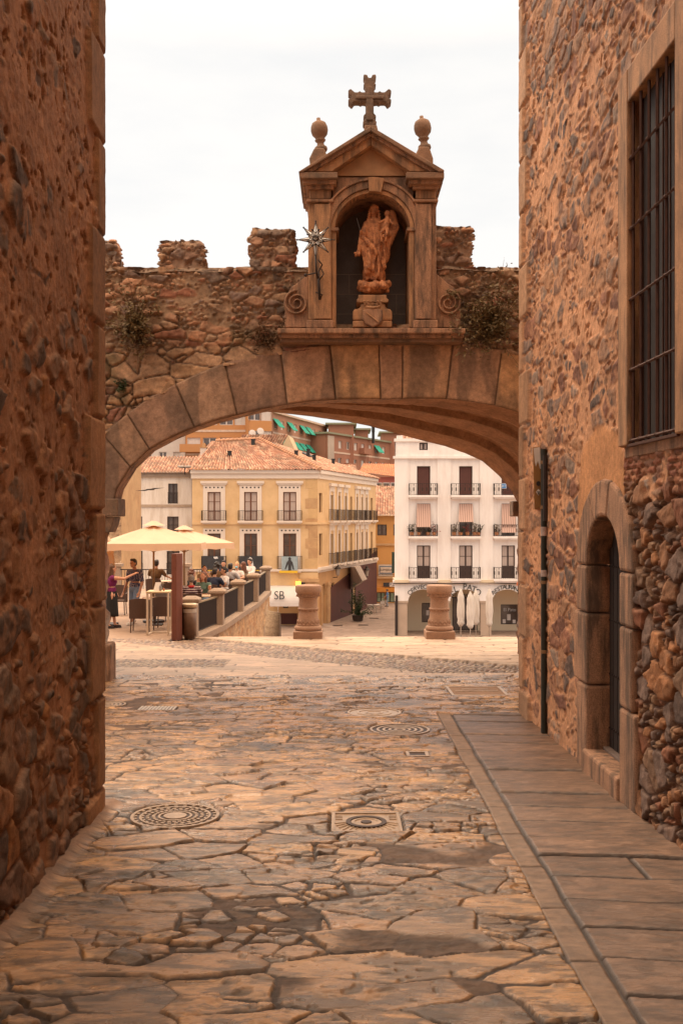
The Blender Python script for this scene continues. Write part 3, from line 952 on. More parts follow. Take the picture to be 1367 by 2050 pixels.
for k, (w, py) in enumerate((('CALLE', 961), ('ADARVE', 975), ('DE LA', 990), ('ESTRELLA', 1004))[:1]):
    text('lettering', w, .03, P(1064.5, py, 13.29), Euler((PI / 2, 0, 0)), M_ink, t, .001, o0=o_, sx=.75)
b = MB(o_)
for py in (980, 984, 992, 998, 1002, 1010):
    b.prism([P(1061, py, 13.292), P(1068, py, 13.292), P(1068, py + 1, 13.292), P(1061, py + 1, 13.292)], (0, -.002, 0))
b.build('faint_lines', mat('faint_red', (.45, .22, .18), .7, 0, 5, 0), t)
# ================================================================== the arch wall
AY, BY = 17.0, 20.5        # front and back planes
def fb(b, x0, x1, y0, y1, d0, d1, dref=None):
    dr = dref or d0
    b.box(PX(x0, dr), PX(x1, dr), d0, d1, PZ(y1, dr), PZ(y0, dr))
FC = [(228, 1008), (236, 978), (262, 935), (300, 899), (345, 875), (390, 856), (432, 842), (475, 831), (520, 820), (575, 810), (620, 804), (672, 800), (718, 799), (762, 799), (805, 798), (850, 798), (893, 799), (940, 804), (990, 812), (1040, 826), (1085, 848), (1130, 882), (1170, 930), (1195, 1000)]
BC = [(118, 1008), (150, 960), (190, 915), (240, 880), (300, 852), (350, 838), (400, 828), (445, 823), (485, 822), (520, 823), (555, 826), (590, 830), (625, 834), (665, 840), (700, 845), (740, 853), (790, 867), (845, 882), (890, 893), (930, 907), (965, 923), (998, 952), (1022, 980), (1036, 1008)]
fc = [P(x, y, AY) for x, y in FC]
bc = [P(x, y, BY) for x, y in BC]
AW = empty('arch_gateway', (0, 0, 0), 0, 'wide skewed granite arch joining battlemented rubble wall over the passage', 'gateway')
# voussoirs: seams on the intrados (index of FC) and matching extrados pixel
EX = [(150, 985), (150, 930), (205, 868), (255, 828), (300, 795), (352, 768), (400, 746), (450, 726), (505, 712), (562, 702), (612, 694), (660, 690), (712, 689), (758, 688), (806, 687), (858, 688), (906, 689), (955, 693), (1004, 700), (1060, 716), (1115, 742), (1170, 785), (1220, 850), (1260, 960)]
def rs_(poly, n):
    L_ = [0]
    for i in range(1, len(poly)): L_.append(L_[-1] + (poly[i] - poly[i - 1]).length)
    out = []
    for k in range(n):
        t = L_[-1] * k / (n - 1)
        i = max(j for j in range(len(L_) - 1) if L_[j] <= t + 1e-9)
        out.append(poly[i].lerp(poly[i + 1], min(1, (t - L_[i]) / (L_[i + 1] - L_[i]))))
    return out
JX = PX(215, AY)
seams = [0, 2, 3, 5, 7, 9, 11, 13, 14, 16, 18, 19, 20, 21, 22, 23]
rv = random.Random(4)
for s0, s1 in zip(seams[:-1], seams[1:]):
    a = [Vector(fc[i]) for i in range(s0, s1 + 1)]
    e = [P(*EX[i], AY) for i in range(s0, s1 + 1)]
    # a narrow joint between blocks
    def shr(l, k=.003):
        d = (l[-1] - l[0]).normalized() * k
        l[0] = l[0] + d; l[-1] = l[-1] - d
    shr(a); shr(e)
    pr = rv.uniform(-.045, -.015)
    poly = a + e[::-1]
    n_ = len(a)
    ea, ee = np.array([tuple(p) for p in rs_(a, 34)]), np.array([tuple(p) for p in rs_(e, 34)])
    nt_ = 40
    tt_, ss_ = np.meshgrid(np.linspace(0, 1, nt_), np.linspace(0, 1, 34), indexing='ij')
    Pg = ea[None] * (1 - tt_[..., None]) + ee[None] * tt_[..., None]
    ln_ = (Vector(ea[-1]) - Vector(ea[0])).length; hh_ = (Vector(ee[16]) - Vector(ea[16])).length
    de = np.minimum(np.minimum(ss_, 1 - ss_) * ln_, np.minimum(tt_ * 2, 1 - tt_) * hh_) + .016 * (fbm(Pg[..., 0] * 9, Pg[..., 2] * 9, s0, 4) - .5)
    k_ = sstep(de, -.002, .012)
    hv = (.035 - pr) * 0 - pr + .018 * (fbm(Pg[..., 0] * 3, Pg[..., 2] * 3, s0 + 3, 5, .6) - .5) + .008 * (fbm(Pg[..., 0] * 25, Pg[..., 2] * 25, s0 + 3, 3) - .5)
    hv = hv * k_ + .002 * (1 - k_)
    base_c = np.array([(.48, .285, .165), (.52, .31, .165), (.45, .27, .17), (.54, .30, .145)][rv.randrange(4)] if s0 > 7 else [(.31, .195, .135), (.35, .225, .15)][rv.randrange(2)])
    cg = base_c * (.55 + .85 * fbm(Pg[..., 0] * 4, Pg[..., 2] * 4, s0 + 5, 6, .65))[..., None]
    st_ = sstep(fbm(Pg[..., 0] * 3.5, Pg[..., 2] * .8, 57, 4), .50, .66) * .55
    cg = mixc(cg, np.array([.10, .075, .06]) * np.ones_like(cg), st_)
    cg = mixc(np.array([.17, .11, .07]) * np.ones_like(cg), cg, k_)
    vo = grid_mesh('voussoir', Pg[..., 0], Pg[..., 1] - hv, Pg[..., 2], cg, M_masonry, AW)
    b = MB()
    b.prism([p + Vector((0, .006, 0)) for p in poly], (0, .5, 0))
    b.build('block_core', M_granite, vo)
# soffit: stepped ribs running from front curve to back curve
def rs(poly, n):
    # resample polyline
    L_ = [0]
    for i in range(1, len(poly)): L_.append(L_[-1] + (poly[i] - poly[i - 1]).length)
    out = []
    for k in range(n):
        t = L_[-1] * k / (n - 1)
        i = max(j for j in range(len(L_) - 1) if L_[j] <= t + 1e-9)
        out.append(poly[i].lerp(poly[i + 1], (t - L_[i]) / (L_[i + 1] - L_[i])))
    return out
NR = 90
fr_, br_ = [Vector(p) for p in fc], [Vector(p) for p in bc]
def interp_curve(c, n):
    out = []
    m = len(c) - 1
    for k in range(n):
        t = m * k / (n - 1)
        i = min(int(t), m - 1)
        out.append(c[i].lerp(c[i + 1], t - i))
    return out
F2, B2 = interp_curve(fr_, NR), interp_curve(br_, NR)
steps = [(0.0, 0.0), (.20, 0.0), (.205, .16), (.40, .16), (.405, .05), (.60, .05), (.605, .15), (.74, .15), (.745, 0.0), (1.0, 0.0)]
rows_ = []
for t, dz in steps:
    rows_.append([F2[i].lerp(B2[i], t) + Vector((0, 0, dz)) for i in range(NR)])
# subdivide rows
allr = []
for (ra, rb_), (t0, t1) in zip(zip(rows_[:-1], rows_[1:]), zip(steps[:-1], steps[1:])):
    k_ = 14 if t1[0] - t0[0] > .02 else 1
    for k in range(k_):
        allr.append([a.lerp(c_, k / k_) for a, c_ in zip(ra, rb_)])
allr.append(rows_[-1])
A_ = np.array([[tuple(p) for p in r_] for r_ in allr])
ii, jj = np.meshgrid(np.arange(A_.shape[1]), np.arange(A_.shape[0]))
seam = 1 - sstep(np.abs(((ii / 4.0 + (jj // 15) * .5) % 1) - .5), .03, .09)
ns = 0.012 * (fbm(ii * .8, jj * .8, 41, 4) - .5) + .01 * seam
cb3 = np.array([.32, .165, .088]) * (.65 + .75 * fbm(ii * .35, jj * .25, 42, 4))[..., None] * (1 - .15 * seam)[..., None]
grid_mesh('soffit', A_[..., 0], A_[..., 1], A_[..., 2] + ns, cb3, M_masonry, AW, None, .85)
# passage side walls below the springing
for nm, p0, p1 in (('passage_wall', Vector((JX, AY, fc[0].z)), bc[0]), ('passage_wall', fc[-1], bc[-1])):
    uu, vv = np.meshgrid(np.linspace(0, 1, 60), np.linspace(-1.2, p0.z, 60))
    h, c, pr, rr = rubble(uu * 3.6, vv, .5, .4, 90, PAL_R, (.4, .24, .15), np.full(uu.shape, .2), inset=.02)
    c = c * .9
    grid_mesh(nm, p0.x + (p1.x - p0.x) * uu + h * (1 if p0.x < 0 else -1), p0.y + (p1.y - p0.y) * uu, vv, c, M_masonry, AW)
# face of the wall above and beside the arch
xs = np.arange(-7.2, 6.4, .021)
zs = np.arange(-.9, PZ(536, AY) + .02, .021)
X, Z = np.meshgrid(xs, zs)
exx = np.array([P(*q, AY).x for q in EX]); exz = np.array([P(*q, AY).z for q in EX])
exx[1] = exx[0] + .001
curve = np.interp(X, exx, exz)
inside = (X > exx[0] + .02) & (X < exx[-1] - .02) & (Z < curve - .06)
pierL = X < fc[0].x
pierR = X > fc[-1].x
# rubble courses: small reddish stones above, larger blocks lower
cov = np.clip(.12 + .25 * sstep(fbm(X * .8, Z * .8, 7, 3), .5, .65), 0, 1)
PAL_A = [(.25, .15, .105), (.34, .195, .125), (.42, .23, .14), (.17, .125, .10), (.38, .255, .17), (.30, .14, .09), (.23, .165, .135), (.46, .30, .19)]
h, c, pr, rr = rubble(X, Z, .27, .145, 100, PAL_A, (.34, .23, .15), cov, inset=.05, deep=.03, merge=.22, warp=.07, tilt=.40)
hb, cb2, _, _ = rubble(X, Z, .55, .33, 104, [(.36, .22, .13), (.42, .27, .17), (.30, .19, .12), (.24, .12, .085), (.38, .24, .14)], (.24, .17, .12), np.full(X.shape, .05), inset=.04, deep=.03, merge=.15, warp=.06, tilt=.12)
big = sstep(PZ(690, AY) + .12 * (fbm(X * 2, Z * 0, 5, 2) - .5) - Z, 0, .05)
big = np.where(X > PX(900, AY), sstep(PZ(715, AY) - Z, 0, .05), big)
h = h * (1 - big) + hb * big
c = mixc(c, cb2, big)
# jamb pier: dressed blocks
jm = ((X > JX - .6) & (Z < PZ(1008, AY))).astype(float)
fz = (Z / .62) - np.floor(Z / .62)
ej = np.minimum(fz, 1 - fz) * .62
pj = sstep(ej, .004, .035)
h = h * (1 - jm) + (.05 * pj) * jm
c = mixc(c, np.array([.34, .21, .135]) * (.6 + .7 * fbm(X * 4, Z * 4, 61, 4))[..., None] * (.5 + .5 * pj)[..., None], jm)
# dark lichen and soot on top
dk = sstep(fbm(X * 1.3, Z * 1.3, 51, 4), .52, .66) * .55
c = c * (1 - dk * .55)[..., None]
mo = sstep(fbm(X * 1.8 + 9, Z * 1.8, 52, 4), .58, .66) * sstep(PZ(640, AY) - Z, 0, .3) * .6
c = mixc(c, np.array([.13, .105, .055]) * np.ones_like(c), mo)
ok = ~inside & ~((X > JX) & (X < fc[-1].x) & (Z < PZ(800, AY)) & (Z < curve))
nich = (X > PX(617, AY) + .06) & (X < PX(873, AY) - .06) & (Z > PZ(657, AY) + .05)
ok = ok & ~nich
keep = ok[:-1, :-1] | ok[1:, 1:]
Yf = AY - h
grid_mesh('wall', X, Yf, Z, c, M_masonry, AW, keep, .9)
# uneven top, and the parapet course
topz = PZ(536, AY)
xs = np.arange(-7.2, 6.4, .045); ysb = np.linspace(AY - .03, AY + .75, 18)
X, Y = np.meshgrid(xs, ysb)
hh = .10 * (fbm(X * 2.5, Y * 3, 62, 4) - .5) - .06 * (Y < AY)
c = np.array([.26, .185, .135]) * (.5 + .9 * fbm(X * 6, Y * 6, 63, 4))[..., None]
nk = (X > PX(617, AY) + .06) & (X < PX(873, AY) - .06)
grid_mesh('wall_top', X, Y, topz + hh, c, M_masonry, AW, ~(nk[:-1, :-1] | nk[1:, 1:]))
b = MB()
for xa_, xb_ in ((-7.2, PX(618, AY)), (PX(872, AY), 6.4)): b.hexa([(xa_, AY + .5, topz - .4), (xb_, AY + .5, topz - .4), (xb_, AY + .75, topz - .4), (xa_, AY + .75, topz - .4)], [(xa_, AY + .5, topz - .06), (xb_, AY + .5, topz - .06), (xb_, AY + .75, topz - .06), (xa_, AY + .75, topz - .06)])
b.box(-7.2, 6.4, AY + .75, BY, topz - 1.0, topz - .9)
# back face of the gateway above the back arch
lo = [Vector(p) for p in bc]
for i in range(len(lo) - 1):
    p, q = lo[i], lo[i + 1]
    b.add([p, q, (q.x, BY, topz - .9), (p.x, BY, topz - .9)], [(0, 1, 2, 3)])
b.add([(-12, BY, -1), (lo[0].x, BY, -1), (lo[0].x, BY, topz - .9), (-12, BY, topz - .9)], [(0, 1, 2, 3)])
b.add([(lo[-1].x, BY, -1), (7, BY, -1), (7, BY, topz - .9), (lo[-1].x, BY, topz - .9)], [(0, 1, 2, 3)])
b.build('wall_core', M_granite_d, AW)
# merlons: rubble blocks standing on the parapet
def rock_box(name, x0, x1, y0, y1, z0, z1, seed, m, parent, pal=PAL_A, top=None, amp=.025):
    """a masonry block with relief on its visible faces and a worn top"""
    st = .022
    xs = np.arange(x0, x1 + st * .5, st)
    zs = np.arange(z0, z1 + st * .5, st)
    per = [(x0, y1), (x0, y0), (x1, y0), (x1, y1)]
    f, cum = wall_path(per, .05)
    us = np.arange(0, cum[-1], st)
    U, V = np.meshgrid(us, zs)
    h, c, pr, rr = rubble(U + seed, V + seed, .22, .13, seed, pal, (.30, .20, .14), np.full(U.shape, .15), inset=.055, deep=.04, warp=.07, tilt=.4)
    x, y, nx, ny = f(U)
    # travel order x0,y1 -> x0,y0 -> x1,y0 gives outward normal = (-dy, dx) reversed
    h = h + amp * (fbm(U * 2, V * 2, seed + 1, 3) - .5)
    k = sstep(V, z1 - .10, z1)
    X_ = x + nx * (h - .05 * k) ; Y_ = y + ny * (h - .05 * k)
    cx, cy = (x0 + x1) / 2, (y0 + y1) / 2
    Zz = V + .10 * k * (fbm(X_ * 3, Y_ * 3, seed + 3, 3) - .5)
    # close the top with rings shrinking to the middle
    rx, ry, rz, rc = [X_], [Y_], [Zz], [c]
    for t in (.12, .3, .5, .75, 1):
        xx = X_[-1:] * (1 - t) + cx * t; yy = Y_[-1:] * (1 - t) + cy * t
        zz = Zz[-1:] * (1 - t) + (z1 + .04) * t + .06 * (fbm(xx * 6, yy * 6, seed + 4, 3) - .5)
        rx.append(xx); ry.append(yy); rz.append(zz); rc.append(c[-1:] * .85)
    return grid_mesh(name, np.concatenate(rx), np.concatenate(ry), np.concatenate(rz), np.concatenate(rc), m, parent)
def merl(px0, px1, py0, seed, yb=.02, dd=.62):
    return rock_box('merlon', PX(px0, AY), PX(px1, AY), AY + yb, AY + yb + dd, topz - .12, PZ(py0, AY), seed, M_masonry, AW)
merl(188, 226, 474, 111, .1)
merl(318, 404, 480, 112)
merl(502, 586, 457, 113)
merl(868, 945, 452, 114)
merl(1085, 1160, 470, 115)
# springing capitals
b = MB()
fb(b, 150, 236, 998, 1034, AY - .12, AY + .5); cap = b.build('impost', M_granite_d, AW, .02)
b = MB()
b.prism([P(150, 1034.5, AY - .08), P(229, 1034.5, AY - .08), P(226, 1050, AY - .08), P(219, 1066, AY - .08), P(150, 1070, AY - .08)], (0, .5, 0)); b.build('impost_moulding', M_granite_d, cap, .015)
b = MB(); fb(b, 150, 221, 1290, 1372, AY - .17, AY + .3); b.build('pier_base', M_granite, AW, .05)
b = MB(); fb(b, 1026, 1100, 1003, 1034, BY - .02, BY + .4); b.build('impost', M_granite_d, AW, .02)

# ================================================================== the shrine above the arch
SH = empty('wall_shrine', (0, 0, 0), 0, 'pedimented stone shrine with round niche standing on top of the arch', 'shrine')
D0 = AY - .30      # front of the pilasters
def sbox(nm, m, x0, x1, y0, y1, d0, d1, parent=SH, bev=.015, dref=None):
    b = MB(); fb(b, x0, x1, y0, y1, d0, d1, dref); return b.build(nm, m, parent, bev)
sill = sbox('cornice_sill', M_granite, 555, 931, 657, 667, D0 - .16, AY + .2)
sbox('sill_moulding', M_granite, 559, 928, 667.3, 676, D0 - .08, AY + .2, sill)
sbox('sill_base', M_granite_d, 562, 925, 676.3, 685, D0, AY + .2, sill)
XC, ZC = PX(746, D0), PZ(460, D0)
RI = PX(820, D0) - PX(744, D0)
# pilasters
for (xa, xb) in ((617, 664), (830, 873)):
    p = sbox('pilaster', M_granite_w if xa < 700 else M_granite, xa, xb, 404, 640, D0 + .04, AY + 1.0)
    sbox('pilaster_face', M_granite_w if xa < 700 else M_granite, xa + 12 if xa < 700 else xa + 2, xb - 2 if xa < 700 else xb - 10, 408, 638, D0 - .02, D0 + .0395, p, .01)
    sbox('pilaster_base', M_granite, xa - 3, xb + 3, 640.3, 656.7, D0 - .05, AY + .9, p)
    sbox('capital', M_granite, xa - 4, xb + 4, 398, 403.7, D0 - .05, AY + 1.0, p)
    sbox('capital_panel', M_granite_w, xa + 2, xb - 1, 378, 397.7, D0 + .02, AY + 1.0, p)
# inner jambs of the niche with imposts
for s_, (xa, xb) in ((-1, (664.4, 673)), (1, (819, 829.6))):
    j = sbox('niche_jamb', M_granite_w, xa, xb, 462, 656, D0 + .07, AY + .9)
    sbox('impost', M_granite, xa - (3 if s_ < 0 else 5), xb + (5 if s_ < 0 else 2), 455, 461.7, D0 + .03, AY + .5, j, .008)
# wall between pilasters above the niche arch: spandrel with round hole
b = MB(); N_ = 28
zt = PZ(352, D0)
arc = [(XC - RI * math.cos(PI * k / N_), ZC + RI * math.sin(PI * k / N_)) for k in range(N_ + 1)]
topc = [(PX(664.3, D0) + (PX(829.7, D0) - PX(664.3, D0)) * k / N_, zt) for k in range(N_ + 1)]
y0, y1 = D0 + .08, AY + .95
for k in range(N_):
    a0, a1, t0, t1 = arc[k], arc[k + 1], topc[k], topc[k + 1]
    b.hexa([(a0[0], y0, a0[1]), (a1[0], y0, a1[1]), (t1[0], y0, t1[1]), (t0[0], y0, t0[1])], [(a0[0], y1, a0[1]), (a1[0], y1, a1[1]), (t1[0], y1, t1[1]), (t0[0], y1, t0[1])])
b.build('spandrel', M_granite, SH)
# archivolt of three fillets
def arch_ring(nm, r0, r1, d0, d1, m, a0=0, a1=PI, n=30, parent=SH, bev=.008):
    b = MB()
    b.loft([[Vector((XC - r * math.cos(a0 + (a1 - a0) * k / n), y, ZC + r * math.sin(a0 + (a1 - a0) * k / n))) for r, y in ((r0, d0), (r1, d0), (r1, d1), (r0, d1))] for k in range(n + 1)])
    return b.build(nm, m, parent, bev)
av = arch_ring('archivolt', RI, RI * 1.10, D0 + .055, D0 + .3, M_granite_w)
arch_ring('archivolt_fillet', RI * 1.105, RI * 1.30, D0 + .02, D0 + .3, M_granite, parent=av)
arch_ring('archivolt_edge', RI * 1.305, RI * 1.36, D0 - .015, D0 + .3, M_granite, parent=av)
arch_ring('keystone', RI * 1.0, RI * 1.38, D0 - .03, D0 + .3, M_granite_w, PI * .47, PI * .57, 4, av)
# niche interior: back wall and barrel vault
b = MB()
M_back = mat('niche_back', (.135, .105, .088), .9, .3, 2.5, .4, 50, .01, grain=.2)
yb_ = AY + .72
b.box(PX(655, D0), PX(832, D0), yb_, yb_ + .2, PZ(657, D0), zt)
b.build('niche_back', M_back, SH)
b = MB()
for py in (520, 604, 562):
    b.box(PX(673, D0), PX(819, D0), yb_ - .004, yb_ - .001, PZ(py, D0) - .006, PZ(py, D0) + .006)
for px, py0, py1 in ((700, 520, 562), (800, 562, 604), (760, 480, 520), (715, 604, 655), (780, 604, 655)):
    b.box(PX(px, D0) - .006, PX(px, D0) + .006, yb_ - .004, yb_ - .0015, PZ(py1, D0), PZ(py0, D0))
b.build('mortar_joints', mat('pale_mortar', (.24, .17, .13), .9), SH)
b = MB()
b.box(PX(664, D0), PX(830, D0), D0 + .06, yb_, PZ(657, D0) - .05, PZ(656.2, D0)); b.build('niche_floor', M_granite, SH)
# side and rear skin so that the little building is solid from beside
for nm, xa, xb in (('side_wall', 617, 640), ('side_wall', 850, 873)):
    sbox(nm, M_granite, xa + 1, xb - 1, 378, 657, AY + .55, AY + 1.05, bev=0)
b = MB(); b.box(PX(617, D0), PX(873, D0), AY + 1.0, AY + 1.08, PZ(657, D0), PZ(350, D0)); b.build('rear_wall', M_granite_d, SH)
# entablature blocks above each pilaster
for (xa, xb) in ((617, 664), (830, 873)):
    m_ = M_granite
    e_ = sbox('entablature', m_, xa - 4, xb + 4, 368, 377.6, D0 - .06, AY + 1.05)
    k = -1 if xa < 700 else 1
    sbox('cornice', m_, xa - 12, xb + 9 if k < 0 else xb + 13, 357, 367.7, D0 - .14, AY + 1.1, e_)
    sbox('cornice', M_granite_d, xa - 17, xb + 12 if k < 0 else xb + 16, 344, 356.7, D0 - .22, AY + 1.15, e_)
# pediment
ped = empty('pediment', (0, 0, 0)); ped.parent = SH
Dp = D0 - .24
apex = (742, 252)
def slab(pts, d0, d1, nm, m, parent=ped, bev=.012):
    b = MB(); b.prism([P(x, y, d0) for x, y in pts], (0, d1 - d0, 0)); return b.build(nm, m, parent, bev)
slab([(597, 343.5), (742, 252), (742, 262), (607, 343.5)], Dp, AY + 1.15, 'raking_cornice', M_granite_d)
slab([(742.3, 252), (889, 340), (889, 343.5), (878, 343.5), (742.3, 262)], Dp, AY + 1.15, 'raking_cornice', M_granite_d)
slab([(608, 343.3), (742, 262.5), (742, 272), (625, 343.3)], Dp + .07, AY + 1.1, 'raking_moulding', M_granite)
slab([(742.3, 262.5), (877, 343.3), (860, 343.3), (742.3, 272)], Dp + .07, AY + 1.1, 'raking_moulding', M_granite)
slab([(626, 343), (742, 272.5), (742, 290), (664, 343)], Dp + .14, AY + 1.05, 'raking_fascia', M_granite_w)
slab([(742.3, 272.5), (859, 343), (820, 343), (742.3, 290)], Dp + .14, AY + 1.05, 'raking_fascia', M_granite_w)
M_tymp = mat('tympanum_render', (.55, .32, .17), .9, .18, 3, .4, 60, .006, stain=(.25, .16, .10), stain_amt=.5)
slab([(664.5, 351.7), (664.5, 343), (742, 290.5), (819.5, 343), (819.5, 351.7)], D0 + .10, AY + .9, 'tympanum', M_tymp, bev=0)
# scrolls at the sides
def scroll(cx, cy, s_, nm='side_scroll'):
    t = empty(nm, (0, 0, 0)); t.parent = SH
    xi = 617 if s_ < 0 else 873
    xo = 570 if s_ < 0 else 922
    slab([(xi, 548), (xi, 655.5), (xo, 655.5), (xo, 632), (cx + s_ * 22, 600), (cx + s_ * 12, 575), (cx, 568)][::1], AY - .16, AY + .3, 'scroll_block', M_granite, t)
    b = MB()
    c = P(cx, cy, AY - .17)
    n_ = 64; R0 = PX(cx + 25, AY) - PX(cx, AY)
    inner, outer = [], []
    rings = []
    for k in range(n_ + 1):
        th = 2.35 * 2 * PI * k / n_
        r = R0 * (1 - .86 * k / n_)
        w = R0 * .12 * (1 - .55 * k / n_)
        a = PI / 2 + th
        dx, dz = math.cos(a) * (1 if s_ > 0 else -1) * -1, math.sin(a)
        rings.append([c + Vector((dx * (r + w * ox), oy, dz * (r + w * ox))) for ox, oy in ((-1, .05), (-.6, -.05), (.6, -.05), (1, .05))])
    b.loft(rings)
    b.build('volute', M_granite, t, 0, True)
    b = MB()
    rr_ = R0 * 1.05
    b.loft([[Vector((c.x + q * math.cos(2 * PI * k / 28), y, c.z + q * math.sin(2 * PI * k / 28))) for k in range(28)] for q, y in ((.01, c.y + .045), (rr_, c.y + .045), (rr_, c.y + .3), (.01, c.y + .3))])
    b.build('volute_disc', M_granite_d, t)
scroll(594, 607, -1)
scroll(897, 607, 1)
# leaning urns
def urn(px, py0, py1, tilt):
    base = P(px, py1, D0 + .3)
    H = (py1 - py0) / F_PX * (D0 + .3)
    b = MB(base)
    prof = [(.001, 0), (.15, 0), (.17, .05), (.16, .12), (.10, .17), (.085, .25), (.13, .30), (.145, .33), (.12, .36), (.125, .40), (.20, .50), (.225, .62), (.215, .74), (.18, .84), (.10, .90), (.055, .91), (.05, 1.0), (.001, 1.0)]
    b.lathe([(r * H * 1.16, z * H) for r, z in prof], base, 20)
    o = b.build('urn_finial', M_granite_d, SH, 0, True)
    o.location = base
    o.rotation_euler = (0.03, math.radians(tilt), 0)
    return o
urn(643, 237, 303, -5)
urn(850, 233, 300, -6)
for (xa, xb, ya, yb2) in ((619, 657, 295, 322), (829, 867, 292, 320)):
    slab([(xa + 3, yb2 + 12), (xa, yb2 - 6), (xa + 10, ya), (xb - 8, ya), (xb, yb2 - 4), (xb, yb2 + 12)], D0 + .08, D0 + .55, 'urn_plinth', M_granite_d, SH, .03)
# cross
M_cross = mat('lichen_stone', (.22, .15, .11), .9, .3, 9, .7, 50, .02, grain=.25, stain=(.09, .075, .06), stain_amt=.6, stain_scale=6)
half = [(6, 250), (13, 249), (14, 243), (9, 238), (13, 234), (12, 230), (8, 226), (8, 204), (16, 203), (18, 206), (21, 203), (31, 203), (36, 210), (43, 204), (43, 198), (37, 196), (37, 191), (43, 187), (43, 180), (38, 177), (30, 184), (23, 184), (20, 181), (17, 184), (9, 184), (9, 173), (13, 169), (10, 165), (10, 160), (13, 154), (12, 148), (5, 149), (3, 155)]
pts = [(740 + x, y) for x, y in half] + [(740 - x, y) for x, y in half[::-1]]
cr_ = slab(pts, D0 + .10, D0 + .30, 'stone_cross', M_cross, SH, .03)
slab([(733, 240), (733, 200), (736, 172), (744, 172), (747, 200), (747, 240)], D0 + .07, D0 + .0995, 'cross_relief', M_cross, cr_, .02)
slab([(712, 190), (768, 190), (768, 197), (712, 197)], D0 + .065, D0 + .0996, 'cross_relief', M_cross, cr_, .02)
slab([(728, 262), (730, 249), (754, 249), (757, 262)], D0 + .0, D0 + .5, 'cross_foot', M_granite_d, SH, .02)

# ================================================================== blobs: organic shapes fused with a voxel remesh
def blob(name, shapes, voxel, m, parent=None, origin=(0, 0, 0), disp=None, smooth_it=2, xf=None):
    """shapes: ('c', p0, r0, p1, r1) tapered capsule, ('e', centre, (rx,ry,rz)[, euler]) ellipsoid"""
    b = MB()
    for s_ in shapes:
        if s_[0] == 'c':
            p0, r0, p1, r1 = Vector(s_[1]), s_[2], Vector(s_[3]), s_[4]
            b.sphere(p0, r0, 12, 8); b.sphere(p1, r1, 12, 8)
            b.tube([p0, p1], [r0, r1], 12)
        elif s_[0] == 'e':
            mb = MB(); mb.sphere((0, 0, 0), s_[2], 18, 12)
            rot = Euler(s_[3]).to_matrix() if len(s_) > 3 else Matrix.Identity(3)
            b.add([rot @ v + Vector(s_[1]) for v in mb.V], mb.F)
        elif s_[0] == 'l':
            b.loft(s_[1])
    me = bpy.data.meshes.new(name)
    me.from_pydata([tuple(v) for v in b.V], [], b.F)
    bm = bmesh.new(); bm.from_mesh(me); bmesh.ops.recalc_face_normals(bm, faces=bm.faces); bm.to_mesh(me); bm.free()
    tmp = bpy.data.objects.new(name, me)
    COL.objects.link(tmp)
    md = tmp.modifiers.new('r', 'REMESH'); md.mode = 'VOXEL'; md.voxel_size = voxel
    if smooth_it:
        sm = tmp.modifiers.new('s', 'SMOOTH'); sm.iterations = smooth_it; sm.factor = .5
    dg = bpy.context.evaluated_depsgraph_get()
    me2 = bpy.data.meshes.new_from_object(tmp.evaluated_get(dg))
    bpy.data.objects.remove(tmp)
    if disp:
        n_ = len(me2.vertices)
        co_ = np.empty(n_ * 3, np.float32); me2.vertices.foreach_get('co', co_)
        no_ = np.empty(n_ * 3, np.float32); me2.vertices.foreach_get('normal', no_)
        co_ = co_.reshape(-1, 3); no_ = no_.reshape(-1, 3)
        d = disp(co_, no_)
        co_ = co_ + (no_ * d[:, None] if d.ndim == 1 else d)
        me2.vertices.foreach_set('co', co_.astype(np.float32).ravel())
    if xf is not None: me2.transform(xf)
    me2.materials.clear()
    return link(name, me2, m, parent, 0, True)

# pedestal with coat of arms
DS = AY + .12
PD = empty('statue_pedestal', P(746, 656, DS), 0, 'granite pedestal carrying crowned shield inside the niche', 'pedestal')
o_ = Vector(PD.location)
def pslab(pts, d0, d1, nm, m, bev=.02):
    b = MB(o_); b.prism([P(x, y, d0) for x, y in pts], (0, d1 - d0, 0)); return b.build(nm, m, PD, bev)
pslab([(706, 655), (706, 642), (785, 642), (785, 655)], DS - .3, DS + .3, 'base_block', M_granite_w)
pslab([(706, 641.7), (706, 622), (711, 618), (720, 617), (722, 606), (770, 606), (773, 617), (780, 618), (785, 622), (785, 641.7)], DS - .27, DS + .28, 'body_block', M_granite_w, .03)
pslab([(715, 605.7), (713, 600), (717, 597), (717, 590), (774, 590), (774, 597), (779, 600), (776, 605.7)], DS - .30, DS + .28, 'top_moulding', M_granite_w, .015)
sh_ = pslab([(726, 620), (746, 617), (766, 620), (766, 640), (760, 648), (746, 655), (732, 648), (726, 640)], DS - .40, DS - .275, 'shield', M_granite, .02)
b = MB(o_); b.tube([P(733, 626, DS - .41), P(758, 645, DS - .41)], .012, 6); b.build('diagonal_band', M_granite_w, sh_)
b = MB(o_)
b.tube([P(731, 614, DS - .36), P(746, 616, DS - .40), P(761, 614, DS - .36)], .022, 8)
for px in (731, 738, 746, 754, 761):
    b.tube([P(px, 613, DS - .38), P(px + (px - 746) * .15, 604, DS - .38)], [.014, .006], 6); b.sphere(P(px + (px - 746) * .15, 603, DS - .38), .02, 8, 6)
b.tube([P(731, 606, DS - .37), P(746, 609, DS - .37), P(761, 606, DS - .37)], .009, 6)
b.build('crown', M_granite_w, PD, 0, True)
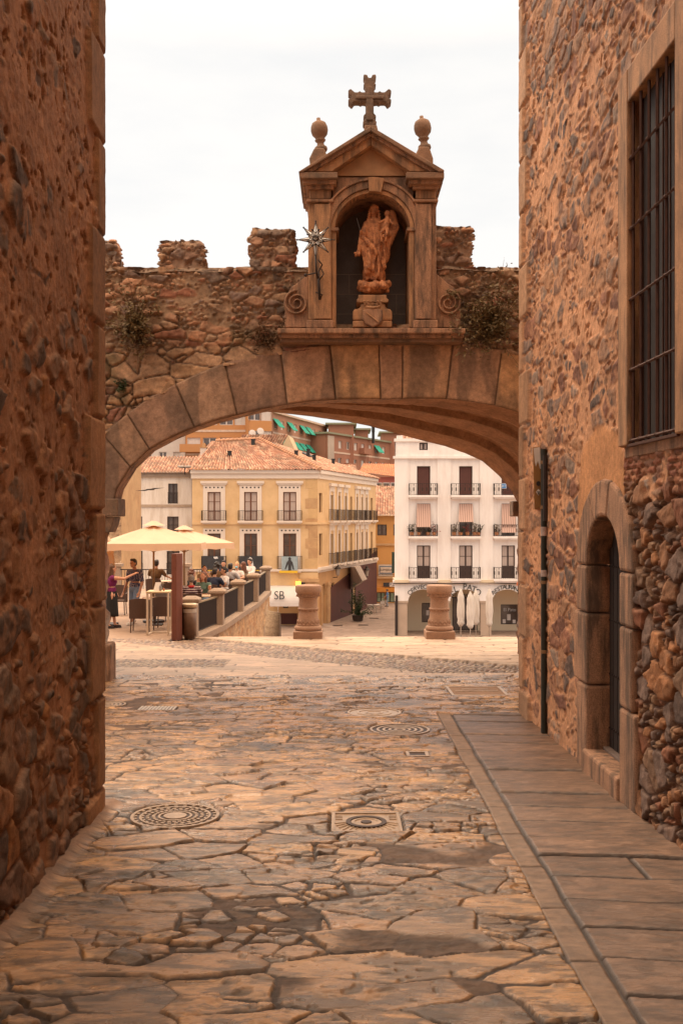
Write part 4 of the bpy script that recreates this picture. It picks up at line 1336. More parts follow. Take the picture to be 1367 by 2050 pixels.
# statue: robed figure with child on its left arm, on a cloud of small heads
ST = empty('stone_statue', P(749, 588, DS), 0, 'terracotta robed figure holding a small child, standing inside the niche', 'statue')
def q3(px, py, dy=0): return P(px, py, DS + dy)
U1 = (DS) / F_PX     # one photo pixel in metres at the statue
def lathe_ring(px, py, rx, ry, dy=0, n=40, fold=0.0, ph=0, nf=9):
    c = q3(px, py, dy)
    return [c + Vector((rx * U1 * math.cos(2 * PI * k / n) * (1 + fold * math.sin(nf * 2 * PI * k / n + ph)), ry * U1 * math.sin(2 * PI * k / n) * (1 + fold * math.sin(nf * 2 * PI * k / n + ph)), 0)) for k in range(n)]
robe = [(747, 563, 22, 16), (748, 548, 22, 17), (750, 530, 22, 17), (752, 512, 21, 16), (752, 495, 19, 15), (751, 478, 18, 14), (750, 462, 18, 13), (749, 450, 19, 12), (748, 441, 16, 10), (748, 437, 8, 7)]
shp = [('l', [lathe_ring(x, y, rx, ry, 0, 40, .05 if y > 480 else .02, y * .012) for x, y, rx, ry in robe])]
shp += [('c', q3(748, 440), 6 * U1, q3(749, 428, -.01), 5.5 * U1), ('e', q3(749, 422, -.03), (7.2 * U1, 8.5 * U1, 10 * U1)), ('e', q3(749, 423, -.03 - 8 * U1), (1.8 * U1, 2.2 * U1, 3 * U1))]
# right arm (viewer's left), bent forward
shp += [('c', q3(734, 450), 7.5 * U1, q3(725, 474, -.05), 7 * U1), ('c', q3(725, 474, -.05), 6.5 * U1, q3(724, 468, -.20), 4 * U1), ('e', q3(723, 466, -.23), (3.4 * U1, 4 * U1, 4 * U1))]
for k in range(4): shp.append(('c', q3(721 + 1.5 * k, 465, -.25), 1.1 * U1, q3(720 + 1.5 * k, 462 - k * .4, -.275), .9 * U1))
# left arm holding the child
shp += [('c', q3(764, 450), 7.5 * U1, q3(777, 470, -.06), 7 * U1), ('c', q3(777, 470, -.06), 6.5 * U1, q3(766, 474, -.20), 4 * U1)]
# mantle: falls from the head over the child's side and across the front
shp += [('c', q3(783, 430, .05), 10 * U1, q3(788, 455, .02), 11 * U1), ('c', q3(788, 455, .02), 11 * U1, q3(776, 490, 0), 8 * U1), ('c', q3(776, 490), 8 * U1, q3(770, 520), 9 * U1), ('c', q3(770, 520), 7 * U1, q3(774, 510, .04), 8 * U1)]
shp += [('c', q3(722, 478, -.14), 5 * U1, q3(718, 502, -.12), 5 * U1), ('e', q3(716, 508, -.12), (6 * U1, 5 * U1, 6 * U1)), ('c', q3(724, 472, -.18), 4.5 * U1, q3(746, 496, -.22), 5 * U1), ('c', q3(746, 496, -.22), 5 * U1, q3(752, 508, -.20), 4 * U1),
        ('c', q3(728, 480, -.14), 6 * U1, q3(735, 545, -.14), 7 * U1), ('c', q3(742, 490, -.18), 5 * U1, q3(738, 535, -.20), 6 * U1), ('c', q3(760, 480, -.14), 3.5 * U1, q3(757, 552, -.17), 4.5 * U1), ('c', q3(769, 484, -.08), 4 * U1, q3(768, 535, -.10), 5 * U1),
        ('c', q3(750, 470, -.16), 2.5 * U1, q3(748, 540, -.2), 4 * U1)]
def folds(co_, no_):
    z = co_[:, 2]; x = co_[:, 0]; y = co_[:, 1]
    low = sstep(q3(0, 470).z - z, 0, .3)
    n1 = fbm(x * 16 + z * 2.5, z * 2.2 + y * 6, 5, 3)
    n2 = np.abs(fbm(x * 22 + z * 6, z * 4 + y * 9, 9, 3) - .5) * 2
    return (.050 * (n1 - .5) + .055 * (n2 - .3)) * (.25 + .75 * low)
blob('figure', shp, .007, M_terra, ST, disp=folds, smooth_it=1, xf=Matrix.Translation(-Vector(ST.location)))
# long hair
blob('hair', [('e', q3(749, 418, .0), (8.8 * U1, 9 * U1, 8.5 * U1)), ('c', q3(741, 422, .0), 3.4 * U1, q3(737, 440, -.04), 3 * U1), ('c', q3(757, 422, .0), 3.2 * U1, q3(759, 438, -.03), 3 * U1), ('c', q3(749, 420, .05), 8 * U1, q3(748, 442, .08), 8 * U1)], .0075, M_terra, ST,
     disp=lambda c_, n_: .008 * np.sin(c_[:, 2] * 130 + c_[:, 0] * 60), xf=Matrix.Translation(-Vector(ST.location)))
# child
ch = [('e', q3(775, 428, -.12), (6 * U1, 6.5 * U1, 7.2 * U1)), ('c', q3(775, 438, -.12), 5.5 * U1, q3(772, 454, -.14), 6.5 * U1), ('c', q3(770, 440, -.14), 2.6 * U1, q3(759, 446, -.18), 2 * U1), ('c', q3(780, 440, -.12), 2.6 * U1, q3(786, 448, -.16), 2 * U1),
      ('c', q3(770, 456, -.15), 3.6 * U1, q3(762, 466, -.24), 3 * U1), ('c', q3(762, 466, -.24), 2.8 * U1, q3(764, 482, -.22), 2 * U1), ('c', q3(775, 457, -.15), 3.6 * U1, q3(774, 468, -.26), 3 * U1), ('c', q3(774, 468, -.26), 2.8 * U1, q3(772, 482, -.22), 2 * U1), ('e', q3(770, 428, -.12 - 6 * U1), (1.2 * U1, 1.6 * U1, 1.6 * U1))]
blob('child', ch, .0075, M_terra, ST, smooth_it=1, xf=Matrix.Translation(-Vector(ST.location)))
# cloud base with little heads
cl = [('e', q3(749, 575), (30 * U1, 22 * U1, 10 * U1)), ('e', q3(749, 583), (24 * U1, 20 * U1, 7 * U1))]
rc = random.Random(8)
for k in range(26):
    a = -PI * k / 25
    cl.append(('e', q3(749 + 28 * math.cos(a), 572 + rc.uniform(-7, 10), 20 * U1 * math.sin(a)), (rc.uniform(4, 7) * U1,) * 3))
for px, dy in ((731, -.17), (750, -.22), (768, -.17)):
    cl.append(('e', q3(px, 572, dy), (7.5 * U1, 7 * U1, 8 * U1))); cl.append(('e', q3(px, 573, dy - .065), (1.5 * U1, 2 * U1, 2 * U1)))
blob('cloud_base', cl, .0085, M_terra, ST, disp=lambda c_, n_: .014 * (fbm(c_[:, 0] * 30, c_[:, 2] * 30 + c_[:, 1] * 9, 3, 3) - .5), smooth_it=1, xf=Matrix.Translation(-Vector(ST.location)))
b = MB(ST.location); b.tube([q3(721, 462, -.26), q3(714, 437, -.22)], .008, 5); b.build('sceptre', M_iron, ST)

# ================================================================== star lantern on its bracket
DL = D0 - .45
LN = empty('star_lantern', P(632, 480, DL), 0, 'many pointed glass star lantern on iron bracket beside the niche', 'lantern')
lo_ = Vector(LN.location)
M_glass = mat('lantern_glass', (.80, .82, .80), .15, .05, 3, 0, spec=.5)
def star_dir(k, n=8, tiltv=0): a = PI / 2 + 2 * PI * k / n; return Vector((math.cos(a), 0, math.sin(a)))
r_in, r_out = 13 * DL / F_PX, 37 * DL / F_PX
dirs = [(star_dir(k), r_out * (1 if k % 2 == 0 else .93)) for k in range(8)] + [(Vector((0, -1, 0)), r_out * .6), (Vector((0, 1, 0)), r_out * .6)]
for k in range(8):
    a = PI / 2 + 2 * PI * (k + .5) / 8
    dirs.append((Vector((math.cos(a) * .75, -.66, math.sin(a) * .75)).normalized(), r_out * .62))
for d, ro in dirs:
    b = MB(lo_)
    u_ = d.orthogonal().normalized(); v_ = d.cross(u_)
    base = [lo_ + d * r_in * .85 + (u_ * math.cos(PI / 2 * i + .78) + v_ * math.sin(PI / 2 * i + .78)) * r_in * .42 for i in range(4)]
    tip = lo_ + d * ro
    b.add(base + [tip], [(0, 1, 4), (1, 2, 4), (2, 3, 4), (3, 0, 4)])
    sp_ = b.build('glass_spike', M_glass, LN)
    b = MB(lo_)
    for p in base: b.tube([p, tip], .0055, 4)
    for i in range(4): b.tube([base[i], base[(i + 1) % 4]], .006, 4)
    b.sphere(tip, .016, 6, 4)
    b.build('iron_edges', M_iron, sp_)
b = MB(lo_); b.sphere(lo_, r_in * .85, 12, 8); b.build('core', M_glass, LN)
b = MB(lo_)
b.tube([P(632, 512, DL), P(633, 540, DL), P(636, 556, DL + .1)], .016, 8)
b.tube([P(637, 545, AY - .42), P(640, 600, AY - .40)], .022, 8)
b.tube([P(636, 556, DL + .1), P(637, 552, AY - .36)], .02, 8)
b.tube([P(616, 550, AY - .38), P(637, 545, AY - .4), P(645, 530, AY - .38), P(637, 520, AY - .42)], .012, 6)
b.tube([P(640, 560, AY - .4), P(648, 548, AY - .36), P(643, 538, AY - .36)], .01, 6)
b.tube([P(632, 585, AY - .42), P(645, 590, AY - .4), P(640, 600, AY - .3)], .012, 6)
b.sphere(P(612, 551, AY - .38), .03, 8, 6)
b.build('bracket', M_iron, LN, 0, True)

# ================================================================== plants rooted in the wall
def bush(name, label, cat, c, rad, n, m, seed, leaf=.03, stems=18, group=None, droop=.3, base=None):
    rr_ = random.Random(seed)
    c = Vector(c)
    base = Vector(base) if base is not None else c - Vector((0, -rad[1] * .6, rad[2] * .8))
    t = empty(name, base, 0, label, cat, group)
    b = MB(base)
    tips = []
    clumps = []
    for k in range(stems):
        d = Vector((rr_.gauss(0, .75) * rad[0], -abs(rr_.gauss(0, .6)) * rad[1], rr_.gauss(0, .75) * rad[2]))
        tip = c + d
        mid = base.lerp(tip, .5) + Vector((rr_.uniform(-.05, .05), 0, .04))
        b.tube([base, mid, tip], [.007, .005, .002], 4)
        clumps.append((base, mid, tip))
    b.build('stems', M_leaf_dry, t)
    V, Fc = [], []
    for k in range(n):
        s0, s1, s2 = rr_.choice(clumps)
        u = rr_.random() ** .6
        p = s0.lerp(s1, u * 2) if u < .5 else s1.lerp(s2, u * 2 - 1)
        p = p + Vector((rr_.gauss(0, 1) * rad[0] * .10, rr_.gauss(0, 1) * rad[1] * .10, rr_.gauss(0, 1) * rad[2] * .10))
        a = Vector((rr_.gauss(0, 1), rr_.gauss(0, 1), rr_.gauss(0, .7))).normalized()
        w = a.orthogonal().normalized()
        w.rotate(Matrix.Rotation(rr_.uniform(0, 6.28), 3, a))
        l = leaf * rr_.uniform(.6, 1.4); ww = l * .22
        i0 = len(V)
        V += [p - base, p + a * l * .5 + w * ww - base, p + a * l - base, p + a * l * .5 - w * ww - base]
        Fc.append((i0, i0 + 1, i0 + 2, i0 + 3))
    me = bpy.data.meshes.new('foliage')
    me.from_pydata([tuple(v) for v in V], [], Fc)
    link('foliage', me, m, t)
    return t
bush('wall_plant', 'tufted green plant rooted in the rubble wall left of the arch crown', 'plant', P(262, 645, AY - .18), (.30, .24, .42), 1500, M_leaf, 1, .065, 60, base=P(275, 665, AY))
bush('wall_plant', 'sparse brown plant at the left end of the shrine sill', 'plant', P(528, 665, AY - .12), (.20, .15, .2), 700, M_leaf_dry, 2, .05, 16, base=P(540, 685, AY))
bush('wall_plant', 'large dry bush spilling beside the right scroll of the shrine', 'plant', P(978, 632, AY - .25), (.46, .30, .46), 2300, M_leaf, 3, .065, 80, base=P(985, 665, AY))
bush('wall_plant', 'small dark leafy tuft growing low beside the leftmost arch stones', 'plant', P(245, 772, AY - .1), (.12, .08, .1), 260, M_leaf_dark, 4, .05, 8, base=P(245, 782, AY))
bush('wall_plant', 'trailing dry stalks hanging under the tufted green plant', 'plant', P(285, 700, AY - .08), (.12, .08, .2), 240, M_leaf_dry, 5, .05, 10, base=P(280, 670, AY))
bush('wall_plant', 'little grass tuft sprouting on top of the right scroll', 'plant', P(905, 588, AY - .3), (.12, .06, .05), 160, M_leaf, 6, .04, 8, base=P(905, 592, AY - .2))
# ================================================================== lower ground: plaza, hill, steps
ZP = -6.65
b = MB(); b.box(-1500, 1500, -800, 2500, -9.5, ZP - .02)
tag(b.build('ground', mat('far_ground', (.22, .16, .11), .9, .3, .05, 0)), kind='structure')
X, Y = np.meshgrid(np.arange(-22, 26, .2), np.arange(36, 112, .25))
e, q, _, _ = cells(X, Y, .9, .9, .1, 33, .2, 0, 1, .5)
c = np.array([.30, .225, .185]) * (.85 + .25 * q[0])[..., None] * (.8 + .4 * fbm(X * .3, Y * .3, 5, 4))[..., None] * (.75 + .25 * sstep(e, .02, .1))[..., None]
band = (np.abs((Y % 6) - 3) < .25)
c = np.where(band[..., None], c * .8, c)
tag(grid_mesh('plaza', X, Y, ZP + 0 * X + np.where(Y > 80, (Y - 80) * .006, 0), c, mat('plaza_paving', (1, 1, 1), attr=True, var=.12, scale=2, bump=.1), None, None, .6), kind='structure')
b = MB()
n_ = 36
for k in range(n_):
    z = gz(SE) - .12 - (k + 1) * (gz(SE) - .12 - ZP) / (n_ + 1)
    b.box(-3.1, 7.5, SE + k * .36, SE + (k + 1) * .36 + .02, ZP - .2, z)
tag(b.build('steps', M_granite), kind='structure')
X, Y = np.meshgrid(np.linspace(-160, 160, 120), np.linspace(104, 330, 80))
Z = ZP - .5 + (Y - 104) * .075 + 1.5 * fbm(X * .03, Y * .03, 8, 4)
c = np.array([.17, .12, .06]) * (.6 + .8 * fbm(X * .2, Y * .2, 9, 4))[..., None]
tag(grid_mesh('hillside', X, Y, Z, c, M_masonry), kind='structure')

# ================================================================== terrace on the left
TZ = -.60
TE = 42.5
b = MB()
def rail_x(y): return float(np.interp(y, [23, 24.5, 27.2, 31, 34.5, 39.7, 44], [-3.80, -3.69, -3.37, -3.2, -3.03, -3.0, -2.98]))
pl_ = [(-16, 23.4), (-3.95, 23.4), (-3.78, 23.7)] + [(rail_x(y) + .14, y) for y in (24.6, 27.2, 31, 34.5, 39.7, 40.2)] + [(-3.0, 41.2), (-16, 41.2)]
b.prism([(x, y, TZ) for x, y in pl_], (0, 0, -.13))
M_terr = mat('terrace_paving', (.34, .23, .16), .75, .2, 1.2, .25, 25, stain=(.24, .16, .11), stain_amt=.6, stain_scale=.8)
tag(b.build('terrace', M_terr, None, .02), kind='structure')
# retaining wall under the railing
TW = empty('terrace_wall', (0, 0, 0), 0, 'stone retaining wall under the terrace railing with a small arch', 'wall')
pth = [(-3.72, 24.0)] + [(rail_x(y) + .12, y) for y in (24.6, 27.2, 31, 34.5, 39.7, 40.3)] + [(-9, 40.4)]
f, cum = wall_path(pth[::-1], .05)
us = np.arange(0, cum[-1], .06); vs = np.arange(ZP, TZ - .10, .06)
U, V = np.meshgrid(us, vs)
x, y, nx, ny = f(U)
h, c, pr, rr = rubble(U, V, .45, .3, 130, [(.50, .30, .15), (.42, .22, .11), (.55, .36, .20), (.36, .25, .17)], (.50, .32, .18), np.full(U.shape, .4), inset=.03)
ac, az = 38.9, -2.35
inarch = (np.abs(y - ac) < .62) & (V < az + np.sqrt(np.clip(.62 ** 2 - (y - ac) ** 2, 0, 1)) * 1.6) & (x > -4)
ring = (np.abs(y - ac) < .95) & (V < az + np.sqrt(np.clip(.95 ** 2 - (y - ac) ** 2, 0, 1)) * 1.5) & (x > -4)
c = np.where(ring[..., None], np.array([.52, .38, .25]), c)
c = np.where(inarch[..., None], np.array([.10, .06, .035]), c)
h = np.where(inarch, -.5, h)
grid_mesh('wall', x + nx * h, y + ny * h, V, c, M_masonry, TW)
# balustrade: granite posts with iron panels, sloping kerb under them
BL = empty('balustrade', (0, 0, 0), 0, 'terrace balustrade of granite posts joined by dark iron railing panels', 'balustrade')
M_post = mat('speckled_granite', (.33, .24, .175), .85, .15, 4, .5, 60, .01, grain=.5)
PY = [24.5, 27.2, 31.0, 34.5, 39.7]
for i, y in enumerate(PY):
    x = rail_x(y)
    b = MB(); b.box(x - .17, x + .17, y - .17, y + .17, TZ - .1, TZ + .86); po = b.build('granite_post', M_post, BL, .015)
    b = MB(); b.loft([[(x - w, y - w, z), (x + w, y - w, z), (x + w, y + w, z), (x - w, y + w, z)] for w, z in ((.22, TZ + .862), (.235, TZ + .90), (.235, TZ + .95), (.12, TZ + 1.01))]); b.build('post_cap', M_post, po, .01)
for i in range(4):
    y0, y1 = PY[i] + .17, PY[i + 1] - .17
    x0, x1 = rail_x(PY[i]), rail_x(PY[i + 1])
    b = MB()
    n_ = int((y1 - y0) / .10)
    for k in range(n_):
        t = (k + .5) / n_
        b.tube([(x0 + (x1 - x0) * t, y0 + (y1 - y0) * t, TZ + .06), (x0 + (x1 - x0) * t, y0 + (y1 - y0) * t, TZ + .78)], .0145, 4)
    b.tube([(x0, y0, TZ + .08), (x1, y1, TZ + .08)], .014, 4)
    pn = b.build('railing_panel', M_iron, BL)
    b = MB(); b.hexa([(x0 - .035, y0, TZ + .775), (x0 + .035, y0, TZ + .775), (x0 + .035, y0, TZ + .81), (x0 - .035, y0, TZ + .81)], [(x1 - .035, y1, TZ + .775), (x1 + .035, y1, TZ + .775), (x1 + .035, y1, TZ + .81), (x1 - .035, y1, TZ + .81)])
    b.build('handrail', mat('worn_rail', (.36, .28, .18), .3, .2, 9, .1, metal=.6) if i == 0 else bpy.data.materials['worn_rail'], pn)
b = MB()
for i in range(len(pth) - 3):
    (xa, ya), (xb, yb2) = pth[i], pth[i + 1]
    xa, xb = xa - .12, xb - .12
    b.hexa([(xa - .2, ya, TZ - .13), (xa + .22, ya, TZ - .13), (xa + .22, ya, TZ + .03), (xa - .2, ya, TZ + .03)], [(xb - .2, yb2, TZ - .13), (xb + .22, yb2, TZ - .13), (xb + .22, yb2, TZ + .03), (xb - .2, yb2, TZ + .03)])
b.build('kerb', M_post, BL, .01)
# far railing of the terrace
FR = empty('terrace_railing', (-9, 40.6, TZ), 0, 'thin dark railing with stone posts across the far terrace edge', 'railing')
o_ = Vector(FR.location)
b = MB(o_)
for k in range(86): b.tube([(-12.5 + k * .11, 40.9, TZ), (-12.5 + k * .11, 40.9, TZ + .78)], .009, 4)
b.build('bars', M_iron, FR)
b = MB(o_); b.box(-12.5, -3.1, 40.87, 40.93, TZ + .78, TZ + .82); b.build('handrail', M_iron, FR)
for px in (228, 365):
    x = PX(px, 40.9); b = MB(o_); b.box(x - .28, x + .28, 40.7, 41.1, TZ, TZ + .92); b.box(x - .36, x + .36, 40.65, 41.15, TZ + .922, TZ + 1.05); b.build('stone_post', M_post, FR, .01)

# ================================================================== the two short carved columns on the step edge
def column(px, label, k):
    d = 24.0
    c = Vector((PX(px, d), d, gz(d) + .045))
    t = empty('carved_column', c, R.uniform(-.05, .05), label, 'column', 'carved stone columns on the top step')
    H = 1.27
    prof = [(.001, .19), (.30, .19), (.325, .21), (.335, .245), (.32, .285), (.28, .305), (.27, .32), (.285, .335), (.27, .35), (.245, .44), (.225, .60), (.218, .68), (.245, .69), (.25, .705), (.245, .72), (.222, .73), (.22, .80), (.21, .95), (.235, .96), (.235, .985), (.225, .99), (.25, 1.05), (.30, 1.10), (.31, 1.13), (.31, 1.24), (.29, 1.27), (.001, 1.27)]
    b = MB()
    b.lathe(prof, (0, 0, 0), 40)
    M_c = M_column
    o = b.build('shaft', M_c, t, .004, True)
    b = MB(); b.box(-.345, .345, -.345, .345, 0, .188); b.build('plinth', M_c, t, .02)
    b = MB()
    for j in range(16):
        a = 2 * PI * j / 16
        for (r0, z0, r1, z1, w) in ((.245, .40, .268, .35, .045), (.232, 1.0, .285, 1.07, .045)):
            ca, sa = math.cos(a), math.sin(a)
            for s_ in (-1, 1):
                aa = a + s_ * .16
                b.tube([(r1 * math.cos(aa), r1 * math.sin(aa), min(z0, z1)), ((r0 + .012) * ca, (r0 + .012) * sa, max(z0, z1) + .05)], [.014, .009], 5)
        b.sphere((.228 * math.cos(a), .228 * math.sin(a), .665), .018, 6, 4)
    b.build('carved_leaves', M_c, t, 0, True)
    return t
M_column = mat('pink_granite', (.40, .245, .165), .85, .2, 5, .6, 45, .014, grain=.42, stain=(.22, .13, .09), stain_amt=.5, stain_scale=5)
column(617, 'short carved granite column standing before the yellow building', 0)
column(879, 'short carved granite column standing before the white building', 1)

# ================================================================== things by the terrace end
d = 23.7
t = empty('totem_sign', Vector((PX(352, d), d, gz(d) + .0)), 0, 'tall rust coloured steel column sign at the terrace corner', 'sign post')
o_ = Vector(t.location)
M_corten = mat('rust_steel', (.20, .065, .04), .6, .2, 3, .2, 60)
b = MB(o_)
b.prism([(PX(343.5, d), d, o_.z + .012), (PX(354, d), d - .04, o_.z + .012), (PX(363, d), d + .12, o_.z + .012), (PX(362, d), d + .32, o_.z + .012), (PX(350, d), d + .30, o_.z + .012)], (0, 0, 2.06))
b.build('column', M_corten, t, .006)
b = MB(o_); b.box(PX(338, d), PX(363, d), d - .06, d + .34, o_.z - .03, o_.z + .012); b.build('base_plate', M_iron, t)
d = 24.0
t = empty('litter_bin', Vector((PX(380, d), d, gz(d) + .03)), 0, 'cylindrical brown metal litter bin with pale rim before the first post', 'litter bin')
M_bin = mat('bin_metal', (.17, .10, .065), .4, .4, 4, .2, 40, metal=.3)
b = MB(); b.lathe([(.001, .0), (.13, .0), (.13, .08), (.165, .09), (.165, .74), (.001, .74)], n=24); b.build('body', M_bin, t, 0, True)
b = MB(); b.lathe([(.166, .63), (.169, .63), (.169, .72), (.166, .72)], n=24); b.build('band', M_whitemetal, t)
b = MB(); b.lathe([(.001, .74), (.17, .75), (.20, .80), (.205, .835), (.18, .84), (.17, .80), (.001, .78)], n=24); b.build('rim', mat('bright_rim', (.55, .45, .32), .3, .1, metal=.6), t, 0, True)

# ------------------------------------------------------------------ furniture
M_wick = mat('dark_wicker', (.075, .038, .025), .6, .3, 40, .8, 90, .01)
M_grey_w = mat('grey_wicker', (.20, .17, .155), .6, .3, 40, .6, 90, .01)
M_table = mat('table_cream', (.62, .44, .29), .5, .1, 4, .1)
M_frame = mat('cream_frame', (.60, .49, .38), .5, .08, 4, .1)
def make_chair(m):
    t = empty('wicker_chair')
    b = MB(); b.box(-.24, .24, -.22, .24, .40, .45); b.build('seat', m, t, .015)
    b = MB()
    n_ = 8
    for k in range(n_):
        x0, x1 = -.27 + .54 * k / n_, -.27 + .54 * (k + 1) / n_
        c0, c1 = -.25 - .05 * (1 - (x0 / .27) ** 2), -.25 - .05 * (1 - (x1 / .27) ** 2)
        zt0, zt1 = .84 + .04 * (1 - (x0 / .27) ** 2), .84 + .04 * (1 - (x1 / .27) ** 2)
        b.hexa([(x0, c0, .36), (x1, c1, .36), (x1, c1 + .03, .36), (x0, c0 + .03, .36)], [(x0, c0 - .05, zt0), (x1, c1 - .05, zt1), (x1, c1 - .02, zt1), (x0, c0 - .02, zt0)])
    b.build('backrest', m, t)
    for s_ in (-1, 1):
        for yy in (-.22, .22):
            b = MB(); b.tube([(s_ * .22, yy, .41), (s_ * .235, yy * 1.08, 0)], [.018, .015], 6); b.build('leg', m, t)
        b = MB(); b.tube([(s_ * .26, -.27, .64), (s_ * .28, 0, .655), (s_ * .27, .22, .63), (s_ * .24, .24, .42)], .018, 6); b.build('armrest', m, t)
    return t
def place_chair(x, y, rz, label, proto_=[], m=None):
    m = m or M_wick
    key = m.name
    for k, p in proto_:
        if k == key:
            c = copy_tree(p); break
    else:
        c = make_chair(m); proto_.append((key, c))
    c.location = (x, y, TZ); c.rotation_euler = (0, 0, rz)
    return tag(c, label, 'chair', 'wicker chairs on the terrace')
def make_table(w=.7, z=.74):
    t = empty('cafe_table')
    b = MB(); b.box(-w / 2, w / 2, -w / 2, w / 2, z - .025, z); b.build('tabletop', M_table, t, .006)
    b = MB(); b.tube([(0, 0, .03), (0, 0, z - .02)], .03, 8); b.build('pedestal', M_iron, t)
    b = MB(); b.box(-.22, .22, -.22, .22, 0, .03); b.build('base', M_iron, t, .005)
    return t
tproto = make_table()
tlist = []
def place_table(x, y, rz, label, first=[True]):
    c = tproto if first[0] else copy_tree(tproto)
    first[0] = False
    c.location = (x, y, TZ); c.rotation_euler = (0, 0, rz)
    return tag(c, label, 'table', 'cafe tables on the terrace')
# high cream stand
d = 25.1
t = empty('high_table', (PX(320, d), d, TZ), 0, 'tall cream framed bar table holding menu and bottle', 'table')
w = .29; H = 1.10
b = MB(); b.box(-w, w, -.28, .28, H - .04, H); b.build('tabletop', mat('pale_top', (.66, .50, .30), .5, .1), t, .005)
for sx, sy in ((-1, -1), (1, -1), (1, 1), (-1, 1)):
    b = MB(); b.box(sx * (w - .03) - .025, sx * (w - .03) + .025, sy * .25 - .025, sy * .25 + .025, .042, H - .042); b.build('leg', M_frame, t, .004)
b = MB()
for sx in (-1, 1): b.box(sx * (w - .03) - .025, sx * (w - .03) + .025, -.275, .275, 0, .04)
b.box(-w + .05, w - .05, .226, .274, 0, .04)
b.build('foot_frame', M_frame, t, .004)
tz = TZ + H
t = empty('squeeze_bottle', (PX(323, d), d - .1, tz), 0, 'grey squeeze bottle standing on the tall cream table', 'bottle')
b = MB(); b.lathe([(.001, 0), (.032, 0), (.034, .11), (.018, .14), (.010, .15), (.006, .19), (.001, .19)], n=14); b.build('body', mat('grey_plastic', (.22, .2, .2), .4), t, 0, True)
t = empty('menu_card', (PX(316, d), d, tz), 0, 'white folded menu card on the tall cream table', 'menu')
b = MB(); b.hexa([(-.10, -.06, 0), (.07, -.06, 0), (.07, -.056, 0), (-.10, -.056, 0)], [(-.05, 0, .21), (.09, 0, .21), (.09, .004, .21), (-.05, .004, .21)]); b.build('card', M_white, t)
t = empty('sauce_jar', (PX(329, d), d - .05, tz), 0, 'small orange jar beside the squeeze bottle', 'jar')
b = MB(); b.lathe([(.001, 0), (.022, 0), (.024, .05), (.014, .06), (.014, .07), (.001, .07)], n=12); b.build('body', mat('orange_sauce', (.42, .12, .04), .4), t, 0, True)

# ------------------------------------------------------------------ parasols
M_canvas = cloth_mat('cream_canvas', (.80, .62, .46), .32)
M_pole = mat('wood_pole', (.28, .16, .07), .5, .1)
def parasol(px, d, ztop, zrim, half, label, rot=.3, poledx=0):
    x = PX(px, d)
    t = empty('parasol', (x, d, TZ), rot, label, 'parasol', 'open cream parasols over the terrace')
    z0, z1 = ztop - TZ, zrim - TZ
    b = MB()
    rings = []
    n_ = 32
    def sq(a, r):
        # octagon-ish square
        c, s_ = math.cos(a), math.sin(a)
        m_ = max(abs(c), abs(s_))
        k = r / (m_ ** .55)
        return c * k, s_ * k
    def pt(a, f_):
        x_, y_ = sq(a, half * f_)
        sag = .06 * half * math.sin(PI * f_) * abs(math.sin(4 * a))
        return Vector((x_ * (1 - .04 * f_ * abs(math.sin(4 * a))), y_ * (1 - .04 * f_ * abs(math.sin(4 * a))), z0 + (z1 - z0) * f_ ** 1.15 - sag * .6))
    fr2 = (.08, .25, .45, .65, .85, 1.0)
    top = [[pt(2 * PI * k / n_ + .0001, f_) for k in range(n_)] for f_ in fr2]
    val = [p + Vector((p.x * .012, p.y * .012, -.20 + .03 * abs(math.sin(8 * PI * k / n_ * 2)))) for k, p in enumerate(top[-1])]
    b.loft([[p * 1 for p in r_] for r_ in top] , caps=False)
    b.add([Vector((0, 0, z0))] + top[0], [(0, 1 + k, 1 + (k + 1) % n_) for k in range(n_)])
    cn = b.build('canopy', M_canvas, t, 0, False)
    b = MB(); b.loft([[p + Vector((0, 0, .001)) for p in top[-1]], val], caps=False); b.build('valance', M_canvas, cn)
    b = MB()
    b.loft([[Vector((.32 * math.cos(2 * PI * k / 16), .32 * math.sin(2 * PI * k / 16), z0 - .0 + .0)) for k in range(16)], [Vector((.05 * math.cos(2 * PI * k / 16), .05 * math.sin(2 * PI * k / 16), z0 + .13)) for k in range(16)]], caps=True)
    b.build('vent_cap', M_canvas, cn)
    b = MB(); b.tube([(0, 0, 0), (0, 0, z0 + .12)], .03, 10); b.build('pole', M_pole, t, 0, True)
    for k in range(8):
        b = MB(); p = pt(2 * PI * k / 8 + PI / 8 * 0, .97); b.tube([(0, 0, z0 - .05), p - Vector((0, 0, .04))], .012, 4); b.tube([(0, 0, z0 - .75), p * .5 + Vector((0, 0, z0 * .5 - .12))], .010, 4); b.build('rib', M_pole, t)
    b = MB(); b.lathe([(.001, 0), (.3, 0), (.3, .06), (.05, .09), (.001, .09)], n=20); b.build('base', M_iron, t)
    return t
parasol(308, 28.0, PZ(1052, 28), PZ(1086, 28), 1.45, 'nearer large cream parasol over the terrace tables', .2)
parasol(369, 32.5, PZ(1060, 32.5), PZ(1086, 32.5), 1.45, 'smaller looking cream parasol behind the nearer one', .5)
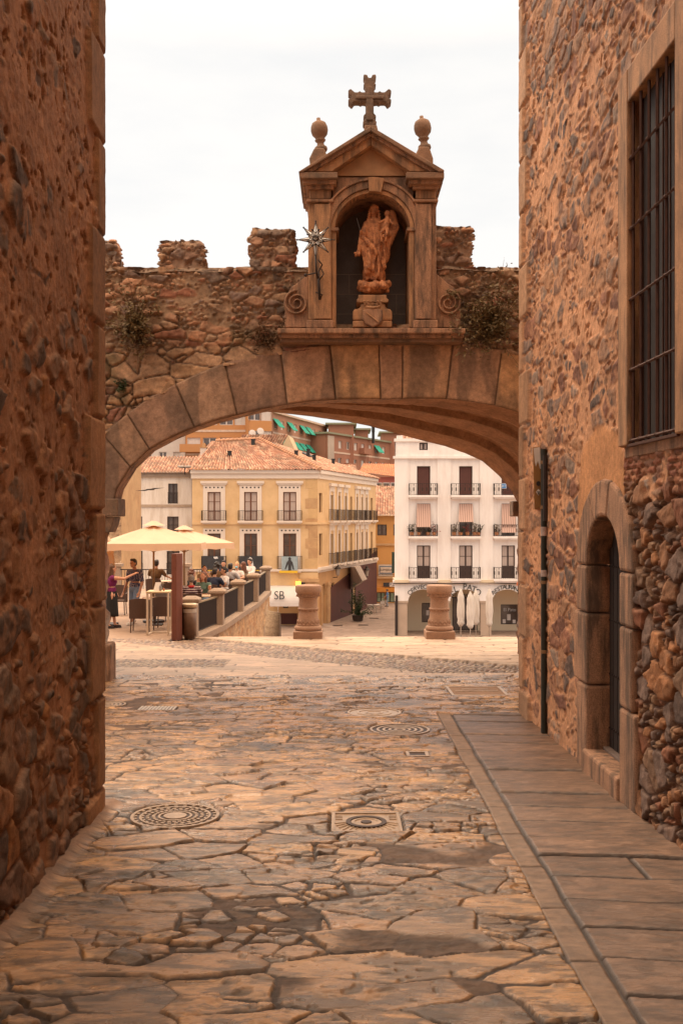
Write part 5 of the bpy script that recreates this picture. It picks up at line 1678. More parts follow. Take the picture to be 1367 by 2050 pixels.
# a closed parasol at the far left
def closed_parasol(x, y, z0, H, w, label, group, m, pole_m, seed=0, lift=.0):
    t = empty('closed_parasol', (x, y, z0), 0, label, 'parasol', group)
    rr_ = random.Random(seed)
    b = MB(); b.tube([(0, 0, 0), (0, 0, H)], .035, 8); b.build('pole', pole_m, t, 0, True)
    b = MB(); b.box(-.28, .28, -.28, .28, 0, .06); b.build('base', M_iron, t, .01)
    b = MB()
    rings = []
    ph = rr_.uniform(0, 6)
    for z, r in ((.34, .35), (.36, .62), (.40, .9), (.46, .75), (.52, .9), (.62, 1.0), (.72, .92), (.80, .8), (.86, .85), (.92, .6), (.97, .32), (1.0, .1)):
        n_ = 28
        rings.append([Vector((w * r * math.cos(2 * PI * k / n_) * (1 + .22 * math.sin(6 * 2 * PI * k / n_ + ph + z * 4) + rr_.uniform(-.05, .05)), w * r * math.sin(2 * PI * k / n_) * (1 + .22 * math.sin(6 * 2 * PI * k / n_ + ph + z * 4)), z * H + rr_.uniform(-.012, .012) * H)) for k in range(n_)])
    b.loft(rings)
    b.build('folded_canopy', m, t, 0, True)
    return t
closed_parasol(PX(213, 27.2), 27.2, TZ, 2.45, .22, 'furled cream parasol hanging at the far left edge of the terrace', 'furled parasols', M_canvas, M_pole, 3)

# ------------------------------------------------------------------ people
SKIN = [mat('skin_fair', (.58, .30, .19), .5, .05, 5, 0), mat('skin_tan', (.45, .215, .12), .5, .05, 5, 0)]
def fabric(name, col, **k): return mat(name, col, .9, .08, 20, .2, 50, .004, **k)
def person(name_label, x, y, z, rz, skin, pose='sit', scale=1.0, vox=.013, arms=None, legs=None, lean=0.0, head=(0, 0), top=None, sleeve=.5, bottom=None, bot='trousers', hair=None, hairstyle='short', shoes=None, extra=None, female=False, torso_tw=0.0):
    """local frame: the figure faces +Y, feet at z=0"""
    t = empty('person', (x, y, z), rz, name_label, 'person')
    hz = .93 if pose == 'stand' else .50
    up = Vector((0, math.sin(lean), math.cos(lean)))
    pel = Vector((0, 0, hz))
    ch = pel + up * .34
    nk = pel + up * .53
    hd = nk + up * .07 + Vector((head[0] * .04, .025 + head[1] * .05, .09))
    sw = .165 if female else .19
    hw = .10 if female else .09
    sh = [nk + Vector((s_ * sw, 0, -.075)) for s_ in (-1, 1)]
    if arms is None:
        arms = [((-.26, .10, .80 if pose == 'sit' else 1.1), (-.12, .34, .76 if pose == 'sit' else .88)), ((.26, .10, .80 if pose == 'sit' else 1.1), (.12, .34, .76 if pose == 'sit' else .88))]
    arms = [(Vector(a), Vector(b_)) for a, b_ in arms]
    if legs is None:
        if pose == 'sit': legs = [((-.12, .46, .50), (-.12, .44, .09)), ((.12, .46, .50), (.12, .44, .09))]
        else: legs = [((-.10, .03, .49), (-.11, -.02, .09)), ((.10, .06, .49), (.12, .08, .09))]
    legs = [(Vector(a), Vector(b_)) for a, b_ in legs]
    hips = [pel + Vector((s_ * hw, 0, -.02)) for s_ in (-1, 1)]
    body = [('e', pel + up * .02, (.155 if not female else .165, .115, .12)), ('e', pel + up * .18, (.135 if not female else .12, .10, .15)), ('e', ch, (.165 if not female else .145, .115, .17)),
            ('c', nk - up * .06, .075, nk + up * .05, .052), ('e', hd + Vector((0, 0, .02)), (.076, .094, .105)), ('e', hd + Vector((0, .03, -.055)), (.052, .06, .055)), ('e', hd + Vector((0, .098, -.01)), (.013, .02, .02)),
            ('e', hd + Vector((-.078, 0, 0)), (.012, .022, .032)), ('e', hd + Vector((.078, 0, 0)), (.012, .022, .032))]
    if female: body.append(('e', ch + Vector((0, .085, .0)), (.12, .055, .065)))
    for i, s_ in enumerate((-1, 1)):
        el, wr = arms[i]
        body += [('c', sh[i], .056, el, .042), ('c', el, .042, wr, .027), ('c', ch + up * .08, .09, sh[i], .06)]
        dr = (wr - el).normalized()
        side = dr.cross(Vector((0, 0, 1)))
        side = side.normalized() if side.length > .1 else Vector((1, 0, 0))
        palm = wr + dr * .05
        body += [('c', wr, .025, wr + dr * .085, .028), ('c', wr + dr * .03 + side * .02, .018, wr + dr * .085 + side * .022, .018), ('c', wr + dr * .03 - side * .02, .018, wr + dr * .085 - side * .022, .018)]
        dn = Vector((0, 0, -1)) if abs(dr.z) < .8 else Vector((0, 1, 0))
        for k in range(4):
            o2 = side * (-.03 + .02 * k)
            l_ = (.062, .074, .07, .055)[k]
            p0 = wr + dr * .09 + o2
            p1 = p0 + dr * l_ * .55 + dn * .008
            body += [('c', p0, .0115, p1, .0105), ('c', p1, .0105, p1 + dr * l_ * .45 + dn * .02, .009)]
        tb = side * (.04 * (-s_ if True else 1))
        body += [('c', wr + dr * .03 + tb * .6, .014, wr + dr * .075 + tb * 1.25 + dn * .01, .011)]
    for i, s_ in enumerate((-1, 1)):
        kn, an = legs[i]
        body += [('c', hips[i], .088, kn, .058), ('c', kn, .056, an, .036), ('c', kn.lerp(an, .3) + Vector((0, -.015, 0)), .053, kn.lerp(an, .6), .042), ('c', an, .036, an + Vector((0, .12, -.055)), .032)]
    blob('body', body, vox, skin, t, smooth_it=1)
    if top:
        tp = [('e', pel + up * .10, (.165 if not female else .15, .128, .14)), ('e', ch, (.182 if not female else .157, .134, .18)), ('c', nk - up * .09, .098, nk - up * .035, .075)]
        if female: tp.append(('e', ch + Vector((0, .088, .0)), (.128, .062, .072)))
        for i in range(2):
            el, wr = arms[i]
            tp += [('c', ch + up * .08, .10, sh[i], .072)]
            if sleeve > 0: tp += [('c', sh[i], .074, sh[i].lerp(el, min(1, sleeve * 1.6)), .060)]
            if sleeve > .7: tp += [('c', el, .060, el.lerp(wr, .9), .045)]
        blob('top', tp, vox, top, t, disp=lambda c_, n_: .012 * (fbm(c_[:, 0] * 14 + c_[:, 2] * 5, c_[:, 2] * 10 + c_[:, 1] * 8, 3, 3) - .5), smooth_it=1)
    if bottom:
        bt = []
        if bot == 'skirt':
            b = MB(); rings = []
            for z_, r_ in ((hz + .12, .135), (hz + .0, .175), (hz - .25, .19), (hz - .50, .205), (hz - .60, .215)):
                rings.append([Vector((r_ * math.cos(2 * PI * k / 40) * (1 + .05 * math.sin(11 * 2 * PI * k / 40)), r_ * .85 * math.sin(2 * PI * k / 40) * (1 + .05 * math.sin(11 * 2 * PI * k / 40)), z_)) for k in range(40)])
            b.loft(rings); b.build('skirt', bottom, t, 0, True)
        else:
            for i in range(2):
                kn, an = legs[i]
                bt += [('c', hips[i] + Vector((0, 0, .03)), .105, kn, .078)]
                if bot == 'trousers': bt += [('c', kn, .075, kn.lerp(an, .93), .055)]
                else: bt += [('c', kn, .078, kn.lerp(an, .05), .078)]
            bt += [('e', pel + up * .03, (.172, .132, .125))]
            blob('trousers' if bot == 'trousers' else 'shorts', bt, vox, bottom, t, disp=lambda c_, n_: .008 * (fbm(c_[:, 0] * 14, c_[:, 2] * 12 + c_[:, 1] * 8, 3, 3) - .5), smooth_it=1)
    if shoes:
        for i in range(2):
            kn, an = legs[i]
            blob('shoe', [('c', an + Vector((0, -.03, -.045)), .043, an + Vector((0, .14, -.05)), .038), ('c', an + Vector((0, .02, -.03)), .044, an + Vector((0, .12, -.05)), .036), ('e', an + Vector((0, .07, -.078)), (.042, .125, .014))], .012, shoes, t, smooth_it=1)
    if hair:
        hs = [('e', hd + Vector((0, -.018, .045)), (.088, .098, .092)), ('e', hd + Vector((0, -.035, .0)), (.086, .08, .08))]
        if hairstyle == 'short': hs += [('e', hd + Vector((0, .045, .10)), (.06, .05, .035))]
        if hairstyle == 'long': hs += [('c', hd + Vector((0, -.04, 0)), .078, hd + Vector((0, -.085, -.24)), .07), ('c', hd + Vector((-.06, -.01, .01)), .03, hd + Vector((-.075, -.01, -.17)), .032), ('c', hd + Vector((.06, -.01, .01)), .03, hd + Vector((.075, -.01, -.17)), .032), ('c', hd + Vector((0, -.08, -.24)), .065, hd + Vector((0, -.09, -.33)), .035)]
        if hairstyle == 'curly':
            rr_ = random.Random(3)
            for k in range(24):
                a, e2 = rr_.uniform(0, 6.28), rr_.uniform(-.9, 1.4)
                if math.sin(a) > .35 and e2 < .5: continue
                hs.append(('e', hd + Vector((.10 * math.cos(a) * math.cos(e2), .10 * math.sin(a) * math.cos(e2) - .02, .02 + .11 * math.sin(e2))), (.04, .04, .04)))
        if hairstyle == 'bun': hs += [('e', hd + Vector((0, -.05, .13)), (.045, .045, .04))]
        blob('hair', hs, .011, hair, t, disp=lambda c_, n_: .006 * (fbm(c_[:, 0] * 60, c_[:, 2] * 20 + c_[:, 1] * 40, 3, 2) - .5), smooth_it=1)
    for s_ in (-1, 1):
        b = MB(); b.sphere(hd + Vector((s_ * .03, .088, .014)), (.011, .006, .007), 8, 6); b.build('eye', M_eye, t, 0, True)
    b = MB(); b.sphere(hd + Vector((0, .088, -.052)), (.022, .007, .006), 8, 6); b.build('mouth', M_lip, t, 0, True)
    t.scale = (scale,) * 3
    if extra: extra(t, hd, pel, ch)
    return t
M_eye = mat('eye_dark', (.03, .02, .015), .3, 0, 3, 0)
M_lip = mat('lips', (.35, .10, .08), .5, 0, 3, 0)
H_br = mat('brown_hair', (.10, .045, .02), .6, .3, 30, .3, 80)
H_dk = mat('dark_hair', (.018, .012, .010), .5, .3, 30, .3, 80)
H_gr = mat('grey_hair', (.20, .16, .14), .7, .3, 30, .3, 80)
H_bl = mat('blond_hair', (.45, .27, .12), .6, .3, 30, .3, 80)
H_rb = mat('reddish_hair', (.13, .045, .022), .6, .3, 30, .3, 80)
C_purple = fabric('purple_top', (.16, .012, .09)); C_black = fabric('black_cloth', (.014, .012, .012)); C_navy = fabric('navy_shirt', (.02, .025, .05))
C_white = fabric('white_shirt', (.68, .62, .58)); C_greysh = fabric('grey_shirt', (.36, .34, .35)); C_brown = fabric('brown_shirt', (.13, .065, .025)); C_denim = fabric('denim', (.16, .22, .32))
C_khaki = fabric('khaki', (.25, .17, .10)); C_green = fabric('green_print', (.10, .17, .14))
def pattern_mat(name, c0, c1, scale, kind='dots'):
    m = fabric(name, c0)
    t = m.node_tree; b = t.nodes['Principled BSDF']
    c = t.nodes.new('ShaderNodeTexCoord')
    mx_ = t.nodes.new('ShaderNodeMix'); mx_.data_type = 'RGBA'
    if kind == 'dots':
        v = t.nodes.new('ShaderNodeTexVoronoi'); v.inputs['Scale'].default_value = scale
        v.inputs['Randomness'].default_value = .3
        t.links.new(c.outputs['Object'], v.inputs['Vector'])
        r = t.nodes.new('ShaderNodeMath'); r.operation = 'LESS_THAN'; r.inputs[1].default_value = .33
        t.links.new(v.outputs['Distance'], r.inputs[0])
    else:
        v = t.nodes.new('ShaderNodeTexWave'); v.wave_type = 'BANDS'; v.bands_direction = 'Z'; v.inputs['Scale'].default_value = scale
        t.links.new(c.outputs['Object'], v.inputs['Vector'])
        r = t.nodes.new('ShaderNodeMath'); r.operation = 'GREATER_THAN'; r.inputs[1].default_value = .68
        t.links.new(v.outputs['Fac'], r.inputs[0])
    t.links.new(r.outputs[0], mx_.inputs[0])
    mx_.inputs[6].default_value = (*c0, 1); mx_.inputs[7].default_value = (*c1, 1)
    t.links.new(mx_.outputs[2], b.inputs['Base Color'])
    return m
C_dots = pattern_mat('patterned_shirt', (.04, .045, .10), (.45, .35, .33), 34)
C_strip = pattern_mat('striped_shirt', (.07, .02, .03), (.55, .45, .42), 5.2, 'bands')
S_dk = fabric('dark_shoe', (.04, .03, .03)); S_wh = fabric('white_shoe', (.68, .63, .58))
def backpack(t, hd, pel, ch):
    b = MB(); b.sphere(Vector((0, -.20, ch.z - .10)), (.13, .09, .19), 14, 10); b.build('backpack', fabric('dark_bag', (.05, .06, .065)), t, 0, True)
def px_at(px, d): return PX(px, d)
# standing woman, arm stretched out to the right
person('woman in purple top and black skirt pointing with her outstretched arm', px_at(224, 26.5), 26.5, TZ, math.radians(-68), SKIN[0], 'stand', .97, .010,
       arms=[((-.22, -.02, 1.12), (-.20, .12, .98)), ((.22, .30, 1.36), (.16, .56, 1.47))], top=C_purple, sleeve=0, bottom=C_black, bot='skirt', hair=H_br, hairstyle='long', shoes=S_dk, female=True, extra=backpack,
       legs=[((-.09, .06, .48), (-.08, .10, .09)), ((.09, -.02, .48), (.09, -.12, .09))])
person('standing man in dotted navy shirt and denim shorts looking down', px_at(271, 27.6), 27.6, TZ, math.radians(150), SKIN[1], 'stand', 1.03, .010, lean=.04, head=(0, .5),
       arms=[((-.29, .04, 1.12), (-.31, .18, .88)), ((.30, -.02, 1.12), (.31, .10, .86))], top=C_dots, sleeve=.5, bottom=C_denim, bot='shorts', hair=H_dk, shoes=S_wh,
       legs=[((-.12, .14, .50), (-.13, .30, .09)), ((.12, .0, .49), (.15, -.12, .10))])
def mask_item(t, hd, pel, ch):
    b = MB(); b.sphere(hd + Vector((0, .075, -.035)), (.055, .05, .045), 12, 8); b.build('face_mask', fabric('blue_mask', (.25, .5, .6)), t, 0, True)
person('man in brown shirt seated with his back turned under the parasols', px_at(313, 34), 34, TZ + .10, math.radians(-10), SKIN[1], 'sit', 1.06, top=C_brown, sleeve=.5, bottom=C_khaki, hair=H_dk, shoes=S_dk, arms=[((-.27, .08, .82), (-.12, .34, .76)), ((.30, .05, .80), (.33, .28, .74))])
def collar(t, hd, pel, ch):
    b = MB(); b.lathe([(.085, 0), (.10, .0), (.085, .055), (.07, .055)], Vector((0, 0, ch.z + .14)), 18); b.build('red_collar', fabric('red_cloth', (.45, .02, .02)), t, 0, True)
PEO = [
 ('grey haired man in striped shirt seated by the first railing panel', 383, 27.4, 12, SKIN[1], C_strip, .5, H_gr, 'short', False, collar, None),
 ('woman with reddish curly hair seated facing away behind the striped man', 384, 30.0, -60, SKIN[0], C_black, .2, H_rb, 'curly', True, None, None),
 ('talking woman in green print dress with one hand raised', 408, 28.9, 165, SKIN[0], C_green, .25, H_rb, 'long', True, None, [((-.26, .16, .82), (-.34, .36, .92)), ((.24, .14, .78), (.10, .36, .76))]),
 ('dark haired woman resting chin on hand behind the talking woman', 409, 33.0, 200, SKIN[0], C_khaki, .2, H_dk, 'long', True, None, [((-.2, .3, .78), (-.06, .18, 1.04)), ((.24, .14, .78), (.10, .36, .76))]),
 ('man in navy shirt seated with his back to the street', 430, 31.2, -25, SKIN[1], C_navy, .5, H_dk, 'short', False, None, None),
 ('bearded man in white tee seated in profile leaning on the railing side', 450, 31.9, 120, SKIN[1], C_white, .4, H_dk, 'short', False, None, None),
 ('dark curly haired woman seated behind the navy shirted man', 435, 34.8, 15, SKIN[0], C_brown, .3, H_dk, 'curly', True, None, None),
 ('young man facing the street behind the seated group', 448, 36.5, 180, SKIN[0], C_navy, .4, H_dk, 'short', False, None, None),
 ('man in light grey shirt seated with his back turned', 461, 34.2, -20, SKIN[1], C_greysh, .9, H_dk, 'short', False, None, None),
 ('blond woman wearing a blue face mask', 475, 35.0, 170, SKIN[0], C_white, .3, H_bl, 'bun', True, mask_item, None),
 ('woman with long straight auburn hair seated side on', 488, 35.4, 60, SKIN[0], C_khaki, .3, H_rb, 'long', True, None, None),
 ('man in white shirt seated last along the railing', 501, 38.2, 140, SKIN[0], C_white, .9, H_dk, 'short', False, None, None)]
for lab, px, d, rz, sk, tp, sl_, hr, hs, fem, ex, arm in PEO:
    person(lab, px_at(px, d), d, TZ + .02, math.radians(rz), sk, 'sit', 1.02, .014, arms=arm, top=tp, sleeve=sl_, bottom=C_khaki if not fem else C_denim, hair=hr, hairstyle=hs, shoes=S_dk, female=fem, extra=ex)
    place_chair(px_at(px, d), d, math.radians(rz), 'wicker chair under the ' + lab.split(' seated')[0].split(' resting')[0].split(' wearing')[0].split(' facing')[0][:60])
place_chair(px_at(313, 34), 34, math.radians(-10), 'wicker chair under the man in brown shirt')
place_chair(px_at(283, 25.7), 25.7, math.radians(4), 'empty dark wicker chair left of the tall cream table')
place_chair(px_at(330, 26.3), 26.3, math.radians(-3), 'empty dark wicker chair seen behind the tall cream table')
place_chair(px_at(236, 30.2), 30.2, math.radians(185), 'empty dark wicker chair behind the pointing woman')
place_chair(px_at(322, 28.6), 28.6, math.radians(170), 'empty grey wicker chair under the nearer parasol', m=M_grey_w)
place_chair(px_at(338, 32), 32, math.radians(30), 'empty dark chair beside the rust column')
place_chair(px_at(350, 30), 30, math.radians(150), 'empty grey chair half hidden by the rust column', m=M_grey_w)
for px, d, lab in ((310, 27.3, 'cafe table between the two empty chairs near the kerb'), (402, 28.2, 'cafe table between the striped man and talking woman'), (436, 32.6, 'cafe table beside the navy shirted man'), (468, 35.0, 'cafe table beside the masked woman'), (334, 34.6, 'cafe table before the man in brown shirt'), (492, 37.4, 'cafe table before the last white shirted man')):
    place_table(px_at(px, d), d, .1, lab)
t = empty('menu_card', (px_at(397, 27.8), 27.8, TZ + .755), 0, 'pink menu leaflet held on the table by the striped man', 'menu')
b = MB(); b.hexa([(-.12, -.05, .02), (.10, -.05, .02), (.10, -.046, .02), (-.12, -.046, .02)], [(-.08, .04, .17), (.12, .04, .17), (.12, .044, .17), (-.08, .044, .17)]); b.build('leaflet', mat('pink_paper', (.7, .45, .45), .8), t)
# ================================================================== facades
class FBx:
    """box builder in facade coordinates (u along the wall, z up, n outward)"""
    def __init__(s, O, U, N):
        s.O, s.U, s.N = Vector(O), Vector(U).normalized(), Vector(N).normalized()
        s.b = MB()
    def new(s): s.b = MB(); return s
    def p(s, u, z, n): return s.O + s.U * u + s.N * n + Vector((0, 0, z))
    def box(s, u0, u1, z0, z1, n0, n1):
        s.b.hexa([s.p(u0, z0, n0), s.p(u1, z0, n0), s.p(u1, z1, n0), s.p(u0, z1, n0)], [s.p(u0, z0, n1), s.p(u1, z0, n1), s.p(u1, z1, n1), s.p(u0, z1, n1)])
        return s
    def prism(s, pts, n0, n1):
        s.b.prism([s.p(u, z, n0) for u, z in pts], s.N * (n1 - n0)); return s
    def build(s, name, m, parent=None, bevel=0, smooth=False):
        o = s.b.build(name, m, parent, bevel, smooth); s.b = MB(); return o
def holed_wall(F, u0, u1, z0, z1, holes, name, m, parent, reveal=.22, back=.35):
    """wall sheet with rectangular holes and their reveals"""
    us = sorted(set([u0, u1] + [h[0] for h in holes] + [h[1] for h in holes]))
    zs = sorted(set([z0, z1] + [h[2] for h in holes] + [h[3] for h in holes]))
    us = [u for u in us if u0 <= u <= u1]; zs = [z for z in zs if z0 <= z <= z1]
    F.new()
    for a, b_ in zip(us[:-1], us[1:]):
        for c, d in zip(zs[:-1], zs[1:]):
            um, zm = (a + b_) / 2, (c + d) / 2
            if any(h[0] < um < h[1] and h[2] < zm < h[3] for h in holes): continue
            F.b.add([F.p(a, c, 0), F.p(b_, c, 0), F.p(b_, d, 0), F.p(a, d, 0)], [(0, 1, 2, 3)])
    for h in holes:
        a, b_, c, d = h[:4]
        q = [F.p(a, c, 0), F.p(b_, c, 0), F.p(b_, d, 0), F.p(a, d, 0)]
        r = [F.p(a, c, -reveal), F.p(b_, c, -reveal), F.p(b_, d, -reveal), F.p(a, d, -reveal)]
        F.b.add(q + r, [(0, 4, 5, 1), (1, 5, 6, 2), (2, 6, 7, 3), (3, 7, 4, 0)])
    F.b.add([F.p(u0, z0, 0), F.p(u0, z1, 0), F.p(u0, z1, -back), F.p(u0, z0, -back)], [(0, 1, 2, 3)])
    F.b.add([F.p(u1, z0, 0), F.p(u1, z1, 0), F.p(u1, z1, -back), F.p(u1, z0, -back)], [(0, 1, 2, 3)])
    return F.build(name, m, parent)
M_pane = mat('window_glass', (.10, .075, .065), .15, .5, 1.2, 0, spec=.8)
M_panelt = mat('curtained_glass', (.50, .40, .35), .25, .12, 1.5, 0, spec=.6)
M_wood = mat('window_wood', (.14, .05, .022), .5, .15, 4, 0)
M_woodd = mat('window_dark_wood', (.05, .028, .022), .5, .15, 4, 0)
def window(F, u0, u1, z0, z1, parent, n=-.18, m=None, pane=None, cols=2, rows=3, fw=.07, name='window'):
    m = m or M_wood; pane = pane or M_pane
    F.new()
    F.box(u0 + .002, u0 + fw, z0, z1, n, n + .08).box(u1 - fw, u1 - .002, z0, z1, n, n + .08)
    F.box(u0 + fw, u1 - fw, z1 - fw, z1, n, n + .078).box(u0 + fw, u1 - fw, z0, z0 + fw, n, n + .078)
    for k in range(1, cols):
        u = u0 + (u1 - u0) * k / cols; F.box(u - fw * .8, u + fw * .8, z0 + fw, z1 - fw, n, n + .075)
    for k in range(1, rows):
        z = z0 + (z1 - z0) * k / rows; F.box(u0 + fw, u1 - fw, z - fw * .28, z + fw * .28, n + .01, n + .06)
    w = F.build(name, m, parent)
    F.new().box(u0 + fw * .5, u1 - fw * .5, z0 + fw * .5, z1 - fw * .5, n + .01, n + .03).build('pane', pane, w)
    return w
def balcony(F, u0, u1, z0, z1, parent, dep=.45, slab_m=None, dens=.13, m=None, fancy=False):
    m = m or M_iron
    F.new().box(u0 - .05, u1 + .05, z0 - .18, z0 - .02, .001, dep + .05).box(u0 + .05, u1 - .05, z0 - .30, z0 - .181, .001, dep - .1)
    bl = F.build('balcony', slab_m, parent)
    F.new()
    n_ = max(2, int((u1 - u0) / dens))
    r = .022
    for k in range(n_ + 1):
        u = u0 + (u1 - u0) * k / n_
        F.box(u - r / 2, u + r / 2, z0, z1 - .03, dep - r, dep)
        if fancy and k % 2 == 0:
            F.box(u - .045, u + .045, z0 + (z1 - z0) * .35, z0 + (z1 - z0) * .65, dep - r - .004, dep + .004)
            F.box(u - .03, u + .03, z1 - .16, z1 - .06, dep - r - .004, dep + .004)
    for k in range(4):
        nn = dep * (k + .3) / 4
        for u in (u0, u1): F.box(u - r / 2, u + r / 2, z0, z1 - .03, nn, nn + r)
    F.box(u0 - r, u1 + r, z1 - .03, z1, dep - .03, dep + .01)
    F.box(u0 - r, u0 + r, z1 - .03, z1, 0, dep - .031).box(u1 - r, u1 + r, z1 - .03, z1, 0, dep - .031)
    F.box(u0, u1, z0 + .03, z0 + .06, dep - .02, dep - .001)
    F.build('balcony_railing', m, bl)
    return bl
# tiles
M_tile = mat('roof_tile', (1, 1, 1), attr=True, var=.2, scale=3, bump=.2, bscale=20)
def tile_roof(name, A, B, C, D, parent, tw=.26, tl=.42, seed=0, cut=None, pal=None):
    """A-B eave (left to right seen from outside), D-C ridge; corrugated clay tiles"""
    A, B, C, D = map(Vector, (A, B, C, D))
    w = (B - A).length; hgt = ((D - A).length + (C - B).length) / 2
    nu = int(max(w, (C - D).length) / tw) * 6 + 1; nv = int(hgt / tl) * 4 + 1
    s, t = np.meshgrid(np.linspace(0, 1, nu), np.linspace(0, 1, nv))
    def L_(P, Q, k): return np.array(P)[None, None, :] * (1 - k[..., None]) + np.array(Q)[None, None, :] * k[..., None]
    base = L_(A, B, s) * (1 - t[..., None]) + L_(D, C, s) * t[..., None]
    nrm = (B - A).cross(D - A).normalized()
    if nrm.z < 0: nrm = -nrm
    U_ = s * w / tw; V_ = t * hgt / tl
    ui = np.floor(U_ + .25).astype(int); vi = np.floor(V_ + TAB[ui & 255, 7] * .3).astype(int)
    hh = .06 * np.cos(U_ * 2 * PI) + .04 * (1 - (V_ - np.floor(V_))) + .02 * TAB[ui & 255, vi & 255]
    P_ = base + hh[..., None] * np.array(nrm)[None, None, :]
    pal = pal or [(.42, .20, .12), (.34, .155, .095), (.50, .28, .18), (.27, .13, .085), (.56, .36, .25), (.39, .21, .14)]
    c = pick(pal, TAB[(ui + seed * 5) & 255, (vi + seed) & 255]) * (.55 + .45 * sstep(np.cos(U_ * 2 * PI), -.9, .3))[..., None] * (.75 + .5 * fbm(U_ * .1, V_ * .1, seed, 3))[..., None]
    li = sstep(fbm(U_ * .25, V_ * .5, seed + 3, 4), .55, .65) * .5
    c = mixc(c, np.array([.17, .12, .08]) * np.ones_like(c), li)
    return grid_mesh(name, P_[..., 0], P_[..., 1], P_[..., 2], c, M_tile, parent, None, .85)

# ---------------- yellow corner building
D1 = 82.0
M_yel = mat('yellow_render', (.70, .49, .27), .9, .07, .6, .15, 10, stain=(.56, .36, .18), stain_amt=.5, stain_scale=.5)
M_trim = mat('white_trim', (.72, .63, .55), .8, .05, 1, .1)
M_sand = mat('sandstone', (.52, .33, .17), .85, .18, 1.2, .2, 15, stain=(.40, .22, .11), stain_amt=.6, stain_scale=1)
YB = empty('corner_building', (0, 0, 0), 0, 'yellow rendered corner building with tiled hip roof and iron balconies', 'building')
F = FBx((0, D1, 0), (1, 0, 0), (0, -1, 0))
x = lambda px: PX(px, D1)
z = lambda py: PZ(py, D1)
cols = (429, 502, 580)
holes = []
for c_ in cols:
    holes += [(x(c_ - 13), x(c_ + 13), z(1043), z(985)), (x(c_ - 13), x(c_ + 13), z(1141), z(1068))]
holes += [(x(c_ - 14), x(c_ + 14), ZP, z(1172)) for c_ in (500, 430)] + [(x(556), x(600), ZP, z(1172))]
holed_wall(F, x(385), x(636), ZP - .3, z(958), holes, 'wall', M_yel, YB, .25, .4)
F.new().box(x(383), x(637.5), z(958), z(948), -.3, .12).box(x(382), x(639), z(948) + .003, z(941), -.3, .28); F.build('cornice', M_trim, YB)
F.new().box(x(385), x(637), z(1050), z(1045), .001, .10); F.build('string_course', M_yel, YB)
F.new().box(x(385), x(638), z(1144), z(1139), .001, .16); F.build('string_course', M_trim, YB)
rq = random.Random(5)
for k in range(9):
    zz = 958 + k * 20
    F.new().box(x(617 if k % 2 else 611), x(635.8), z(zz + 19.6), z(zz + .4), .002, .02)
    F.build('quoin', [M_sand, mat('sandstone_pale', (.60, .40, .20), .85, .1)][rq.randrange(2)] if k == 0 else [M_sand, bpy.data.materials['sandstone_pale'] if 'sandstone_pale' in bpy.data.materials else M_sand][rq.randrange(2)], YB)
M_hole = M_void
for i, c_ in enumerate(cols):
    for row, (zt, zd0, zd1, zb0, zb1) in enumerate(((963, 985, 1043, 1022, 1042), (1052, 1068, 1141, 1113, 1139))):
        sd_ = empty('window_surround', (0, 0, 0)); sd_.parent = YB
        F.new()
        F.box(x(c_ - 22), x(c_ - 13.2), z(1050 if row == 0 else 1141), z(zt + 6), .002, .06).box(x(c_ + 13.2), x(c_ + 22), z(1050 if row == 0 else 1141), z(zt + 6), .002, .06)
        F.box(x(c_ - 22) + .003, x(c_ + 22) - .003, z(zd0), z(zt + 6), .0021, .058)
        if row == 0: F.box(x(c_ - 27), x(c_ + 27), z(zt + 5), z(zt), .002, .22).box(x(c_ - 25), x(c_ + 25), z(zt + 8), z(zt + 5), .002, .14)
        F.build('surround', M_trim, sd_)
        F.new()
        for k in range(5):
            uu = x(c_ - 16 + 8 * k); zz = z((zt + 6 + zd0) / 2 - 1)
            F.prism([(uu + .07 * math.cos(a * PI / 4), zz + .07 * math.sin(a * PI / 4)) for a in range(8)], .05, .062)
        F.build('round_holes', M_hole, sd_)
        window(F, x(c_ - 13), x(c_ + 13), z(zd1), z(zd0), YB, pane=M_panelt if row == 0 else M_pane)
        balcony(F, x(c_ - 24), x(c_ + 24), z(zb1), z(zb0), YB, .45, M_trim)
# banners hung on the lower balconies
def banner(px0, px1, py0, py1, label, fn, d=D1 - .55):
    t = empty('banner', P((px0 + px1) / 2, py1, d), 0, label, 'banner')
    fn(t, d); return t
M_black = mat('banner_dark', (.035, .035, .04), .7, .5, 2.5, 0)
M_blueg = mat('banner_blue', (.30, .38, .42), .7, .25, 1.5, 0)
M_byel = mat('banner_yellow', (.75, .48, .03), .7, .05, 1, 0)
M_bwhite = mat('banner_white', (.65, .65, .65), .8, .1, 1, 0)
def bq(t, d, x0, x1, y0, y1, m, nm, off=0):
    b = MB(t.location); b.box(PX(x0, d), PX(x1, d), d - off - .02, d - off, PZ(y1, d), PZ(y0, d)); return b.build(nm, m, t)
def poly_on(t, d, pts, m, nm, off):
    b = MB(t.location); b.prism([P(x_, y_, d - off) for x_, y_ in pts], (0, -.01, 0)); return b.build(nm, m, t)
def fn1(t, d):
    bq(t, d, 405, 448, 1113, 1139, M_black, 'sheet'); bq(t, d, 412, 440, 1139.3, 1143, M_byel, 'lower_strip')
    poly_on(t, d, [(427, 1115), (435, 1114), (437, 1118), (430, 1119)], M_bwhite, 'pale_figure', .025)
def fn2(t, d):
    bq(t, d, 479, 525, 1113, 1139, M_black, 'sheet'); bq(t, d, 486, 520, 1139.3, 1143, M_byel, 'lower_strip')
    poly_on(t, d, [(497, 1119), (501, 1115), (505, 1118), (507, 1128), (509, 1138), (500, 1138), (500, 1124)], M_bwhite, 'pale_figure', .025)
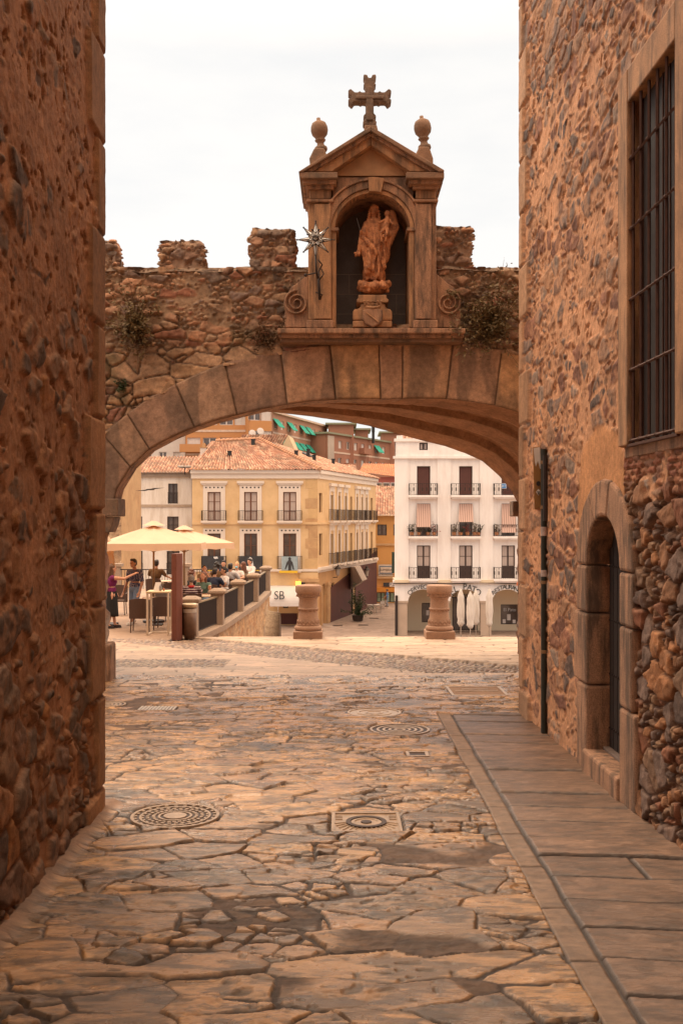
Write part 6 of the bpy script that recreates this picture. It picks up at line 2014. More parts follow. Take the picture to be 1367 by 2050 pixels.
def fn3(t, d):
    bq(t, d, 564, 596, 1114, 1142, M_blueg, 'sheet'); bq(t, d, 559, 595.9, 1142.3, 1147, M_byel, 'lower_strip')
    poly_on(t, d, [(577, 1117), (580, 1115), (583, 1118), (582, 1121), (586, 1126), (589, 1140), (586, 1140), (583, 1129), (583, 1142), (577, 1142), (577, 1129), (572, 1140), (570, 1139), (574, 1126), (578, 1121)], M_black, 'dark_figure', .025)
banner(405, 448, 1113, 1139, 'dark banner on the leftmost lower balcony of the yellow building', fn1)
banner(479, 525, 1113, 1139, 'dark banner with pale figure on the middle lower balcony', fn2)
banner(563, 595, 1115, 1147, 'blue grey poster banner with dark figure and yellow foot', fn3)
# ground floor arcade front: two stone piers and arches
for (xa, xb) in ((600, 637),):
    F.new().box(x(xa), x(xb) + .02, ZP - .2, z(1165), .003, .35).box(x(xa - 2), x(xb + 2), z(1165) + .003, z(1158), .003, .42); F.build('arcade_pier', M_sand, YB)
    F.new().box(x(xa), x(xb), z(1158) + .005, z(1146), .003, .20); F.build('pier_top', M_yel, YB)
M_wine = mat('wine_panel', (.085, .025, .02), .7, .2, .8, .1)
F.new().box(x(540), x(556), z(1195), z(1150), .002, .01)
F.new().box(x(556), x(600), ZP, z(1172), -1.2, -1.0); F.build('arcade_back', M_yel, YB)
F.new().box(x(556), x(594), ZP + .1, z(1230), -.99, -.95); F.build('dado_panel', M_wine, YB)
# signs, lamp and awning
t = empty('wall_plaque', P(572, 1212, D1 + .9), 0, 'small square black plaque with pale letters under the white awning', 'sign')
b = MB(t.location); b.box(PX(567, D1 + .9), PX(577, D1 + .9), D1 + .88, D1 + .93, PZ(1217, D1 + .9), PZ(1208, D1 + .9)); b.build('plate', M_black, t)
text('lettering', 'SB', .30, P(572, 1212.6, D1 + .87), Euler((PI / 2, 0, 0)), M_bwhite, t, .01, o0=t.location)
t = empty('barrel_awning', P(572, 1195, D1), 0, 'white barrel awning with black monogram over the yellow arcade', 'awning')
o_ = Vector(t.location)
M_awn = cloth_mat('white_awning', (.70, .66, .64), .15)
b = MB(o_)
u0, u1 = x(541), x(600)
rings = []
for k in range(11):
    a = PI / 2 * k / 10
    rings.append([Vector((u0 + (u1 - u0) * s_, D1 - .02 - 1.9 * math.sin(a), z(1203) + (z(1172) - z(1203)) * math.cos(a))) for s_ in (0, .05, .5, .95, 1)])
b.loft(rings, caps=False, closed=False)
rim = rings[-1]
b.loft([rim, [p - Vector((0, -.01, .28)) for p in rim]], caps=False, closed=False)
side = [[r_[0] for r_ in rings], [r_[-1] for r_ in rings]]
for s_ in side:
    b.add(s_ + [Vector((s_[0].x, D1 - .02, z(1203)))], [tuple(range(len(s_) + 1))])
b.build('canvas', M_awn, t)
text('monogram', 'SB', 1.05, Vector(((u0 + u1) / 2 - .35, D1 - 1.9, z(1189))), Euler((math.radians(62), 0, 0)), M_black, t, .004, o0=o_, sx=.8)
text('small_lettering', 'SB MODA', .2, Vector(((u0 + u1) / 2 - .3, D1 - 1.93, z(1203) - .13)), Euler((PI / 2, 0, 0)), M_black, t, .002, o0=o_)
bpy.data.objects.remove(bpy.data.objects[t.children[-1].name])   # the small print cannot be read in the photograph
t = empty('lit_lamp', P(597, 1168, D1 - .5), 0, 'small lit yellow lamp above the white awning', 'lamp')
o_ = Vector(t.location)
b = MB(o_); b.box(o_.x - .2, o_.x + .2, o_.y - .12, o_.y + .12, o_.z - .15, o_.z + .15); b.build('lamp_glass', mat('lamp_glow', (1.0, .62, .05), .5, 0, 3, 0, emit=2.2), t, .03)
b = MB(o_); b.box(o_.x + .21, o_.x + .55, o_.y - .15, o_.y + .3, o_.z - .3, o_.z + .1); b.build('housing', M_iron, t, .03)

# side facade
E0 = Vector((x(636), D1, 0)); E1 = Vector((PX(752, 101), 101, 0))
Us = (E1 - E0); LEN = Us.length; Us.normalize()
Ns = Vector((Us.y, -Us.x, 0))
G = FBx(E0, Us, Ns)
def upx(px):
    k = (px - 683.5) / F_PX
    return (k * E0.y - E0.x) / (Us.x - k * Us.y)
def dpt(u): return E0.y + Us.y * u
def zs(py, u): return PZ(py, dpt(u))
ZT = z(948)
U0 = upx(636)
# openings measured on the photograph: (px0, px1) at both floors; heights from the first one
ucols = [(639, 645), (661, 667), (676, 681), (689, 694), (701, 705), (712, 716), (722, 726), (731, 735), (742, 746)]
hz_ = []
zu0, zu1 = zs(1026, upx(642)), zs(987, upx(642))
zl0, zl1 = zs(1112, upx(642)), zs(1068, upx(642))
zb_up, zb_lo = zs(1042, upx(662)), zs(1129, upx(662))
for i, (a, b_) in enumerate(ucols):
    ua, ub = upx(a), upx(b_)
    if i == 0: hz_ += [(ua, ub, zu0, zu1), (ua, ub, zl0, zl1)]
    else: hz_ += [(ua, ub, zb_up, zu1 - .1), (ua, ub, zb_lo, zl1 - .1)]
zc = zs(1139, 0)
gcols = [(663, 669), (681, 687), (694, 700), (721, 725), (729, 733), (740, 744)]
for a, b_ in gcols:
    hz_.append((upx(a), upx(b_), zc - 4.2, zc - 1.4))
M_yel2 = mat('ochre_render', (.58, .35, .17), .9, .08, .6, .15, 10, stain=(.46, .26, .12), stain_amt=.5, stain_scale=.5)
holed_wall(G, 0, LEN, zc, ZT, [h for h in hz_ if h[3] > zc and h[2] >= zc], 'side_wall', M_yel, YB, .3, .4)
arch_h = [(upx(643), upx(653), ZP, zc - 1.3)]
holed_wall(G, 0.01, LEN, ZP - .3, zc, [h for h in hz_ if h[2] < zc] + arch_h, 'side_wall_lower', M_yel2, YB, .3, .4)
G.new().box(upx(643) - .3, upx(643), ZP, zc - 1.5, .002, .15).box(upx(653), upx(653) + .8, ZP, zc - 1.5, .002, .15).box(upx(653) - .1, upx(653) + .9, zc - 1.5, zc - 1.25, .002, .22); G.build('arcade_pier', M_sand, YB)
for h in arch_h:
    n_ = 12; uc_, ru = (h[0] + h[1]) / 2, (h[1] - h[0]) / 2
    zz = h[3] - ru * .0
    pts = [(h[0], h[3])] + [(uc_ - ru * math.cos(PI * k / n_), h[3] - 1.0 + 1.0 * math.sin(PI * k / n_)) for k in range(n_ + 1)] + [(h[1], h[3])]
    G.new()
    for k in range(1, n_ + 1):
        G.prism([pts[k], pts[k + 1], (pts[k + 1][0], h[3] + .01), (pts[k][0], h[3] + .01)], -.25, .001)
    G.build('arch_head', M_sand, YB)
    G.new().box(h[0] - .5, h[1] + .5, ZP, h[3], -2.2, -2.0); G.build('arcade_back', M_yel, YB)
G.new().box(-.02, LEN, ZT + .003, ZT + (z(941) - z(948)), -.3, .28).box(-.01, LEN, z(958), ZT, -.3, .12); G.build('cornice', M_trim, YB)
G.new().box(0, LEN, zc - .1, zc + .12, .001, .3).box(0, LEN, zc - .3, zc - .102, .001, .15); G.build('string_course', M_trim, YB)
zm = zs(1050, 0)
G.new().box(0, LEN, zm, zm + .18, .001, .10); G.build('string_course', M_yel, YB)
for i, h in enumerate(hz_):
    w_ = window(G, h[0], h[1], h[2], h[3], YB, n=-.25, cols=2 if i else 1, rows=3 if h[2] > zc else 2, fw=.06, m=M_wood)
    if h[2] >= zc and h[0] > upx(650):
        if abs(h[0] - upx(701)) < .01 or abs(h[0] - upx(742)) < .01: continue
        G.new().box(h[0] - .28, h[0] - .003, h[2], h[3] + .3, .002, .06).box(h[1] + .003, h[1] + .28, h[2], h[3] + .3, .002, .06).box(h[0] - .28, h[1] + .28, h[3] + .302, h[3] + .75, .002, .07).box(h[0] - .4, h[1] + .4, h[3] + .752, h[3] + 1.0, .002, .25)
        G.build('window_surround', M_trim, YB)
for zz in (zb_up, zb_lo):
    for a, b_ in ucols[1:]:
        balcony(G, upx(a) - .4, upx(b_) + .4, zz, zz + .95, YB, .4, M_trim, dens=.16)
# wine coloured hoarding along the foot
u_a, u_b, u_c = upx(658), upx(701), upx(755)
G.new().prism([(u_a, ZP - .2), (u_b, ZP - .2), (u_b, ZP + 3.9), (u_a, ZP + 2.9)], .003, .12); G.build('hoarding_panel', M_wine, YB)
G.new().prism([(upx(709), ZP - .2), (LEN, ZP - .2), (LEN, ZP + 5.6), (upx(709), ZP + 4.2)], .003, .12); G.build('hoarding_panel', M_wine, YB)
G.new().box(u_b, upx(709), ZP - .2, ZP + 4.4, .002, .05); G.build('stone_pilaster', M_sand, YB)
G.new().box(u_b + .05, u_b + .25, ZP, zc - .35, .06, .2); G.build('downpipe', M_iron, YB)
# folded canopy like a hanging wedge
t = empty('wedge_canopy', G.p(upx(705), zc - 2, .3), 0, 'grey angular wedge canopy jutting from the side facade', 'canopy')
b = MB(t.location)
dd = 88.0
A1 = [P(701, 1135, dd + 3), P(701, 1180, dd + 3), P(725, 1163, dd - .3), P(711, 1135.5, dd - .3)]
b.prism(A1, Vector((.5, 2.6, 0)))
b.build('wedge', mat('grey_stone_panel', (.36, .29, .24), .8, .15, 1, .1), t)
# wall lamps
def wall_lamp(px, py, d, label):
    u = upx(px)
    c = P(px, py, dpt(upx(px - 8)) - .4)
    t = empty('wall_lantern', c, 0, label, 'lantern', 'wall lanterns on the side facade')
    b = MB(); b.loft([[(q * math.cos(PI / 3 * k), q * math.sin(PI / 3 * k), zz) for k in range(6)] for q, zz in ((.13, -.35), (.22, .22))]); b.build('glass', mat('lantern_pane', (.35, .30, .26), .2, .1) if 'lantern_pane' not in bpy.data.materials else bpy.data.materials['lantern_pane'], t)
    b = MB(); b.lathe([(.001, .22), (.30, .22), (.24, .34), (.14, .42), (.12, .56), (.03, .62), (.001, .66)], n=12); b.build('cap', M_iron, t)
    b = MB(); b.tube([(0, 0, -.36), (-.05, .05, -.5), (-.5, .2, -.55), (-1.1, .3, -.45)], .035, 6); b.tube([(-.4, .2, -.5), (-.75, .25, -.75), (-1.1, .3, -.72)], .025, 6); b.build('bracket', M_iron, t, 0, True)
wall_lamp(676, 1144, 84, 'nearer wall lantern on the yellow side facade')
wall_lamp(734, 1146, 96, 'farther wall lantern on the yellow side facade')
# roof: hip seen from the corner
ze = z(941)
Aeave = Vector((x(383), D1 - .45, ze)); Beave = Vector((x(640.5), D1 - .45, ze))
ridge0 = P(436, 885, 91); ridge1 = P(505, 883, 91)
b1 = Vector((x(640.5), D1 - .45, ze))
tile_roof('roof', Aeave, Beave, P(520, 880, 90), P(432, 884, 90), YB, seed=1)
far = G.p(LEN, 0, .45); far.z = ze
top2 = P(560, 893, 108)
tile_roof('roof', Beave, far, P(640, 915, 112), P(520, 880, 90), YB, seed=2)
tile_roof('roof_left', P(370, 945, 96), Aeave + Vector((0, 0, 0)), P(432, 884, 90), P(425, 884, 96), YB, seed=3)
# hip ridge tiles
b = MB()
h0, h1 = P(520, 880, 90), Beave
for k in range(28):
    p = h0.lerp(h1, k / 28); q = h0.lerp(h1, (k + 1.15) / 28)
    b.tube([p + Vector((0, 0, .06)), q + Vector((0, 0, .11))], [.13, .17], 8)
for k in range(10):
    p = P(432, 884, 90).lerp(h0, k / 10); q = P(432, 884, 90).lerp(h0, (k + 1.1) / 10)
    b.tube([p + Vector((0, 0, .06)), q + Vector((0, 0, .1))], [.13, .17], 8)
b.build('ridge_tiles', mat('ridge_tile', (.50, .27, .16), .85, .3, 1.5, .2), YB)
M_blk = mat('black_flue', (.02, .02, .02), .5, .1)
for px, py, d in ((460, 917, 85.5), (507, 893, 88.5), (593, 916, 88), (617, 912, 93), (629, 924, 91), (667, 931, 99)):
    b = MB(); c_ = P(px, py, d); b.box(c_.x - .16, c_.x + .16, c_.y - .16, c_.y + .16, c_.z - 1.2, c_.z + .55); b.box(c_.x - .2, c_.x + .2, c_.y - .2, c_.y + .2, c_.z + .551, c_.z + .62); b.build('flue', M_blk, YB)
for px0, py0, px1, py1, d in ((544, 888, 570, 903, 91), (616, 921, 645, 936, 93), (646, 929, 672, 941, 96), (604, 906, 628, 915, 95), (672, 938, 693, 949, 99)):
    b = MB(); b.hexa([P(px0, py0, d), P(px0 + 2, py0 - 2.5, d + .6), P(px0 + 3, py0 + 1, d + 1), P(px0 + 1, py0 + 4, d)], [P(px1, py1, d), P(px1 + 2, py1 - 2.5, d + .6), P(px1 + 3, py1 + 1, d + 1), P(px1 + 1, py1 + 2, d)]); b.build('skylight', M_blk, YB)
# loft block behind the roof
t = empty('tiled_loft', P(560, 890, 104), 0, 'small gabled loft with tiled roof and cream gable behind the yellow roof', 'building')
b = MB(t.location); b.prism([P(558, 905, 100), P(577, 871, 101), P(592, 905, 103)], (.3, 4, 0)); b.build('gable_wall', mat('cream_gable', (.66, .52, .33), .9, .05), t)
o = tile_roof('roof', P(466, 905, 100), P(556, 905, 99.5), P(577, 870, 101), P(486, 870, 101), None, seed=5); o.data.transform(Matrix.Translation(-Vector(t.location))); o.parent = t

# ---------------- white house on the left of the yellow one
D2 = 84.0
WH = empty('white_house', (0, 0, 0), 0, 'plain cream white house with tiled roof left of the yellow building', 'house')
Hh = FBx((0, D2, 0), (1, 0, 0), (0, -1, 0))
x2 = lambda px: PX(px, D2); z2 = lambda py: PZ(py, D2)
M_cream = mat('cream_wall', (.78, .71, .64), .9, .06, .5, .1, 10, stain=(.52, .42, .32), stain_amt=.5, stain_scale=.7, streak=True)
holes = [(x2(a), x2(b_), z2(d_), z2(c_)) for a, b_, c_, d_ in ((264, 282, 968, 1008), (337, 356, 968, 1008), (261, 285, 1034, 1068), (335, 358, 1034, 1068), (261, 286, 1103, 1150), (334, 360, 1103, 1150))]
holed_wall(Hh, x2(243), x2(384.5), ZP, z2(950), holes, 'wall', M_cream, WH, .3, .4)
for h in holes:
    window(Hh, *h, WH, n=-.28, m=M_woodd, pane=M_pane, rows=2)
    if h[3] > z2(970) or h[3] < z2(1090):
        Hh.new()
        for k in range(9): Hh.box(h[0] + (h[1] - h[0]) * k / 8 - .012, h[0] + (h[1] - h[0]) * k / 8 + .012, h[2], h[2] + .9, .02, .045)
        Hh.box(h[0] - .03, h[1] + .03, h[2] + .9, h[2] + .93, .015, .05); Hh.build('window_guard', M_iron, WH)
Hh.new().box(x2(243), x2(384), z2(1015), z2(1010), .001, .09); Hh.build('string_course', mat('dull_trim', (.42, .32, .24), .9), WH)
Hh.new().box(x2(243), x2(384), z2(955), z2(946), .001, .22); Hh.build('eave', mat('grey_eave', (.30, .23, .18), .9, .2, 2), WH)
tile_roof('roof', P(240, 947, D2 - .4), P(384, 947, D2 - .4), P(400, 914, 93), P(262, 914, 93), WH, seed=8)
c_ = P(408, 905, 88)
b = MB(); b.box(c_.x - .28, c_.x + .28, c_.y - .25, c_.y + .25, c_.z - 1.2, c_.z + .35); ck = b.build('chimney', M_trim, WH)
b = MB(); b.box(c_.x - .34, c_.x + .34, c_.y - .3, c_.y + .3, c_.z + .351, c_.z + .42); b.box(c_.x - .12, c_.x + .12, c_.y - .12, c_.y + .12, c_.z + .421, c_.z + .8); b.build('chimney_cap', M_sand, ck)
t = empty('floodlight', P(371, 935, 83.5), 0, 'twin white floodlight fixture on the white house roof edge', 'floodlight')
o_ = Vector(t.location)
b = MB(o_); b.box(PX(357, 83.5), PX(369, 83.5), 83.2, 83.5, PZ(936, 83.5), PZ(932, 83.5)); b.box(PX(371, 83.5), PX(383, 83.5), 83.2, 83.5, PZ(936, 83.5), PZ(932, 83.5)); b.build('lamp_heads', M_whitemetal, t, .02)
b = MB(o_); b.tube([P(370, 950, 83.5), P(370, 934, 83.5)], .04, 6); b.tube([P(360, 936.5, 83.5), P(381, 936.5, 83.5)], .03, 6); b.build('bracket', M_iron, t)
# sandstone tower at the far left
TWR = empty('sandstone_tower', (0, 0, 0), 0, 'brown sandstone tower wall beyond the terrace at far left', 'tower')
xx, zz = np.meshgrid(np.linspace(PX(120, 60), PX(243.5, 60), 120), np.linspace(ZP, PZ(880, 60), 220))
h, c, pr, rr = rubble(xx, zz, 1.0, .5, 150, [(.45, .29, .17), (.38, .23, .13), (.52, .36, .22), (.33, .21, .13)], (.40, .27, .17), np.full(xx.shape, .3), inset=.03)
grid_mesh('wall', xx, 60 - h, zz, c, M_masonry, TWR)
b = MB(); b.box(PX(120, 60), PX(243.5, 60) - .02, 60.1, 66, ZP, PZ(880, 60)); b.build('tower_body', M_sand, TWR)

# ---------------- white restaurant building on the right
D3 = 76.0
WR = empty('white_building', (0, 0, 0), 0, 'white arcaded restaurant building with three balcony storeys at the right', 'building')
K = FBx((0, D3, 0), (1, 0, 0), (0, -1, 0))
x3 = lambda px: PX(px, D3); z3 = lambda py: PZ(py, D3)
M_wht = mat('white_wall', (.86, .81, .78), .85, .04, .5, .15, 8, stain=(.66, .58, .54), stain_amt=.4, stain_scale=.6, streak=True)
bays = [(818, 875), (902, 960), (987, 1045), (1072, 1130)]
holes = []
for a, b_ in bays:
    c_ = (a + b_) / 2 + 1.5
    for zt, zb in ((933, 993), (1008, 1073), (1092, 1158)): holes.append((x3(c_ - 13.5), x3(c_ + 13.5), z3(zb), z3(zt)))
hs = [(x3(839), x3(856), z3(901), z3(886))]
Kb = FBx((0, D3 + .12, 0), (1, 0, 0), (0, -1, 0))      # recessed bay plane
holed_wall(Kb, x3(812), x3(1150), z3(1164), z3(915), holes, 'wall', M_wht, WR, .3, .3)
K.new()
for a, b_ in ((790, 818), (875, 902), (960, 987), (1045, 1072), (1130, 1155)):
    K.box(x3(a), x3(b_), z3(1164), z3(918), -.3, .0); 
K.build('pilasters', M_wht, WR)
holed_wall(K, x3(792), x3(1150), z3(915), z3(884), hs, 'parapet_wall', M_wht, WR, .3, .4)
window(K, *hs[0], WR, n=-.25, m=M_woodd, pane=M_panelt, rows=1, fw=.09)
K.new().box(x3(787), x3(1150), z3(918), z3(913), -.3, .16); K.build('cornice', M_wht, WR)
K.new().box(x3(789), x3(1150), z3(884), z3(878), -.3, .14).box(x3(794), x3(806), z3(878) + .003, z3(872), -.3, .1); K.build('top_cornice', M_wht, WR)
for px in (804, 889, 974, 1058):
    n_ = 10
    K.new().prism([(x3(px - 12), z3(913) + .002), (x3(px + 12), z3(913) + .002), (x3(px + 12), z3(908)), (x3(px + 9), z3(907))] + [(x3(px) + (x3(px + 9) - x3(px)) * math.cos(PI * k / n_), z3(905) + (z3(895) - z3(905)) * math.sin(PI * k / n_)) for k in range(n_ + 1)] + [(x3(px - 9), z3(907)), (x3(px - 12), z3(908))], .001, .10)
    K.build('scroll_crest', M_wht, WR)
tile_roof('roof', P(800, 880, D3 + .6), P(1140, 880, D3 + .6), P(1140, 860, D3 + 6), P(806, 860, D3 + 6), WR, seed=11)
M_brs = mat('brown_shutter', (.12, .045, .035), .7, .1, 2, .2)
def blind_mat():
    m = mat('striped_blind', (.62, .36, .28), .9, .05, 2, 0)
    t_ = m.node_tree; b_ = t_.nodes['Principled BSDF']
    w = t_.nodes.new('ShaderNodeTexWave'); w.bands_direction = 'X'; w.inputs['Scale'].default_value = 1.9
    c = t_.nodes.new('ShaderNodeTexCoord'); t_.links.new(c.outputs['Object'], w.inputs['Vector'])
    mx_ = t_.nodes.new('ShaderNodeMix'); mx_.data_type = 'RGBA'; mx_.inputs[6].default_value = (.58, .40, .33, 1); mx_.inputs[7].default_value = (.30, .18, .15, 1)
    r = t_.nodes.new('ShaderNodeMath'); r.operation = 'GREATER_THAN'; r.inputs[1].default_value = .78
    t_.links.new(w.outputs['Fac'], r.inputs[0]); t_.links.new(r.outputs[0], mx_.inputs[0]); t_.links.new(mx_.outputs[2], b_.inputs['Base Color'])
    return m
M_blind = blind_mat()
M_flower = mat('flowers', (.35, .06, .05), .7, .3)
for bi, (a, b_) in enumerate(bays):
    c_ = (a + b_) / 2 + 1.5
    for row, (zt, zb, zr0, zr1) in enumerate(((933, 993, 968, 991), (1008, 1073, 1050, 1073), (1092, 1158, 1135, 1158))):
        u0, u1 = x3(c_ - 13.5), x3(c_ + 13.5)
        if row == 0:
            w = window(Kb, u0, u1, z3(zb), z3(zt), WR, n=-.28, m=M_woodd, pane=M_brs, rows=1, cols=1)
            Kb.new()
            for k in range(24): Kb.box(u0 + .07, u1 - .07, z3(zb) + (z3(zt) - z3(zb)) * k / 24, z3(zb) + (z3(zt) - z3(zb)) * (k + .8) / 24, -.245, -.215)
            Kb.build('shutter', M_brs, w)
        else:
            w = window(Kb, u0, u1, z3(zb), z3(zt), WR, n=-.28, m=M_woodd, pane=M_panelt if row == 2 else M_pane, rows=3)
            if row == 2: Kb.new().box(u0 + .01, u1 - .01, z3(zb), z3(zb) + .95, -.2, -.16).build('lower_panel', M_woodd, w)
        if row == 1:
            zend = (1055, 1045, 1066, 1060)[bi]
            Kb.new(); Kb.b.hexa([Kb.p(u0, z3(zt) - .03, .02), Kb.p(u1, z3(zt) - .03, .02), Kb.p(u1, z3(zt) - .03, .04), Kb.p(u0, z3(zt) - .03, .04)], [Kb.p(u0 - .1, z3(zend), .62), Kb.p(u1 - .02, z3(zend), .62), Kb.p(u1 - .02, z3(zend), .64), Kb.p(u0 - .1, z3(zend), .64)])
            Kb.build('hanging_blind', M_blind, WR)
        balcony(Kb, x3(a + .5), x3(b_ - .5), z3(zr1), z3(zr0), WR, .55, M_wht, dens=.16, fancy=True)
# flower pots on the middle balconies: each a thing
for i, (px, d_, hh) in enumerate(((824, .3, .5), (868, .35, .75), (908, .3, .75), (921, .3, .4), (935, .3, .5), (949, .3, .7), (957, .3, .4), (993, .3, .95), (838, .3, .3), (856, .3, .3))):
    lab = ('low plant pot at the left end of the first planted balcony', 'tall pink flowering plant at the right end of the first planted balcony', 'pink shrub at the left end of the middle planted balcony', 'small green plant left of centre on the middle planted balcony', 'red flowering plant at the centre of the middle planted balcony', 'tall pink plant right of centre on the middle planted balcony', 'small pot plant at the right end of the middle planted balcony', 'tall yellow green spiky plant on the right planted balcony', 'low dark plant under the first blind, left side', 'low dark plant under the first blind, right side')[i]
    base = Vector((x3(px), D3 + .12 - d_, z3(1073) + .02))
    t = bush('balcony_plant', lab, 'plant', base + Vector((0, 0, .3 + hh * .55)), (.25, .12, hh * .5), 130, (M_leaf_dark, M_flower, M_leaf)[i % 3 if i != 7 else 2], 40 + i, .11, 8, 'potted plants on the white building balconies', base=base + Vector((0, 0, .2)))
    b = MB(Vector(t.location)); b.lathe([(.001, -.2), (.12, -.2), (.17, .08), (.001, .08)], Vector(t.location), 12); b.build('pot', M_terra, t)
t = empty('blue_sign', P(1008, 973, D3 - .5), 0, 'small blue square sign hung on the top right balcony', 'sign')
b = MB(t.location); b.box(PX(1003, D3 - .5), PX(1013, D3 - .5), D3 - .54, D3 - .5, PZ(978, D3 - .5), PZ(968, D3 - .5)); b.build('panel', mat('white_edge', (.7, .7, .72), .5), t)
b = MB(t.location); b.box(PX(1003.8, D3 - .5), PX(1012.2, D3 - .5), D3 - .56, D3 - .541, PZ(977.2, D3 - .5), PZ(968.8, D3 - .5)); b.build('blue_field', mat('sign_blue', (.03, .20, .50), .5), t)
text('lettering', 'AT', .24, P(1008, 973, D3 - .57), Euler((PI / 2, 0, 0)), M_bwhite, t, .004, o0=t.location)
# arcade with lettering
M_cornw = M_wht
arches = [(817, 877), (901, 960), (985, 1045), (1070, 1130)]
zsp, zcr = z3(1203), z3(1180)
K.new()
zb2 = z3(1166)
n_ = 20
prev = x3(790)
for (a, b_) in arches:
    K.box(prev, x3(a), zsp, zb2, -.35, 0)
    ua, ub = x3(a), x3(b_); uc_, ru = (ua + ub) / 2, (ub - ua) / 2
    for k in range(n_):
        p0 = (uc_ - ru * math.cos(PI * k / n_), zsp + (zcr - zsp) * math.sin(PI * k / n_)); p1 = (uc_ - ru * math.cos(PI * (k + 1) / n_), zsp + (zcr - zsp) * math.sin(PI * (k + 1) / n_))
        K.prism([p0, p1, (p1[0], zb2), (p0[0], zb2)], -.35, 0)
    prev = x3(b_)
K.box(prev, x3(1155), zsp, zb2, -.35, 0)
K.build('arcade_wall', M_wht, WR)
K.new().box(x3(786), x3(1155), zb2 + .003, z3(1162), -.3, .18); K.build('string_course', M_wht, WR)
for (a, b_) in ((794, 817), (877, 901), (960, 985), (1045, 1070)):
    K.new().box(x3(a + 2), x3(b_ - 2), ZP - .1, zsp - .15, -.5, -.03).box(x3(a), x3(b_), zsp - .148, zsp - .003, -.5, .03); K.build('arcade_pier', mat('pier_stone', (.46, .35, .27), .85, .12, 1, .2) if 'pier_stone' not in bpy.data.materials else bpy.data.materials['pier_stone'], WR)
KB = FBx((0, D3 + 3.2, 0), (1, 0, 0), (0, -1, 0))
xb3 = lambda px: PX(px, D3 + 3.2); zb3 = lambda py: PZ(py, D3 + 3.2)
M_arcin = mat('arcade_interior', (.70, .58, .42), .9, .05, .5, 0)
hb_ = [(xb3(844), xb3(866), zb3(1246), zb3(1207)), (xb3(1002), xb3(1038), zb3(1250), zb3(1210)), (xb3(905), xb3(955), zb3(1262), zb3(1195))]
holed_wall(KB, xb3(790), xb3(1160), ZP, zb3(1170), hb_, 'arcade_back_wall', M_arcin, WR, .2, .2)
for h in hb_:
    w = window(KB, *h, WR, n=-.18, m=M_woodd, pane=M_pane, cols=1, rows=1, fw=.08)
KB.new().box(xb3(853), xb3(859), zb3(1232), zb3(1222), -.12, -.11).box(xb3(1015), xb3(1022), zb3(1242), zb3(1230), -.12, -.11).box(xb3(1006), xb3(1012), zb3(1248), zb3(1240), -.12, -.11).box(xb3(1026), xb3(1032), zb3(1248), zb3(1241), -.12, -.11); KB.build('notices', M_white, WR)
b = MB(); b.box(x3(790), x3(1155), D3 - .3, D3 + 3.2, z3(1166), z3(1166) + .2); b.build('arcade_ceiling', M_arcin, WR)
text('inner_lettering', 'El Pato', .62, Vector((x3(934), D3 + 3.05, zb3(1192))), Euler((PI / 2, 0, 0)), M_woodd, WR, .02)
text('window_lettering', 'El Pato', .36, Vector((xb3(1020), D3 + 3.3, zb3(1221))), Euler((PI / 2, 0, 0)), M_bwhite, WR, .01)
# left flank wall and roof body so that it is solid
b = MB(); b.add([(x3(790), D3 - .0, ZP), (x3(790) + 3.2, D3 + 14, ZP), (x3(790) + 3.2, D3 + 14, z3(884)), (x3(790), D3, z3(884))], [(0, 1, 2, 3)])
b.add([(x3(790) + 3.2, D3 + 14, ZP), (x3(1150), D3 + 14, ZP), (x3(1150), D3 + 14, z3(884)), (x3(790) + 3.2, D3 + 14, z3(884))], [(0, 1, 2, 3)])
b.build('flank_wall', M_wht, WR)
def arc_text(s_, cx_px, cy_py, rad_px, a0, a1, size, nm='sign_lettering'):
    t = empty(nm, (0, 0, 0)); t.parent = WR
    n_ = len(s_)
    for i, ch_ in enumerate(s_):
        if ch_ == ' ': continue
        a = math.radians(a0 + (a1 - a0) * (i + .5) / n_)
        px, py = cx_px + rad_px[0] * math.sin(a), cy_py - rad_px[1] * math.cos(a)
        rt = math.atan2(rad_px[1] * math.sin(a), rad_px[0] * math.cos(a)) if True else a
        c_ = P(px, py, D3)
        text('letter', ch_, size, (c_.x, D3 - .03, c_.z), Euler((PI / 2, a * .55, 0)), M_letter, t, .015)
M_letter = mat('dark_lettering', (.05, .05, .045), .6, .1)
arc_text('CERVECERIA', 847, 1212, (37, 37), -52, 52, .46)
arc_text('EL PATO', 930, 1212, (37, 37), -52, 52, .62)
arc_text('RESTAURANTE', 1015, 1212, (37, 37), -52, 52, .46)
# furled white parasols in front of the restaurant
M_wcan = cloth_mat('white_canvas', (.72, .66, .60), .12)
for i, (px, pt, d_, lab) in enumerate(((889, 1183, 71, 'furled white parasol half hidden by the right carved column'), (922, 1179, 70, 'tallest furled white parasol standing alone in front of the middle arch'), (941, 1184, 69, 'furled white parasol in front of its close neighbour'), (952, 1181, 71.5, 'furled white parasol just behind its close neighbour'), (979, 1179, 70, 'furled white parasol farthest right before the arcade pier'))):
    H = PZ(pt, d_) - ZP
    closed_parasol(PX(px, d_), d_, ZP, H, .24, lab, 'furled parasols', M_wcan, M_whitemetal, 20 + i)
# pipes on the left corner
t = tag(MB().build('drainpipe', M_iron) if False else (lambda b: (b.tube([P(793.5, 1192, D3 - .1), P(793.5, 1272, D3 - .1)], .10, 8), b.build('drainpipe', M_iron))[1])(MB()), 'dark drainpipe at the left corner of the white building', 'pipe')
b = MB(); b.tube([P(787, 1168, D3 - .25), P(850, 1167, D3 - .25), P(900, 1169, D3 - .25), P(960, 1166, D3 - .25), P(1045, 1169, D3 - .25)], .04, 6)
tag(b.build('facade_cable', M_iron), 'black cable strung across the white building above its lettering', 'cable')

